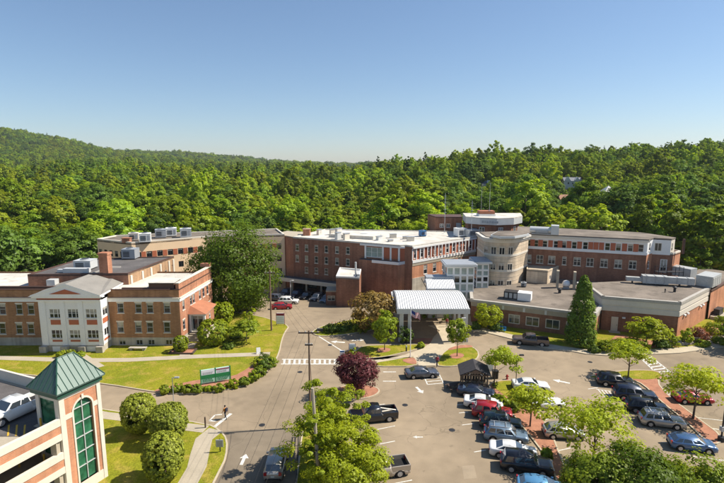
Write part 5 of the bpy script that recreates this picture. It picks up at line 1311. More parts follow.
def car(kind, pm, name, label, cat, at, heading, group=None, z=None, roof_rack=False, rack_m=None):
    k = CK[kind]; M = carmesh(kind); L = k['L']; Wd = k['W'] / 2
    key = (kind, pm.name)
    if key not in CARD:
        V, F, mi = M['body']; bme = meshdata('body', V, F, [pm, BLACK], True); bme.polygons.foreach_set('material_index', mi)
        cme = M['cabin'].copy(); cme.materials.append(pm); CARD[key] = (bme, cme)
    bme, cme = CARD[key]
    zz = gz(at[0], at[1]) if z is None else z
    t = thing(name, label, cat, (at[0], at[1], zz), heading, group)
    obj('body', bme, t); obj('cabin', cme, t)
    for nm, lst in M['win'].items():
        for V, F in lst: meshobj(nm, V, F, CARGL, t)
    for sx in (-1, 1):
        for sy in (-1, 1):
            wo = obj('wheel', M['tyre'], t, (sx * k['wb'] / 2, sy * (Wd - .115), k['wr'])); obj('rim', M['rim'], wo)
    hz = k['hood'] - .2
    for sy in (-1, 1):
        y0, y1 = sorted((sy * (Wd * .52), sy * (Wd * .885)))
        B().box(L / 2 - .17, L / 2 + .008, y0, y1, hz - .1, hz + .05).obj('headlight', HEADL, t)
        tz = (k['deck'] - .12) if kind != 'pickup' else .95
        B().box(-L / 2 - .012, -L / 2 + .12, *sorted((sy * Wd * .6, sy * Wd * .9)), tz - .16, tz + (.16 if kind in ('suv', 'bigsuv', 'hatch', 'pickup') else .02)).obj('tail_light', TAILL, t)
        B().box(k['A'] - .32, k['A'] - .12, *sorted((sy * (Wd - .03), sy * (Wd + .16))), k['belt'] + .02, k['belt'] + .17).obj('mirror', pm, t)
    B().box(L / 2 - .1, L / 2 + .014, -Wd * .48, Wd * .48, hz - .24, hz - .02).obj('grille', BLACK, t)
    B().box(L / 2 - .2, L / 2 + .02, -Wd * .8, Wd * .8, .26, .40).obj('front_bumper', BLACK, t); B().box(-L / 2 - .02, -L / 2 + .2, -Wd * .8, Wd * .8, .28, .46).obj('rear_bumper', BLACK, t)
    B().box(-L / 2 - .025, -L / 2 + .02, -.18, .18, .60, .72).obj('number_plate', PLATE, t)
    if kind == 'pickup':
        for sy in (-1, 1):
            B().box(-L / 2 + .02, k['D'] - .02, *sorted((sy * (Wd - .13), sy * (Wd - .02))), .68, 1.22).obj('bed_side', pm, t)
        B().box(-L / 2 - .01, -L / 2 + .06, -Wd + .14, Wd - .14, .62, 1.2).obj('tailgate', pm, t)
        B().box(-L / 2 + .08, k['D'] - .05, -Wd + .14, Wd - .14, .745, .78).obj('bed_floor', BLACK, t)
    if roof_rack:
        for sy in (-1, 1): B().box(k['C'] + .1, k['Bx'] - .1, *sorted((sy * (Wd * k['roofy'] - .1), sy * (Wd * k['roofy'] - .05))), k['H'] - .01, k['H'] + .06).obj('roof_rail', rack_m or BLACK, t)
        for x in (k['C'] + .5, k['Bx'] - .5): B().box(x - .03, x + .03, -Wd * k['roofy'] + .1, Wd * k['roofy'] - .1, k['H'] + .01, k['H'] + .05).obj('cross_bar', rack_m or BLACK, t)
    return t
def carpx(kind, pm, name, label, cat, wheel, uv, heading, **kw):
    """place a car by the ground contact pixel of one wheel, e.g. 'rr' rear right"""
    k = CK[kind]; z = kw.get('z')
    p = G(*uv) if z is None else G(uv[0], uv[1], z)
    lx = k['wb'] / 2 * (1 if wheel[0] == 'f' else -1); ly = (k['W'] / 2 - .02) * (1 if wheel[1] == 'l' else -1)
    c, s = math.cos(heading), math.sin(heading)
    return car(kind, pm, name, label, cat, (p.x - (lx * c - ly * s), p.y - (lx * s + ly * c)), heading, **kw)
H1 = R(-14)
DKBLUE = paint('dark_blue', (.016, .024, .05)); WHITEC = paint('white', (.72, .72, .70), 0); REDC = paint('red', (.36, .012, .018)); GREENC = paint('dark_green', (.014, .035, .038))
BLUEGR = paint('blue_grey', (.16, .23, .31)); BLACKC = paint('black', (.010, .011, .016)); BLUEC = paint('mid_blue', (.05, .12, .26)); GREYC = paint('slate_grey', (.075, .085, .11))
SILVER = paint('silver', (.44, .43, .41), .5); BRONZE = paint('brown_grey', (.13, .10, .085)); TANC = paint('tan', (.42, .36, .29)); LTBLUE = paint('light_blue', (.10, .28, .48))
rowA = 'cars parked beside the mulch island'
carpx('sedan', DKBLUE, 'parked_car', 'dark navy sedan parked nearest the timber shelter', 'car', 'rr', (464.8, 397.3), H1, group=rowA)
carpx('sedan', WHITEC, 'parked_car', 'white sedan parked between the navy sedan and the red crossover', 'car', 'rr', (471.5, 408.8), H1, group=rowA)
carpx('suv', REDC, 'parked_car', 'bright red crossover parked beside a dark green one', 'car', 'rr', (480, 418.8), H1, group=rowA)
carpx('suv', GREENC, 'parked_car', 'dark green crossover parked beside the red one', 'car', 'rr', (488, 430), H1, group=rowA)
carpx('suv', BLUEGR, 'parked_car', 'pale blue-grey crossover with roof rails beside the mulch island', 'car', 'rr', (492.8, 442.6), H1, group=rowA, roof_rack=True, rack_m=GREY)
carpx('sedan', WHITEC, 'parked_car', 'white sedan parked between the blue-grey crossover and black crossover', 'car', 'rr', (499, 458.6), H1, group=rowA)
carpx('bigsuv', BLACKC, 'parked_car', 'large black crossover with chrome window trim by the mulch island', 'car', 'rr', (511.2, 473.3), H1, group=rowA)
carpx('hatch', LTBLUE, 'parked_car', 'light blue hatchback parked next to the large black crossover', 'car', 'rr', (527, 497), H1, group=rowA)
rowB = 'cars behind the mulch island'
carpx('sedan', WHITEC, 'parked_car', 'white sedan half hidden beneath the feathery tree near the black lamp post', 'car', 'rr', (521, 391.5), H1 + R(8), group=rowB)
carpx('coupe', WHITEC, 'parked_car', 'white coupe standing behind the young tree on the mulch island', 'car', 'fr', (559, 410), R(6), group=rowB)
carpx('hatch', SILVER, 'parked_car', 'silver hatchback mostly hidden under the spreading feathery tree', 'car', 'rr', (553, 440), H1 + R(8), group=rowB)
rowC = 'cars parked along the second island'
carpx('suv', BLACKC, 'parked_car', 'black crossover parked below the grass tip of the second island', 'car', 'rr', (605.5, 386.8), H1, group=rowC)
carpx('bigsuv', DKBLUE, 'parked_car', 'dark navy crossover parked between the two black ones', 'car', 'rr', (623.5, 401), H1, group=rowC)
carpx('suv', BLACKC, 'parked_car', 'black crossover parked beside the silver one with roof rack', 'car', 'rr', (635.5, 413.5), H1, group=rowC)
carpx('suv', SILVER, 'parked_car', 'silver crossover with roof rack parked by the second island', 'car', 'rr', (650.5, 427.5), H1, group=rowC, roof_rack=True, rack_m=WHITE)
carpx('hatch', BLUEC, 'parked_car', 'blue hatchback parked last along the second island', 'car', 'rr', (680.3, 451.5), H1, group=rowC)
carpx('coupe', REDC, 'parked_car', 'red coupe parked behind the round feathery tree', 'car', 'rr', (684.6, 404.5), R(-6))
carpx('pickup', BRONZE, 'pickup_truck', 'brown-grey crew cab pickup driving past the low brick pavilion', 'pickup', 'rl', (541.9, 347.2), R(166))
bp = carpx('pickup', BLACKC, 'pickup_truck', 'black pickup with lumber in its open bed beside the purple tree', 'pickup', 'rl', (389.5, 422.5), R(191))
for yy, a in ((-.3, .05), (.15, -.03), (.4, .1)):
    o = obj('lumber', B().box(-1.1, 1.1, -.1, .1, 0, .08).data('lumber', CREAM)); 
    o.parent = None; mw = Matrix.Translation(bp.location) @ Matrix.Rotation(bp.rotation_euler.z, 4, 'Z') @ Matrix.Translation((-1.9, yy, .79 + (.42 if yy == .15 else 0.0)))
    o.matrix_world = mw @ Matrix.Rotation(a * 3, 4, 'Z') @ (Matrix.Rotation(-.2, 4, 'Y') if yy == .15 else Matrix.Identity(4)); tag(o, {-.3: 'plank lying flat along the bed of the black pickup', .15: 'plank propped slanting across the bed of the black pickup', .4: 'short plank lying askew in the bed of the black pickup'}[yy], 'plank')
carpx('pickup', TANC, 'pickup_truck', 'tan pickup with dark open bed half under the big leafy tree', 'pickup', 'rl', (400, 478), R(193))
carpx('sedan', GREYC, 'moving_car', 'slate grey sedan driving past the canopy plaza', 'car', 'rr', (413.5, 379.6), R(7))
p = G(276, 470); car('suv', paint('champagne', (.40, .38, .34), .5), 'moving_car', 'silver crossover with dark sunroof driving up the access road', 'car', (p.x, p.y + .3), R(91))
gp = 'cars in the upper driveway'
carpx('hatch', REDC, 'parked_car', 'red car stopped in the upper driveway by the utility pole', 'car', 'rr', (275.5, 309.8), R(8), group=gp)
carpx('suv', WHITEC, 'parked_car', 'white crossover stopped behind the red car in the upper driveway', 'car', 'fr', (293.5, 304.3), R(-4), group=gp)
carpx('suv', GREYC, 'parked_car', 'grey crossover beside the white one in the upper driveway', 'car', 'fr', (280.5, 301.5), R(-20), group=gp)
hA = math.atan2(nA.y, nA.x)
for u, v, pm, l in ((281, 296.5, GREYC, 'slate grey car parked first under the arcade by the shade tree'), (291.3, 298.2, DKBLUE, 'navy car parked second under the wing arcade'), (301.5, 300.0, BLACKC, 'black car parked third under the wing arcade'), (311.8, 301.6, GREYC, 'slate grey car parked fourth under the wing arcade'), (322, 303.3, BLUEGR, 'blue-grey car parked under the arcade beside the brick annex')):
    p = G(u, v); car('suv', pm, 'parked_car', l, 'car', (p.x - nA.x * 2.4, p.y - nA.y * 2.4), hA, group='cars parked under the arcade')
carpx('pickup', WHITEC, 'pickup_truck', 'white crew cab pickup parked on the top deck of the garage', 'pickup', 'fl', (2.5, 427.5), math.atan2(-eB.y, -eB.x), z=ZD + .03)
# ================================================================== VEGETATION
LF = dict(
 maple=leaf_mat('leaf_maple', (.088, .160, .022), trans=.45), forest=leaf_mat('leaf_forest', (.195, .325, .028), rnd=.4, warm=(1.5, 1.15, .8), trans=.5),
 forest_dark=leaf_mat('leaf_forest_dark', (.125, .225, .040), rnd=.35, warm=(1.4, 1.2, .9), trans=.4), forest_light=leaf_mat('leaf_forest_light', (.245, .355, .032), rnd=.3, warm=(1.4, 1.1, .9), trans=.5),
 conifer=leaf_mat('leaf_conifer', (0.083, 0.150, 0.036), trans=.3),
 lime=leaf_mat('leaf_lime', (.245, .345, .028), .28, rnd=.06, trans=.48), locust=leaf_mat('leaf_locust', (.315, .42, .032), .3, rnd=.06, trans=.5), plum=leaf_mat('leaf_plum', (.13, .045, .05), .35, warm=(1.3, .9, .9), trans=.3),
 bronze=leaf_mat('leaf_bronze', (0.264, 0.198, 0.072), .35, warm=(1.2, 1.1, .9), trans=.4), shrub=leaf_mat('leaf_shrub', (0.189, 0.277, 0.030), .3, rnd=.12, trans=.45), topiary=leaf_mat('leaf_topiary', (.25, .315, .05), .45, rnd=.06, trans=.4), dark=leaf_mat('leaf_dark', (0.090, 0.158, 0.030), .35, trans=.35),
 arbor=leaf_mat('leaf_arborvitae', (0.115, 0.196, 0.030), .4, trans=.3), rose=leaf_mat('leaf_rose', (.24, .11, .07), .35, warm=(1.1, .9, .9)))
def leaves_mesh(name, C, N, size, m, rng, aspect=1.6):
    """one small folded quad per leaf spray"""
    n = len(C)
    r = rng.normal(size=(n, 3)); T_ = np.cross(N, r); T_ /= np.linalg.norm(T_, axis=1)[:, None] + 1e-9
    B_ = np.cross(N, T_)
    s = (size * (.65 + .7 * rng.random(n)))[:, None]
    a = T_ * s * .5 * aspect; b = B_ * s * .5; f = N * s * .18
    V = np.empty((n, 4, 3)); V[:, 0] = C - a; V[:, 1] = C - b + f; V[:, 2] = C + a; V[:, 3] = C + b + f
    me = bpy.data.meshes.new(name)
    me.vertices.add(4 * n); me.vertices.foreach_set('co', V.reshape(-1).astype(np.float32))
    me.loops.add(4 * n); me.loops.foreach_set('vertex_index', np.arange(4 * n, dtype=np.int32))
    me.polygons.add(n); me.polygons.foreach_set('loop_start', np.arange(0, 4 * n, 4, dtype=np.int32)); me.polygons.foreach_set('loop_total', np.full(n, 4, dtype=np.int32))
    me.materials.append(m); me.update(calc_edges=True); me.validate()
    return me
def unit(rng, n): v = rng.normal(size=(n, 3)); return v / np.linalg.norm(v, axis=1)[:, None]
def crown_pts(kind, rx, h, rng, ncl, per, ck=1.0):
    """leaf positions and normals; crown spans z 0..h, radius rx"""
    C = []; N = []
    lob = unit(rng, 7); la = .10 + .16 * rng.random(7)
    for i in range(ncl):
        if kind == 'cone':
            t = 1 - math.sqrt(rng.random()); t = min(.98, t); a = rng.random() * 2 * math.pi; rr = rx * (1 - t) ** .8 * (.55 + .5 * rng.random())
            c = np.array([rr * math.cos(a), rr * math.sin(a), h * t]); cr = rx * .28 * (1 - t * .7); out = np.array([math.cos(a), math.sin(a), .35])
            fl = .6
        elif kind == 'spire':      # dense arborvitae
            t = rng.random() ** 1.15; a = rng.random() * 2 * math.pi; prof = (1 - t) ** .55 * (1 - .25 * max(0, .15 - t) / .15); rr = rx * prof * (.70 + .16 * rng.random() + .12 * math.sin(a * 3 + t * 9) * math.sin(a * 2 - t * 14))
            c = np.array([rr * math.cos(a), rr * math.sin(a), h * t]); cr = rx * .22 * (.4 + prof * .6); out = np.array([math.cos(a), math.sin(a), .5]); fl = 1.5
        elif kind == 'locust':     # loose layered sprays
            d = unit(rng, 1)[0]; d[2] = abs(d[2]) * 1.15 - .38; q = rng.random() ** .5
            c = np.array([d[0] * rx * q, d[1] * rx * q, h * (.38 + .58 * d[2] * q)]); cr = rx * .25 * (.7 + .6 * rng.random()); out = d * .5 + np.array([0, 0, .9]); fl = .32
        elif kind == 'open':
            d = unit(rng, 1)[0]; k_ = .88 + sum(la[j] * 1.6 * max(0, d @ lob[j]) ** 3 for j in range(7)); q = (.3 + .75 * rng.random() ** .7) * k_
            c = np.array([d[0] * rx * q, d[1] * rx * q, h * (.47 + .48 * d[2] * q)]); cr = rx * (.13 + .12 * rng.random()); out = d * .6 + np.array([0, 0, .6]); fl = .55
        elif kind == 'topiary':
            d = unit(rng, 1)[0]; e = np.sign(d) * np.abs(d) ** .72; e /= max(1e-6, (np.abs(e) ** 2.6).sum() ** (1 / 2.6))
            e = e * (.93 + sum(la[j] * .22 * max(0, d @ lob[j]) ** 2 for j in range(7)) + .02 * rng.normal()); tz = (e[2] + 1) / 2; w_ = .80 + .2 * min(1, tz / .5)
            c = np.array([e[0] * rx * w_, e[1] * rx * w_, h * tz]) ; c[:2] *= .93; cr = rx * (.07 + .06 * rng.random()); out = d * 1.2; fl = 1.0
        else:
            d = unit(rng, 1)[0]
            k_ = 1 + sum(la[j] * max(0, d @ lob[j]) ** 3 for j in range(7)) - .12
            q = (.5 + .5 * rng.random() ** .5) * k_
            zz = d[2]
            c = np.array([d[0] * rx * q, d[1] * rx * q, h * (.46 + .46 * zz * q)]); cr = rx * (.20 + .14 * rng.random()) * ck; out = d; fl = .8
        u = unit(rng, per)
        rr_ = cr * (.55 + .5 * rng.random(per))[:, None]
        P = c + u * rr_ * np.array([1, 1, fl])
        nn_ = u * .8 + out * .8 + np.array([0, 0, .35]) + rng.normal(size=(per, 3)) * .32
        C.append(P); N.append(nn_ / np.linalg.norm(nn_, axis=1)[:, None])
    C = np.concatenate(C); N = np.concatenate(N)
    if kind not in ('topiary',): C[:, 2] = np.maximum(C[:, 2], h * .01)
    return C, N
def trunk_geom(h, r, rng, limbs=6, reach=1.0, hc=None):
    b = B(); hc = hc or h
    b.tube([(0, 0, -.3), (0, 0, h * .12), (r * .3, -r * .2, h * .5), (0, r * .3, h)], [r * 1.35, r, r * .8, r * .3], 8)
    for k in range(limbs):
        a = 2 * math.pi * (k + rng.random() * .6) / limbs; z0 = h * (.38 + .5 * rng.random()); L_ = reach * (.6 + .5 * rng.random())
        m_ = (L_ * .5 * math.cos(a), L_ * .5 * math.sin(a), z0 + L_ * .4); e = (L_ * math.cos(a), L_ * math.sin(a), z0 + L_ * .7)
        b.tube([(0, 0, z0), m_, e], [r * .45, r * .3, r * .1], 6)
    return b
def tree(name, label, cat, uv, top_v, width_px, kind, lf, leaf, ncl, per, trunk_h=.25, group=None, seed=1, du=0.0, tr=.12, at=None, h=None, w=None, limbs=6, bark=BARK):
    rng = np.random.default_rng(seed)
    if at is None: p = G(*uv)
    else: p = Vector((at[0], at[1], gz(at[0], at[1])))
    H_ = h or (AT(uv[0], top_v, p.y).z - p.z); rx = (w or width_px * p.y / FOC * 1.02) / 2
    t = thing(name, label, cat, tuple(p), 0, group)
    z0 = H_ * trunk_h; hc = H_ - z0
    C, N = crown_pts(kind, rx, hc, rng, ncl, per); C[:, 2] += z0; C[:, 0] += du
    link(bpy.data.objects.new('crown', leaves_mesh('crown', C, N, leaf, LF[lf], rng)), t)
    if trunk_h > 0 or limbs:
        trunk_geom(z0 + hc * (.62 if kind != 'locust' else .4), tr, rng, limbs, rx * (.75 if kind != 'locust' else .5)).obj('trunk', bark, t, True)
    return t
def shrub(label, uv, top_v, width_px, lf='shrub', kind='round', leaf=.22, ncl=40, per=26, name='shrub', group=None, seed=1, limbs=4, cat='shrub', trunk_h=0.0, tr=.06, **kw):
    return tree(name, label, cat, uv, top_v, width_px, kind, lf, leaf, ncl, per, trunk_h, group, seed, limbs=limbs, tr=tr, **kw)
# ---- trees on the site
tree('shade_tree', 'very large dark green shade tree between the tan building and the driveway', 'tree', (221, 311.5), 220, 84, 'round', 'maple', .28, 160, 190, .02, seed=11, du=3.0, tr=.55, limbs=9)
tree('feathery_tree', 'bright feathery tree on the island lawn behind the timber shelter', 'tree', (494, 386.5), 343.5, 43, 'locust', 'locust', .20, 57, 42, .38, seed=21, tr=.1, du=1.2)
tree('feathery_tree', 'feathery tree rooted in mulch in front of the white coupe', 'tree', (530, 427), 380, 52, 'locust', 'locust', .20, 60, 42, .30, seed=22, tr=.1)
tree('feathery_tree', 'feathery tree on the grass tip of the second island', 'tree', (628, 377.5), 336, 41, 'locust', 'locust', .20, 58, 42, .36, seed=23, tr=.1)
tree('feathery_tree', 'round feathery tree in front of the red coupe', 'tree', (693, 419.5), 357.5, 64, 'locust', 'locust', .20, 80, 46, .32, seed=24, tr=.12)
tree('feathery_tree', 'spreading feathery tree hiding the silver hatchback', 'tree', (592, 470), 385, 88, 'locust', 'locust', .19, 84, 50, .26, seed=25, tr=.14)
tree('leafy_tree', 'big leafy lime-green tree on the roadside strip beside the tan pickup', 'tree', (349, 499), 430, 88, 'open', 'lime', .135, 210, 140, .12, seed=31, tr=.2)
tree('leafy_tree', 'tall lime-green tree on the roadside strip behind the pale leaning pole', 'tree', (331, 466), 375, 54, 'open', 'lime', .135, 140, 135, .14, seed=32, tr=.16)
tree('leafy_tree', 'slender lime-green tree on the roadside strip next to the low fence', 'tree', (317, 500), 414, 34, 'open', 'lime', .135, 60, 110, .14, seed=33, tr=.15)
tree('purple_tree', 'purple-leaved tree on the mulch island beside the black pickup', 'tree', (357.5, 395), 350.5, 38, 'round', 'plum', .17, 110, 80, .18, seed=41, tr=.12)
tree('young_tree', 'young green tree on the lawn between the drive and the plaza path', 'tree', (384.5, 350.5), 309, 25, 'round', 'lime', .25, 60, 36, .22, seed=42, tr=.08)
tree('young_tree', 'young round-headed tree in the mulch ring before the canopy', 'tree', (457, 356.8), 317.5, 22.5, 'round', 'shrub', .22, 60, 36, .40, seed=43, tr=.07)
tree('young_tree', 'yellow-green young tree against the low pavilion wall', 'tree', (487, 330), 303.5, 25, 'round', 'lime', .26, 60, 32, .15, seed=44, tr=.08)
tree('bronze_tree', 'bronze-brown bushy tree in front of the blank brick block', 'tree', (374, 331), 289.5, 47, 'round', 'bronze', .32, 80, 42, .12, seed=45, tr=.14)
tree('tall_conifer', 'dense dark green conical arborvitae beside the low pavilion corner', 'tree', (580, 345), 277, 35, 'spire', 'arbor', .22, 330, 36, .03, seed=46, tr=.15)
tree('spreading_maple', 'yellow-green spreading maple in front of the service block wall', 'tree', (646, 345), 312.5, 41, 'locust', 'lime', .28, 64, 40, .2, seed=47, tr=.1)
tree('small_tree', 'small thin-leaved tree on the lawn beside the lawn utility pole', 'tree', (246.5, 342), 317, 33, 'locust', 'shrub', .26, 44, 34, .35, seed=48, tr=.08)
tree('small_tree', 'narrow young tree on the lawn under the big shade tree', 'tree', (250, 331), 306, 13, 'round', 'lime', .25, 24, 30, .2, seed=49, tr=.06)
for i, (u, tv, y, w_, l) in enumerate([(604, 452, 37.5, 5.6, 'broad green tree close to the light blue hatchback'), (648, 447, 36.5, 7.0, 'broad green tree growing between two like it below the parked cars'), (700, 464, 37.0, 6.0, 'broad green tree below the blue hatchback'), (738, 474, 36.5, 5.5, 'broad green tree at the end of its row, under the banner post')]):
    q = AT(u, tv, y); tree('broad_tree', l, 'tree', (0, 0), 0, 0, 'round', ('shrub', 'maple', 'shrub', 'maple')[i], .17, 120, 110, .1, seed=50 + i, tr=.18, at=(q.x, y), h=q.z, w=w_, group='broad trees at the edge of the lot')
tree('broad_tree', 'green tree at the far edge of the lot beside the purple banner post', 'tree', (0, 0), 0, 0, 'round', 'maple', .32, 70, 44, .2, seed=58, tr=.15, at=(62, 76), h=6.0, w=6.5)
# ---- clipped and loose shrubs
for i, (u, v, tv, wp, l) in enumerate([(139.5, 433.5, 396.5, 33, 'clipped round bush by the footpath, nearest the road'), (169.5, 442, 406, 38, 'clipped round bush between its two neighbours on the corner lawn'), (165.5, 480, 434.5, 41, 'clipped round bush with leggy base beside the stair tower lawn')]):
    shrub(l, (u, v), tv, wp, 'topiary', 'topiary', .16, 900, 18, 'clipped_bush', 'clipped bushes on the corner lawn', 60 + i, limbs=5, cat='bush', trunk_h=.06, tr=.12)
shrub('small round bush inside the dark timber bed', (181.5, 352), 336.5, 15, 'shrub', 'topiary', .18, 216, 16, seed=70)
shrub('large rounded green shrub beside the side entrance steps', (214, 344), 321, 32, 'shrub', 'topiary', .22, 312, 16, seed=71)
shrub('yellow-green mound shrub behind the side entrance', (222, 325), 303, 24, 'lime', 'topiary', .24, 216, 16, seed=72)
shrub('rounded shrub sloping down the lawn next to the large rounded shrub', (236, 338), 330, 14, 'shrub', 'round', .2, 50, 26, seed=73)
shrub('dark low shrub in the grass below the lawn path trees', (229, 348), 343, 14, 'dark', 'round', .2, 40, 26, seed=74)
rng_ = random.Random(4)
k = 0
for (u, v, tv, wp, lf) in [(165, 393, 385, 11, 'shrub'), (176, 392, 384.5, 11, 'lime'), (187, 392.5, 385, 12, 'shrub'), (198, 392, 384.5, 12, 'shrub'), (209, 391, 385, 10, 'lime'), (219, 391, 383.5, 12, 'shrub'), (233, 388, 379, 12, 'lime'), (244, 385, 377, 12, 'shrub'), (254, 381, 372, 12, 'lime'), (260, 376, 366, 13, 'shrub'), (266, 370, 358, 15, 'dark'), (263, 364, 354, 15, 'dark'), (272, 366, 357, 13, 'shrub'), (258, 367, 359, 10, 'lime')]:
    names = ['first low shrub along the sign border, by the lamp post', 'yellow-green low shrub second along the sign border', 'low green shrub third along the sign border', 'low green shrub under the near corner of the sign', 'yellowish low shrub under the middle of the sign', 'low green shrub at the sign post foot', 'yellow-green shrub just past the sign in the border', 'green shrub midway between sign and crosswalk', 'yellow-green shrub in the curve of the border', 'green shrub in the curve of the border by dark shrubs', 'dark green shrub near the crosswalk in the border', 'dark green shrub at the back of the border near the sandwich board', 'green shrub nearest the crosswalk in the border', 'small yellow-green shrub in the mulch behind the curve']
    shrub(names[k], (u, v), tv, wp, lf, 'round', .17, 34, 26, group='shrubs in the sign border', seed=80 + k); k += 1
for i, (u, v, tv, wp, lf, l) in enumerate([(62, 357.5, 351, 10, 'lime', 'low yellow-green plant at the portico corner'), (71, 357.5, 350, 9, 'shrub', 'low green plant in front of the portico'), (80, 357, 351.5, 9, 'lime', 'low yellow-green plant beside the white basement door'),
    (345, 330, 322, 24, 'dark', 'dark clipped hedge mass behind the low wall'), (331, 332, 324.5, 16, 'dark', 'dark hedge shrub beside the traffic cones'), (360, 331, 321, 18, 'shrub', 'green hedge shrub before the bronze tree'), (390, 327, 317, 16, 'lime', 'bright shrub by the canopy corner post'),
    (405, 342, 326, 17, 'dark', 'dark shrub at the foot of the canopy post'), (421, 348, 342, 7, 'lime', 'little round plant at the plaza edge'), (353, 359, 349, 9, 'lime', 'round lime bush in front of the maroon framed sign'), (345, 360, 351, 8, 'dark', 'small dark bush behind the blue sign'),
    (607, 352, 340.5, 16, 'shrub', 'rounded green shrub on the lawn by the pavement'), (622, 350, 338.5, 22, 'lime', 'yellow-green shrub below the service door'), (637, 349.5, 337, 22, 'lime', 'bright spreading shrub below the maple'), (669, 346, 331, 15, 'shrub', 'green shrub by the service block corner'), (661, 348, 338, 14, 'dark', 'low dark shrub under the maple'),
    (686, 344, 327.5, 11, 'lime', 'upright lime shrub at the brick corner'), (697, 341.5, 325, 21, 'rose', 'rusty rose-coloured shrub beyond the brick corner'), (714, 337, 321, 20, 'shrub', 'pale green shrub beside the loading platform'), (725, 334, 315, 18, 'lime', 'pale green shrub beyond the loading platform'), (702, 346, 340, 14, 'shrub', 'low green plant at the boulder wall'), (720, 344, 337, 14, 'shrub', 'low spreading plant on the boulder wall'),
    (594, 352, 345, 12, 'dark', 'low dark shrub at the foot of the tall conifer'), (436, 318, 307, 36, 'dark', 'dark green planting behind the canopy drive'), (495, 330, 322, 14, 'dark', 'low dark shrub under the young pavilion tree'), (476, 329, 321, 10, 'dark', 'small dark shrub by the canopy rear post'),
    (497, 401, 394, 10, 'shrub', 'low shrub in the mulch near the navy sedan'), (505, 406, 397, 13, 'lime', 'lime shrub in the mulch ahead of the white sedan'), (513, 411, 402, 13, 'shrub', 'green shrub in the mulch ahead of the red crossover'), (520, 404, 395, 13, 'lime', 'lime shrub at the grass edge of the mulch island'), (546, 459, 449, 11, 'shrub', 'low shrub in the mulch ahead of the black crossover')]):
    shrub(l, (u, v), tv, wp, lf, 'round' if wp < 30 else 'topiary', .2, 44, 26, seed=120 + i)
# ================================================================== FOREST
rng = np.random.default_rng(77)
PROTO = []
SPEC = [(3.9, 13, 'forest'), (4.6, 12, 'forest'), (3.4, 14, 'forest_light'), (5.0, 13, 'forest_dark'), (4.1, 15, 'forest'), (3.0, 13.5, 'forest_light'), (4.8, 11.5, 'forest'), (2.6, 12, 'forest_light'), (4.3, 14, 'forest_dark'), (2.5, 15, 'conifer'), (2.8, 17, 'conifer')]
NB = 9
LOOK = ['mid-green round-crowned', 'broad mid-green', 'slender pale green', 'broad dark green', 'tall mid-green', 'narrow pale green', 'low spreading mid-green', 'thin yellow-green', 'tall dark green', 'narrow dark conifer', 'tall dark conifer']
for i, (rx, hh, lf) in enumerate(SPEC):
    kind = 'cone' if i >= NB else 'round'
    z0 = hh * .12
    C, N = crown_pts(kind, rx, hh - z0, rng, 96 if i < NB else 100, 84 if i < NB else 50, .72); C[:, 2] += z0
    PROTO.append((leaves_mesh('crown', C, N, .31, LF[lf], rng), trunk_geom(hh * .7, .26, rng, 5, rx * .7).data('trunk', BARK, True), hh, rx))
EDGE = [(-400, 70), (-130, 72), (-98, 84), (-80, 108), (-72, 138), (-38, 150), (8, 142), (34, 142), (52, 128), (74, 122), (84, 112), (96, 98), (130, 86), (420, 70)]
def edge_y(x):
    for (a, ya_), (b_, yb2) in zip(EDGE, EDGE[1:]):
        if x <= b_: return ya_ + (yb2 - ya_) * (x - a) / (b_ - a)
    return 70
HOUSES = [(485.5, 184, 330, 'white', 8), (571.5, 180.5, 330, 'white', 13), (608, 191.5, 260, 'pale', 9), (563, 199, 235, 'red', 8), (681, 199, 230, 'grey', 7)]
pts = []
def scatter(y0, y1, step, umin=-60, umax=790, wmin=None):
    y = y0
    while y < y1:
        xa, xb = (umin - 362) / 490 * y, (umax - 362) / 490 * y
        x = xa
        while x < xb:
            px_, py_ = x + rng.uniform(-.45, .45) * step, y + rng.uniform(-.45, .45) * step
            if py_ > edge_y(px_): pts.append((px_, py_))
            x += step
        y += step
scatter(72, 220, 7.0); scatter(220, 330, 6.4); scatter(330, 640, 6.4); scatter(640, 1900, 9.5, -60, 320); scatter(1900, 3000, 16, 40, 420)
FT = []
for (x, y) in pts:
    z = gz(x, y); U = 362 + 490 * x / y
    nz = math.sin(x * .031 + y * .017 + 1.3) + math.sin(x * -.019 + y * .043) + .7 * math.sin(x * .071 - y * .052 + 2) + (.5 if U > 440 else 0)
    pool = [3, 8, 0, 3, 8, 4] if nz > 1.1 else [3, 8, 0, 1, 4, 6] if nz > .35 else [0, 1, 2, 4, 5, 6, 7] if nz > -.9 else [2, 5, 7, 0, 2, 5, 1]
    i = pool[int(rng.integers(0, len(pool)))] if rng.random() > (.05 if y < 300 else .14) else int(rng.integers(NB, NB + 2))
    s = float(rng.choice([.7, .92, 1.12, 1.3, 1.65], p=[.15, .3, .3, .17, .08])) * float(rng.uniform(.9, 1.1)) * (1.18 if y < 220 else .98 if y < 330 else .90 if y < 640 else 1.2 if y < 1900 else 2.0)
    hz = float(rng.uniform(.68, .92)) * (1 if y < 220 else 1.15 if y < 330 else 1.25 if y < 640 else .9 if y < 1900 else .58)
    ut, vt = PR(x, y, z + PROTO[i][2] * s * hz)
    skip = False
    for (hu, hv_, hy, _, hw_) in HOUSES:
        if abs(ut - hu) < hw_ + 2 and y < hy + 9 and vt < hv_ + (4 if hu > 500 else -1) and y > hy - 130: skip = True
    if skip: continue
    FT.append((x, y, z - .3, i, s, hz, float(rng.random() * 6.28)))
FT.sort(key=lambda q: q[1])
vis = [q for q in FT if -20 < 362 + 490 * q[0] / q[1] < 744]
near = vis[:300]; nid = {id(q) for q in near}
far = [q for q in FT if id(q) not in nid]
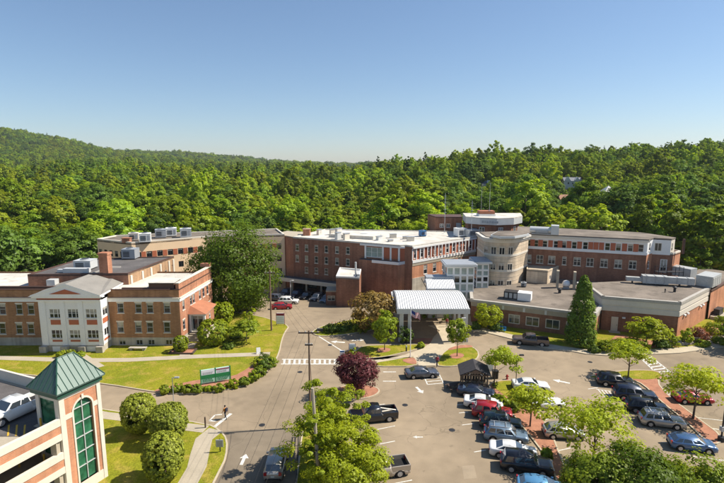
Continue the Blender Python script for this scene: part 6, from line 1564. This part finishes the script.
for (x, y, z, i, s, hz, a) in near:
    U = 362 + 490 * x / y
    wh = 'left of and behind the old brick building' if U < 130 else 'behind the tan building' if U < 285 else 'behind the long central wing' if U < 470 else 'behind the rounded tower and right wing' if U < 660 else 'beyond the service block'
    wh = wh.replace('left of and behind', 'behind')
    lk_ = ('outsized ' if s > 1.45 else 'small ' if s < .85 else '') + LOOK[i]
    t = thing('forest_tree', lk_ + ('' if i >= NB else ' tree') + ' in the wood ' + wh, 'tree', (x, y, z), a, lk_ + ' trees ' + wh)
    t.scale = (s, s, s * hz)
    obj('crown', PROTO[i][0], t); obj('trunk', PROTO[i][1], t)
# the rest of the wood, one mass of instanced trees
pc_ = bpy.data.collections.new('forest_prototypes')
for k, (cm, tm, hh, rx) in enumerate(PROTO):
    V = np.empty(len(cm.vertices) * 3, dtype=np.float32); cm.vertices.foreach_get('co', V)
    o = bpy.data.objects.new('tree_kind_%02d' % k, cm); pc_.objects.link(o)
me = bpy.data.meshes.new('forest'); me.vertices.add(len(far)); me.vertices.foreach_set('co', np.array([q[:3] for q in far], dtype=np.float32).reshape(-1))
for nm, ty, vals in (('kind_id', 'INT', [q[3] for q in far]), ('turn', 'FLOAT', [q[6] for q in far]), ('size', 'FLOAT', [q[4] for q in far]), ('tall', 'FLOAT', [q[5] for q in far])):
    at2 = me.attributes.new(nm, ty, 'POINT'); at2.data.foreach_set('value', vals)
fo = bpy.data.objects.new('forest', me); COL.objects.link(fo); tag(fo, 'wooded hills of dense green trees rising behind the hospital', 'forest', None, 'stuff')
ng = bpy.data.node_groups.new('forest_scatter', 'GeometryNodeTree')
ng.interface.new_socket('Geometry', in_out='INPUT', socket_type='NodeSocketGeometry'); ng.interface.new_socket('Geometry', in_out='OUTPUT', socket_type='NodeSocketGeometry')
gi = ng.nodes.new('NodeGroupInput'); go = ng.nodes.new('NodeGroupOutput'); ip = ng.nodes.new('GeometryNodeInstanceOnPoints'); ci = ng.nodes.new('GeometryNodeCollectionInfo')
ci.inputs['Collection'].default_value = pc_; ci.inputs['Separate Children'].default_value = True; ci.inputs['Reset Children'].default_value = True
def na(nm, ty): n_ = ng.nodes.new('GeometryNodeInputNamedAttribute'); n_.data_type = ty; n_.inputs['Name'].default_value = nm; return n_.outputs['Attribute']
ng.links.new(gi.outputs[0], ip.inputs['Points']); ng.links.new(ci.outputs[0], ip.inputs['Instance']); ip.inputs['Pick Instance'].default_value = True
ng.links.new(na('kind_id', 'INT'), ip.inputs['Instance Index'])
cx_ = ng.nodes.new('ShaderNodeCombineXYZ'); ng.links.new(na('turn', 'FLOAT'), cx_.inputs[2]); ng.links.new(cx_.outputs[0], ip.inputs['Rotation'])
sz = na('size', 'FLOAT'); mt = ng.nodes.new('ShaderNodeMath'); mt.operation = 'MULTIPLY'; ng.links.new(sz, mt.inputs[0]); ng.links.new(na('tall', 'FLOAT'), mt.inputs[1])
cs_ = ng.nodes.new('ShaderNodeCombineXYZ'); ng.links.new(sz, cs_.inputs[0]); ng.links.new(sz, cs_.inputs[1]); ng.links.new(mt.outputs[0], cs_.inputs[2]); ng.links.new(cs_.outputs[0], ip.inputs['Scale'])
ng.links.new(ip.outputs[0], go.inputs[0])
fo.modifiers.new('scatter', 'NODES').node_group = ng
# ---- houses in the wooded hillside
HC = dict(white=WHITE, pale=CREAM, red=TILE, grey=LGREY)
for i, (u, v, y, c, hw_) in enumerate(HOUSES):
    p = AT(u, v, y); wd = hw_ * y / 490 * (.62 if i else .72); hh = 5.0; z0 = p.z - 3.2; y = p.y
    l = ['white house with blue-grey roof and front gable on the wooded hillside', 'white house with two gables high on the wooded hillside', 'white pyramid-roofed house in the trees behind the right wing', 'long low red-roofed house among the trees', 'grey house glimpsed between dark trees'][i]
    t = thing('hillside_house', l, 'house', (p.x, y, z0), (.3, -.2, .1, .15, 0)[i], 'houses on the wooded hillside')
    rm = mat('house_roof_%d' % i, ((.09, .105, .13), (.20, .21, .23), (.62, .60, .56), (.34, .18, .11), (.25, .26, .28))[i], .8)
    wm = (WHITE, WHITE, WHITE, CREAM, LGREY)[i]
    dp = wd * .8
    B().box(-wd, wd, -dp, dp, -14, hh * .62).obj('wall', wm, t)
    zt_ = hh * .62
    if i == 2: B().add([(-wd - .4, -dp - .4, zt_), (wd + .4, -dp - .4, zt_), (wd + .4, dp + .4, zt_), (-wd - .4, dp + .4, zt_), (0, 0, zt_ + 3.2)], [(0, 1, 4), (1, 2, 4), (2, 3, 4), (3, 0, 4), (3, 2, 1, 0)]).obj('roof', rm, t)
    elif i == 4: 
        B().add([(-wd - .3, -dp - .3, zt_), (wd + .3, -dp - .3, zt_), (0, -dp - .3, zt_ + wd * .8), (-wd - .3, dp, zt_), (wd + .3, dp, zt_), (0, dp, zt_ + wd * .8)], [(0, 3, 5, 2), (1, 2, 5, 4), (3, 4, 5)]).obj('roof', rm, t)
        B().add([(-wd, -dp + .01, zt_), (wd, -dp + .01, zt_), (0, -dp + .01, zt_ + wd * .76)], [(0, 1, 2)]).obj('gable', wm, t)
    else:
        B().add([(-wd - .3, -dp - .3, zt_), (wd + .3, -dp - .3, zt_), (wd + .3, dp, zt_), (-wd - .3, dp, zt_), (-wd - .3, 0, zt_ + 2.2), (wd + .3, 0, zt_ + 2.2)], [(0, 1, 5, 4), (2, 3, 4, 5), (1, 2, 5), (3, 0, 4)]).obj('roof', rm, t)
        if i in (0, 1):
            for x in ((-wd * .55, wd * .5) if i else (wd * .3,)): B().add([(x - 1.8, -dp - .5, zt_), (x + 1.8, -dp - .5, zt_), (x, -dp - .5, zt_ + 2.6), (x, 0, zt_ + 2.6), (x - 1.8, 0, zt_), (x + 1.8, 0, zt_)], [(0, 1, 2), (0, 2, 3, 4), (1, 5, 3, 2)]).obj('dormer', wm, t)
    for x in (-wd * .5, 0, wd * .5):
        wo = B().box(x - .55, x + .55, -dp - .05, -dp + .02, zt_ - 2.2, zt_ - .8).obj('window', WHITE, t); B().box(x - .42, x + .42, -dp - .07, -dp - .052, zt_ - 2.1, zt_ - .9).obj('pane', GLASS, wo)
# ================================================================== STREET FURNITURE
def at_px(u, v): p = G(u, v); return (p.x, p.y, gz(p.x, p.y))
PH = {}
def upole(label, uv, top_v, r, arms, m=WOOD, lean=(0, 0), trans=False):
    b = G(*uv); h = AT(uv[0], top_v, b.y).z - b.z
    t = thing('utility_pole', label, 'utility pole', tuple(b), 0, 'utility poles beside the road')
    B().tube([(0, 0, -.3), (lean[0], lean[1], h)], [r, r * .68], 10).obj('pole', m, t)
    for (dz, half, rz) in arms:
        a = obj('cross_arm', B().box(-half, half, -.06, .06, -.07, .07).data('cross_arm', WOODD), t, (lean[0], lean[1] - .2, h - dz), rz)
        for k in range(4):
            x = -half + .12 + (2 * half - .24) * k / 3
            obj('insulator', B().lathe([(.04, .07), (.06, .12), (.03, .22)], 8).data('insulator', LGREY), a, (x, 0, 0))
    if trans: B().lathe([(.22, 0), (.24, .1), (.24, .75), (.18, .85)], 12, (.36, 0, h - 2.3)).obj('transformer', GREY, t)
    return Vector((b.x + lean[0], b.y + lean[1], b.z + h))
T1 = upole('grey utility pole on the lawn beside the upper driveway', (271.5, 331), 270, .17, [(.5, .9, .2)])
T2 = upole('dark wooden utility pole with crossarm at the crosswalk side of the road', (310.5, 427), 330.5, .14, [(.2, 1.15, 0), (1.6, .45, 0)], WOOD)
T3 = upole('pale leaning utility pole rising in front of the big leafy tree', (320.5, 500), 388, .19, [], CONC, (-.55, 0))
T0_ = Vector((-8.5, -8, 11)); T4 = Vector((-13, 118, 8.5))
def wire(a, b_, label, sag=.7, r=.009):
    a, b_ = Vector(a), Vector(b_); pts = []
    for i in range(13):
        t = i / 12; p = a.lerp(b_, t); p.z -= sag * 4 * t * (1 - t); pts.append(p)
    tag(B().tube(pts, r, 5, False).obj('overhead_wire', BLACK), label, 'wire', 'overhead wires along the road')
for k, dx in enumerate((-1.1, -.4, .4, 1.1)):
    wire(T1 + Vector((dx * .7, 0, -.4)), T2 + Vector((dx, -.2, -.05)), 'thin black overhead wire strung between the lawn pole and crossarm pole')
    wire(T2 + Vector((dx, -.2, -.05)), T0_ + Vector((dx, 0, 0)), 'thin black overhead wire running down the road from the crossarm pole')
wire(T2 + Vector((0, 0, -1.7)), T3 + Vector((0, 0, -.2)), 'thick black cable between the dark crossarm pole and the pale leaning pole', .5, .02)
wire(T1 + Vector((0, 0, -1.2)), T4, 'overhead wire from the lawn pole towards the hospital wing', .6)
wire(T2 + Vector((-1.0, -.2, 0)), Vector((-34, 60, 8.8)), 'overhead service wire crossing the road towards the lawn', .9)
def lamp(uv, top_v, label, m=DARK, r=.06, arm=.5, double=False):
    b = G(*uv); h = AT(uv[0], top_v, b.y).z - b.z
    t = thing('lamp_post', label, 'lamp post', tuple(b))
    B().lathe([(r * 2.6, -.05), (r * 2.6, .25), (r * 1.4, .3)], 10).obj('base', CONC, t)
    B().tube([(0, 0, .2), (0, 0, h)], [r, r * .7], 8).obj('pole', m, t)
    for s in ((1, -1) if double else (1,)):
        B().box(*sorted((0, s * arm)), -.03, .03, h - .1, h - .04).obj('arm', m, t)
        B().box(*sorted((s * arm * .6, s * arm * 1.7)), -.14, .14, h - .06, h + .08).obj('lamp_head', m, t)
    return t
lamp((174, 406.5), 377.5, 'dark lamp post standing by the road in front of the shrub border', GREY)
lamp((515.5, 390), 355, 'slim black lamp post on the grassy tip of the mulch island')
lamp((290.7, 298), 280.5, 'white lamp post in the upper driveway behind the white crossover', WHITE, .09)
bl = lamp((721, 441), 372, 'dark lamp post with purple banner at the end of the second island', DARK, .09)
B().box(-.04, .62, -.02, .02, 2.2, 4.6).obj('banner', mat('purple_banner', (.10, .035, .16), .8), bl); B().box(-.2, .2, -.2, .2, 1.2, 1.7).obj('meter_box', LGREY, bl); B().lathe([(.35, 0), (.35, .5), (.3, .55)], 12).obj('plinth', DARK, bl)
# ---- hospital sign: two boards on green posts
SGREEN = mat('sign_green', (.03, .24, .08), .5); SPALE = mat('sign_pale', (.82, .84, .86), .6, .06); SMINT = mat('sign_mint', (.46, .80, .62), .6, .1); SRED = mat('sign_maroon', (.26, .03, .05), .6); SBLUE = mat('sign_blue', (.05, .14, .33), .6)
sb = thing('hospital_sign', 'wide two-board green and white sign on green posts in the mulch bed', 'sign', at_px(216, 383.5), R(22))
for x0, x1, hd in ((-1.88, -.05, SPALE), (.05, 1.88, SPALE)):
    bd = B().box(x0, x1, -.06, .06, .35, 2.25).obj('board', SMINT, sb)
    B().box(x0 + .02, x1 - .02, -.075, -.062, 1.5, 2.22).obj('header', hd, bd)
    B().box(x0 + .02, x1 - .02, -.078, -.063, .95, 1.46).obj('stripe', SGREEN, bd)
    if x0 > 0: B().box(x0 + .05, x1 - .05, -.09, -.076, 1.98, 2.12).obj('title_bar', SRED, bd)
    ln_ = B(); rr_ = random.Random(3 if x0 > 0 else 4)
    for r_ in range(3):
        x = x0 + .15
        while x < x1 - .35:
            w_ = .08 + rr_.random() * .22; ln_.box(x, x + w_, -.085, -.079, .48 + r_ * .17, .57 + r_ * .17); x += w_ + .06
    ln_.obj('lettering', SGREEN, bd)
    l2 = B()
    for r_ in range(2):
        x = x0 + .2
        while x < x1 - .4:
            w_ = .06 + rr_.random() * .18; l2.box(x, x + w_, -.085, -.077, 1.6 + r_ * .17, 1.68 + r_ * .17); x += w_ + .05
    l2.obj('lettering', GREY, bd)
for x in (-1.95, 0, 1.95): B().box(x - .07, x + .07, -.09, .09, 0, 2.32).obj('post', SGREEN, sb)
def sign(label, uv, w_, h0, h1, m, frame, header=None, rot=0.0, posts=2):
    t = thing('directional_sign', label, 'sign', at_px(*uv), rot)
    bd = B().box(-w_ / 2, w_ / 2, -.05, .05, h0, h1).obj('board', m, t)
    if header: B().box(-w_ / 2 + .02, w_ / 2 - .02, -.07, -.052, h1 - (h1 - h0) * .22, h1 - .02).obj('header', header, bd)
    rr_ = random.Random(int(uv[0])); ln_ = B(); nrow = 4
    for r_ in range(nrow):
        x = -w_ / 2 + .1; z = h0 + .12 + (h1 - h0) * .66 * r_ / nrow
        while x < w_ / 2 - .25:
            q = .06 + rr_.random() * .16; ln_.box(x, x + q, -.068, -.053, z, z + .07); x += q + .05
    ln_.obj('lettering', GREY, bd)
    for x in ((-w_ / 2, w_ / 2) if posts == 2 else (0,)): B().box(x - .05, x + .05, -.04 if posts == 2 else .055, .06 if posts == 2 else .12, 0, h1 + .05).obj('post', frame, t)
    return t
sign('grey directory sign with maroon header beside the upper driveway', (280.5, 325.5), 1.5, .3, 2.4, SPALE, SRED, SRED)
sign('pale sign in maroon frame behind the crosswalk shrubs', (352.3, 356.5), 1.0, .9, 2.1, SPALE, SRED, None)
sign('small blue and white sign at the end of the crosswalk', (342.3, 361), .65, .5, 1.7, SPALE, SPALE, SBLUE)
sign('dark grey plate sign on the grass strip by the road', (220, 453), .75, .7, 1.5, GREY, DARK, None, 0, 1)
t = thing('marker_post', 'dark wooden marker post at the corner of the curved footpath', 'post', at_px(205.5, 428.5)); B().lathe([(.09, 0), (.09, 1.35), (.06, 1.42)], 8).obj('post', WOODD, t); B().box(-.11, .11, -.11, .11, 0, .08).obj('base', CONC, t)
t = thing('sandwich_board', 'small white sandwich board at the end of the lawn footpath', 'sign', at_px(258.5, 354), .3)
B().add([(-.35, -.35, 0), (.35, -.35, 0), (.3, -.05, 1.1), (-.3, -.05, 1.1), (-.35, -.32, 0), (.35, -.32, 0), (.3, -.02, 1.1), (-.3, -.02, 1.1)], [(0, 1, 2, 3), (7, 6, 5, 4), (0, 4, 5, 1), (1, 5, 6, 2), (3, 2, 6, 7), (0, 3, 7, 4)]).obj('panel', WHITE, t)
B().add([(-.35, .35, 0), (.35, .35, 0), (.3, .05, 1.1), (-.3, .05, 1.1), (-.35, .32, 0), (.35, .32, 0), (.3, .02, 1.1), (-.3, .02, 1.1)], [(0, 1, 2, 3), (7, 6, 5, 4), (0, 4, 5, 1), (1, 5, 6, 2), (3, 2, 6, 7), (0, 3, 7, 4)]).obj('panel', DARK, t)
# ---- flagpole with flag
fb = G(410.2, 358); fh = AT(410.2, 308.5, fb.y).z - fb.z
t = thing('flagpole', 'white flagpole at the edge of the plaza before the canopy', 'flagpole', (fb.x, fb.y, .11)); B().tube([(0, 0, 0), (0, 0, fh)], [.08, .05], 10).obj('pole', WHITE, t); B().lathe([(.02, fh), (.09, fh + .06), (.09, fh + .12), (.01, fh + .18)], 10).obj('finial', LGREY, t); B().lathe([(.2, -.02), (.2, .12)], 12).obj('base', CONC, t)
V = []; F = []; mi = []
nxf, nzf = 14, 13
for j in range(nzf + 1):
    for i in range(nxf + 1):
        s = i / nxf; q = j / nzf
        V.append((fb.x + .08 + s * 1.35, fb.y + .22 * math.sin(s * 9 + q * 1.3) * s, .11 + fh - .35 - q * .95 - s * .75 - .15 * math.sin(s * 6) * s))
for j in range(nzf):
    for i in range(nxf):
        F.append((j * (nxf + 1) + i, j * (nxf + 1) + i + 1, (j + 1) * (nxf + 1) + i + 1, (j + 1) * (nxf + 1) + i)); mi.append(2 if (i < 6 and j < 7) else j % 2)
fl = meshobj('flag', V, F, [mat('flag_red', (.42, .03, .05), .8), mat('flag_white', (.7, .68, .66), .8), mat('flag_blue', (.03, .05, .2), .8)], None, True); fl.data.polygons.foreach_set('material_index', mi)
tag(fl, 'drooping red, white and blue striped flag on the flagpole', 'flag')
# ---- bench, hydrant, bollard light, cones, fence
t = thing('bench', 'bright blue bench on the grass in front of the low pavilion', 'bench', at_px(499, 331.5), math.atan2(dF.y, dF.x)); BB = mat('bench_blue', (.03, .20, .42), .5)
for k in range(3): B().box(-1.2, 1.2, -.25 + .17 * k, -.1 + .17 * k, .42, .47).obj('seat_slat', BB, t)
for k in range(3): B().box(-1.2, 1.2, .27 + .03 * k, .31 + .03 * k, .55 + .15 * k, .67 + .15 * k).obj('back_slat', BB, t)
for x in (-1.0, 1.0):
    for y in (-.2, .25): B().box(x - .04, x + .04, y - .04, y + .04, 0, .42 if y < 0 else .95).obj('leg', BB, t)
t = thing('fire_hydrant', 'red fire hydrant beside the grassy island tip', 'hydrant', at_px(507, 379.3)); B().lathe([(.2, 0), (.2, .06), (.13, .08), (.13, .5), (.17, .52), (.15, .62), (.05, .72)], 12).obj('barrel', REDC, t)
for s in (-1, 1): B().tube([(s * .1, 0, .42), (s * .24, 0, .42)], .06, 8).obj('outlet', REDC, t)
t = thing('bollard_light', 'dark bollard light on the lawn by the plaza path', 'bollard', at_px(406.3, 352)); B().lathe([(.12, 0), (.12, .8)], 10).obj('shaft', DARK, t); B().lathe([(.1, .8), (.1, .95), (.15, .97), (.12, 1.05)], 10).obj('lamp_cap', GREY, t)
for u, l in ((332.3, 'orange traffic cone by the hedge, beside its twin'), (335.8, 'orange traffic cone by the hedge, next to the dark wall')):
    t = thing('traffic_cone', l, 'cone', at_px(u, 325.5)); OR = mat('cone_orange', (.55, .12, .03), .6); B().box(-.2, .2, -.2, .2, 0, .04).obj('base', OR, t); B().lathe([(.15, .04), (.1, .35), (.09, .36), (.05, .7)], 10).obj('cone', OR, t); B().lathe([(.112, .32), (.085, .5)], 10).obj('collar', WHITE, t)
a, b_ = G(298.8, 437), G(295.5, 500); d_ = Vector(b_) - Vector(a)
t = thing('low_fence', 'low black rail fence between the road and the leafy tree strip', 'fence', tuple(a), math.atan2(d_.y, d_.x)); L_ = d_.length
for k in range(7): B().box(L_ * k / 6 - .05, L_ * k / 6 + .05, -.05, .05, 0, .85).obj('post', DARK, t)
for z in (.4, .75): B().box(0, L_, -.03, .03, z, z + .08).obj('rail', DARK, t)
t = thing('low_wall', 'low dark stone wall at the corner of the hedge bed', 'wall', at_px(325, 331.5), -.02); 
for k in range(5):
    for r_ in range(2): B().box(-1.6 + .66 * k + .15 * r_, -.97 + .66 * k + .15 * r_, -.25, .25, .3 * r_, .3 * r_ + .29).obj('stone', mat('dark_stone', (.10, .095, .09), .9, .2, rnd=.2), t)
# ---- stacked boulder edge on the right-hand slope
rr_ = random.Random(8); bw = thing('boulder_wall', 'low retaining wall of rough grey boulders along the pavement bed', 'wall', at_px(685, 347.5))
BST = mat('boulder', (.30, .25, .20), .95, .25, 1.5, 9, rnd=.25, bump=.8)
w0 = Vector(at_px(685, 347.5))
def rock(r, sd):
    bm = bmesh.new(); bmesh.ops.create_icosphere(bm, subdivisions=1, radius=r); q = random.Random(sd)
    for v in bm.verts: v.co = v.co * (.75 + .5 * q.random()); v.co.z *= .7
    me = bpy.data.meshes.new('boulder'); bm.to_mesh(me); bm.free(); me.materials.append(BST); return me
RK = [rock(.45, i) for i in range(5)]
for k in range(40):
    u = 657 + k * 1.75; v = 347.6 - (u - 657) * .085 - (k % 2) * 1.6
    p = G(u, v); o = obj('boulder', RK[k % 5], bw, (p.x - w0.x, p.y - w0.y, .2 + (k % 2) * .35)); o.rotation_euler = (rr_.random() * 6, rr_.random() * 6, rr_.random() * 6); o.scale = (.8 + .5 * rr_.random(),) * 3
# ---- timber shelter
gb = thing('timber_shelter', 'small open timber shelter with dark gabled roof beside the parked cars', 'shelter', at_px(473.5, 386), R(-6))
gw, gd, gh_ = 1.6, 1.3, 2.05
for x in (-gw, -gw * .33, gw * .33, gw):
    for y in (-gd, gd): B().box(x - .08, x + .08, y - .08, y + .08, 0, gh_).obj('post', WOOD, gb)
for y in (-gd, gd): B().box(-gw - .1, gw + .1, y - .09, y + .09, gh_, gh_ + .2).obj('beam', WOOD, gb)
for x in (-gw, gw): B().box(x - .09, x + .09, -gd + .095, gd - .095, gh_, gh_ + .2).obj('beam', WOOD, gb)
for x0, x1 in ((-gw + .1, -gw * .33 - .1), (gw * .33 + .1, gw - .1)):
    for k in range(5): B().box(x0 + (x1 - x0) * k / 5, x0 + (x1 - x0) * (k + .8) / 5, -gd - .02, -gd + .02, .1, 1.0).obj('slat', WOOD, gb)
for k in range(9): B().box(-gw + .1 + k * .37, -gw + .42 + k * .37, gd - .02, gd + .02, .1, 1.9).obj('slat', WOODD, gb)
for sx in (-1, 1): B().add([(sx * 0, -gd - .5, gh_ + 1.05), (sx * (gw + .45), -gd - .5, gh_ + .12), (sx * (gw + .45), gd + .5, gh_ + .12), (0, gd + .5, gh_ + 1.05), (0, -gd - .5, gh_ + 1.17), (sx * (gw + .45), -gd - .5, gh_ + .24), (sx * (gw + .45), gd + .5, gh_ + .24), (0, gd + .5, gh_ + 1.17)],
      [(0, 1, 2, 3), (4, 5, 6, 7), (0, 1, 5, 4), (1, 2, 6, 5), (2, 3, 7, 6), (3, 0, 4, 7)]).obj('roof_panel', mat('dark_shingle', (.045, .042, .045), .85, .25, 2, 14), gb)
B().add([(-1.0, -gd - .35, gh_ + .45), (1.0, -gd - .35, gh_ + .45), (0, -gd - .35, gh_ + 1.02)], [(0, 1, 2)]).obj('gable_brace', WOOD, gb)
for s in (-1, 1): B().tube([(s * .9, -gd - .3, gh_ + .2), (0, -gd - .3, gh_ + .98)], .05, 5).obj('gable_brace', CREAM, gb)
B().box(-gw + .2, gw - .2, gd - .55, gd - .15, .42, .48).obj('seat', WOOD, gb)
t = thing('litter_bin', 'dark litter bin behind the timber shelter', 'bin', at_px(495, 378)); B().box(-.35, .35, -.35, .35, .05, 1.05).obj('body', DARK, t); B().box(-.4, .4, -.4, .4, 1.05, 1.15).obj('lid', BLACK, t); B().box(-.3, .3, -.3, .3, 0, .05).obj('base', CONC, t)
t = thing('kiosk_sign', 'white panel sign standing at the rear corner of the shelter', 'sign', at_px(489.5, 376), .2); B().box(-.5, .5, -.05, .05, .7, 2.0).obj('board', WHITE, t); 
for x in (-.45, .45): B().box(x - .04, x + .04, .055, .12, 0, 2.0).obj('post', GREY, t)
t = thing('shadow_table', 'dark table standing for the shadow beside the timber shelter', 'table', at_px(453.5, 389.3), .3)  # dark table set where the shelter's shadow lies
for k in range(4): B().box(-.9, .9, -.4 + .2 * k, -.22 + .2 * k, .72, .77).obj('top_slat', WOODD, t)
for s in (-1, 1):
    B().box(-.9, .9, *sorted((s * .6, s * .85)), .42, .47).obj('seat_slat', WOODD, t)
    B().box(s * .6 - .05, s * .6 + .05, -.8, .8, .36, .42).obj('cross_bar', WOODD, t)
    for q in (-1, 1): B().tube([(s * .6, q * .75, 0), (s * .6, q * .2, .72)], .05, 5).obj('leg', WOODD, t)
# ---- flower box and stone trough by the old building
t = thing('planter_edge', 'dark timber raised bed edging around the round bush', 'planter', at_px(183, 352.5), .0)
for s in (-1, 1): B().box(-1.7, 1.7, s * 1.0 - .12, s * 1.0 + .12, 0, .35).obj('sleeper', WOODD, t); B().box(s * 1.85 - .12, s * 1.85 + .12, -1.12, 1.12, 0, .36).obj('sleeper', WOODD, t)
B().box(-1.7, 1.7, -.88, .88, 0, .2).obj('soil', MULCH, t)
t = thing('stone_bench', 'low pale stone ledge on the lawn before the old brick building', 'bench', at_px(138, 350.5)); B().box(-1.4, 1.4, -.35, .35, .42, .55).obj('slab', STONE, t)
for x in (-1.0, 1.0): B().box(x - .2, x + .2, -.28, .28, 0, .42).obj('support', STONE, t)
# ================================================================== PEOPLE
def person(label, uv, face, shirt, trousers, hair, step=.25, z=None, pack=None, h=1.74):
    skin = mat('skin', (.45, .26, .18), .6, .08)
    s = h / 1.75
    J = dict(pel=(0, 0, .95), waist=(0, 0, 1.10), chest=(.02, 0, 1.32), neck=(.02, 0, 1.47), head0=(.03, 0, 1.57), head1=(.03, 0, 1.68))
    pts = [J['pel'], J['waist'], J['chest'], J['neck'], J['head0'], J['head1']]; rad = [(.155, .12), (.14, .11), (.175, .12), (.065, .065), (.085, .095), (.075, .085)]
    ed = [(0, 1), (1, 2), (2, 3), (3, 4), (4, 5)]
    def chain(start, P, Rr):
        a = start
        for p, r_ in zip(P, Rr): pts.append(p); rad.append((r_, r_)); ed.append((a, len(pts) - 1)); a = len(pts) - 1
    for sy, fw in ((-1, 1), (1, -1)):
        st = step * fw
        chain(0, [(0, sy * .10, .88), (st * .6, sy * .11, .5), (st * .85 - .06, sy * .11, .1), (st * .85 + .02, sy * .11, .05), (st * .85 + .14, sy * .12, .035)], [.095, .06, .042, .045, .035])
        aw = -st * .7
        chain(2, [(0, sy * .19, 1.40), (aw * .4 - .02, sy * .25, 1.13), (aw + .05, sy * .25, .90), (aw + .09, sy * .245, .82), (aw + .12, sy * .24, .76)], [.062, .046, .034, .036, .022])
    me = bpy.data.meshes.new('body'); me.from_pydata([tuple(c * s for c in p) for p in pts], ed, [])
    o = bpy.data.objects.new('body', me); COL.objects.link(o)
    md = o.modifiers.new('skin', 'SKIN'); md.use_smooth_shade = True
    for v, r_ in zip(me.skin_vertices[0].data, rad): v.radius = (r_[0] * s, r_[1] * s)
    me.skin_vertices[0].data[0].use_root = True
    o.modifiers.new('sub', 'SUBSURF').levels = 1; o.modifiers['sub'].render_levels = 1
    dg = bpy.context.evaluated_depsgraph_get(); dg.update()
    m2 = bpy.data.meshes.new_from_object(o.evaluated_get(dg)); bpy.data.objects.remove(o)
    m2.materials.clear()
    for m in (skin, shirt, trousers, BLACK): m2.materials.append(m)
    for f in m2.polygons:
        c = f.center / s; f.material_index = 3 if c.z < .09 else 2 if (c.z < .98 and abs(c.y) < .2 and not (abs(c.y) > .17 and c.z > .7)) else 1 if (c.z < 1.45 and not (abs(c.y) > .19 and c.z < 1.0)) else 0
        f.use_smooth = True
    p = G(*uv); t = thing('person', label, 'person', (p.x, p.y, gz(p.x, p.y) + (z or 0)), face)
    b = obj('body', m2, t)
    hb = bmesh.new(); bmesh.ops.create_uvsphere(hb, u_segments=12, v_segments=8, radius=.112 * s)
    for v in hb.verts: v.co.x = v.co.x * 1.0 - (.02 if v.co.z > -.02 else .03); v.co.z = max(v.co.z, -.04) * 1.05
    hm = bpy.data.meshes.new('hair'); hb.to_mesh(hm); hb.free(); hm.materials.append(hair); obj('hair', hm, t, (.02 * s, 0, 1.67 * s))
    if pack: B().box(-.3, -.12, -.15, .15, 1.05, 1.45).obj('backpack', pack, t)
    return t
HAIRD = mat('dark_hair', (.03, .02, .015), .7); SH_O = mat('orange_cloth', (.50, .20, .03), .85); SH_R = mat('red_cloth', (.30, .03, .045), .85); SH_D = mat('charcoal_cloth', (.035, .035, .04), .9); TR_D = mat('navy_cloth', (.03, .035, .055), .9)
person('person in orange top and dark trousers walking across the road junction', (225.5, 419), R(150), SH_O, TR_D, HAIRD, .28, 0, TR_D)
person('person in red top walking down the plaza path to the grey sedan', (437, 367), R(-80), SH_R, TR_D, HAIRD, .22, .1)
person('person in red top standing under the entrance canopy', (446.8, 327), R(-100), SH_R, TR_D, HAIRD, .1, .1)
# ================================================================== AIR
hm = bpy.data.materials.new('haze_air'); hm.use_nodes = True
ht = hm.node_tree; ht.nodes.remove(ht.nodes['Principled BSDF'])
pv_ = ht.nodes.new('ShaderNodeVolumePrincipled'); pv_.inputs['Color'].default_value = (.80, .88, 1.0, 1); pv_.inputs['Density'].default_value = 0.000062; pv_.inputs['Anisotropy'].default_value = 0.2
ht.links.new(pv_.outputs[0], ht.nodes['Material Output'].inputs['Volume'])
tag(B().box(-3400, 3400, -450, 3900, -5, 200).obj('haze', hm), 'thin pale summer haze over the valley and hills', 'haze', None, 'stuff')
sc.cycles.volume_bounces = 0
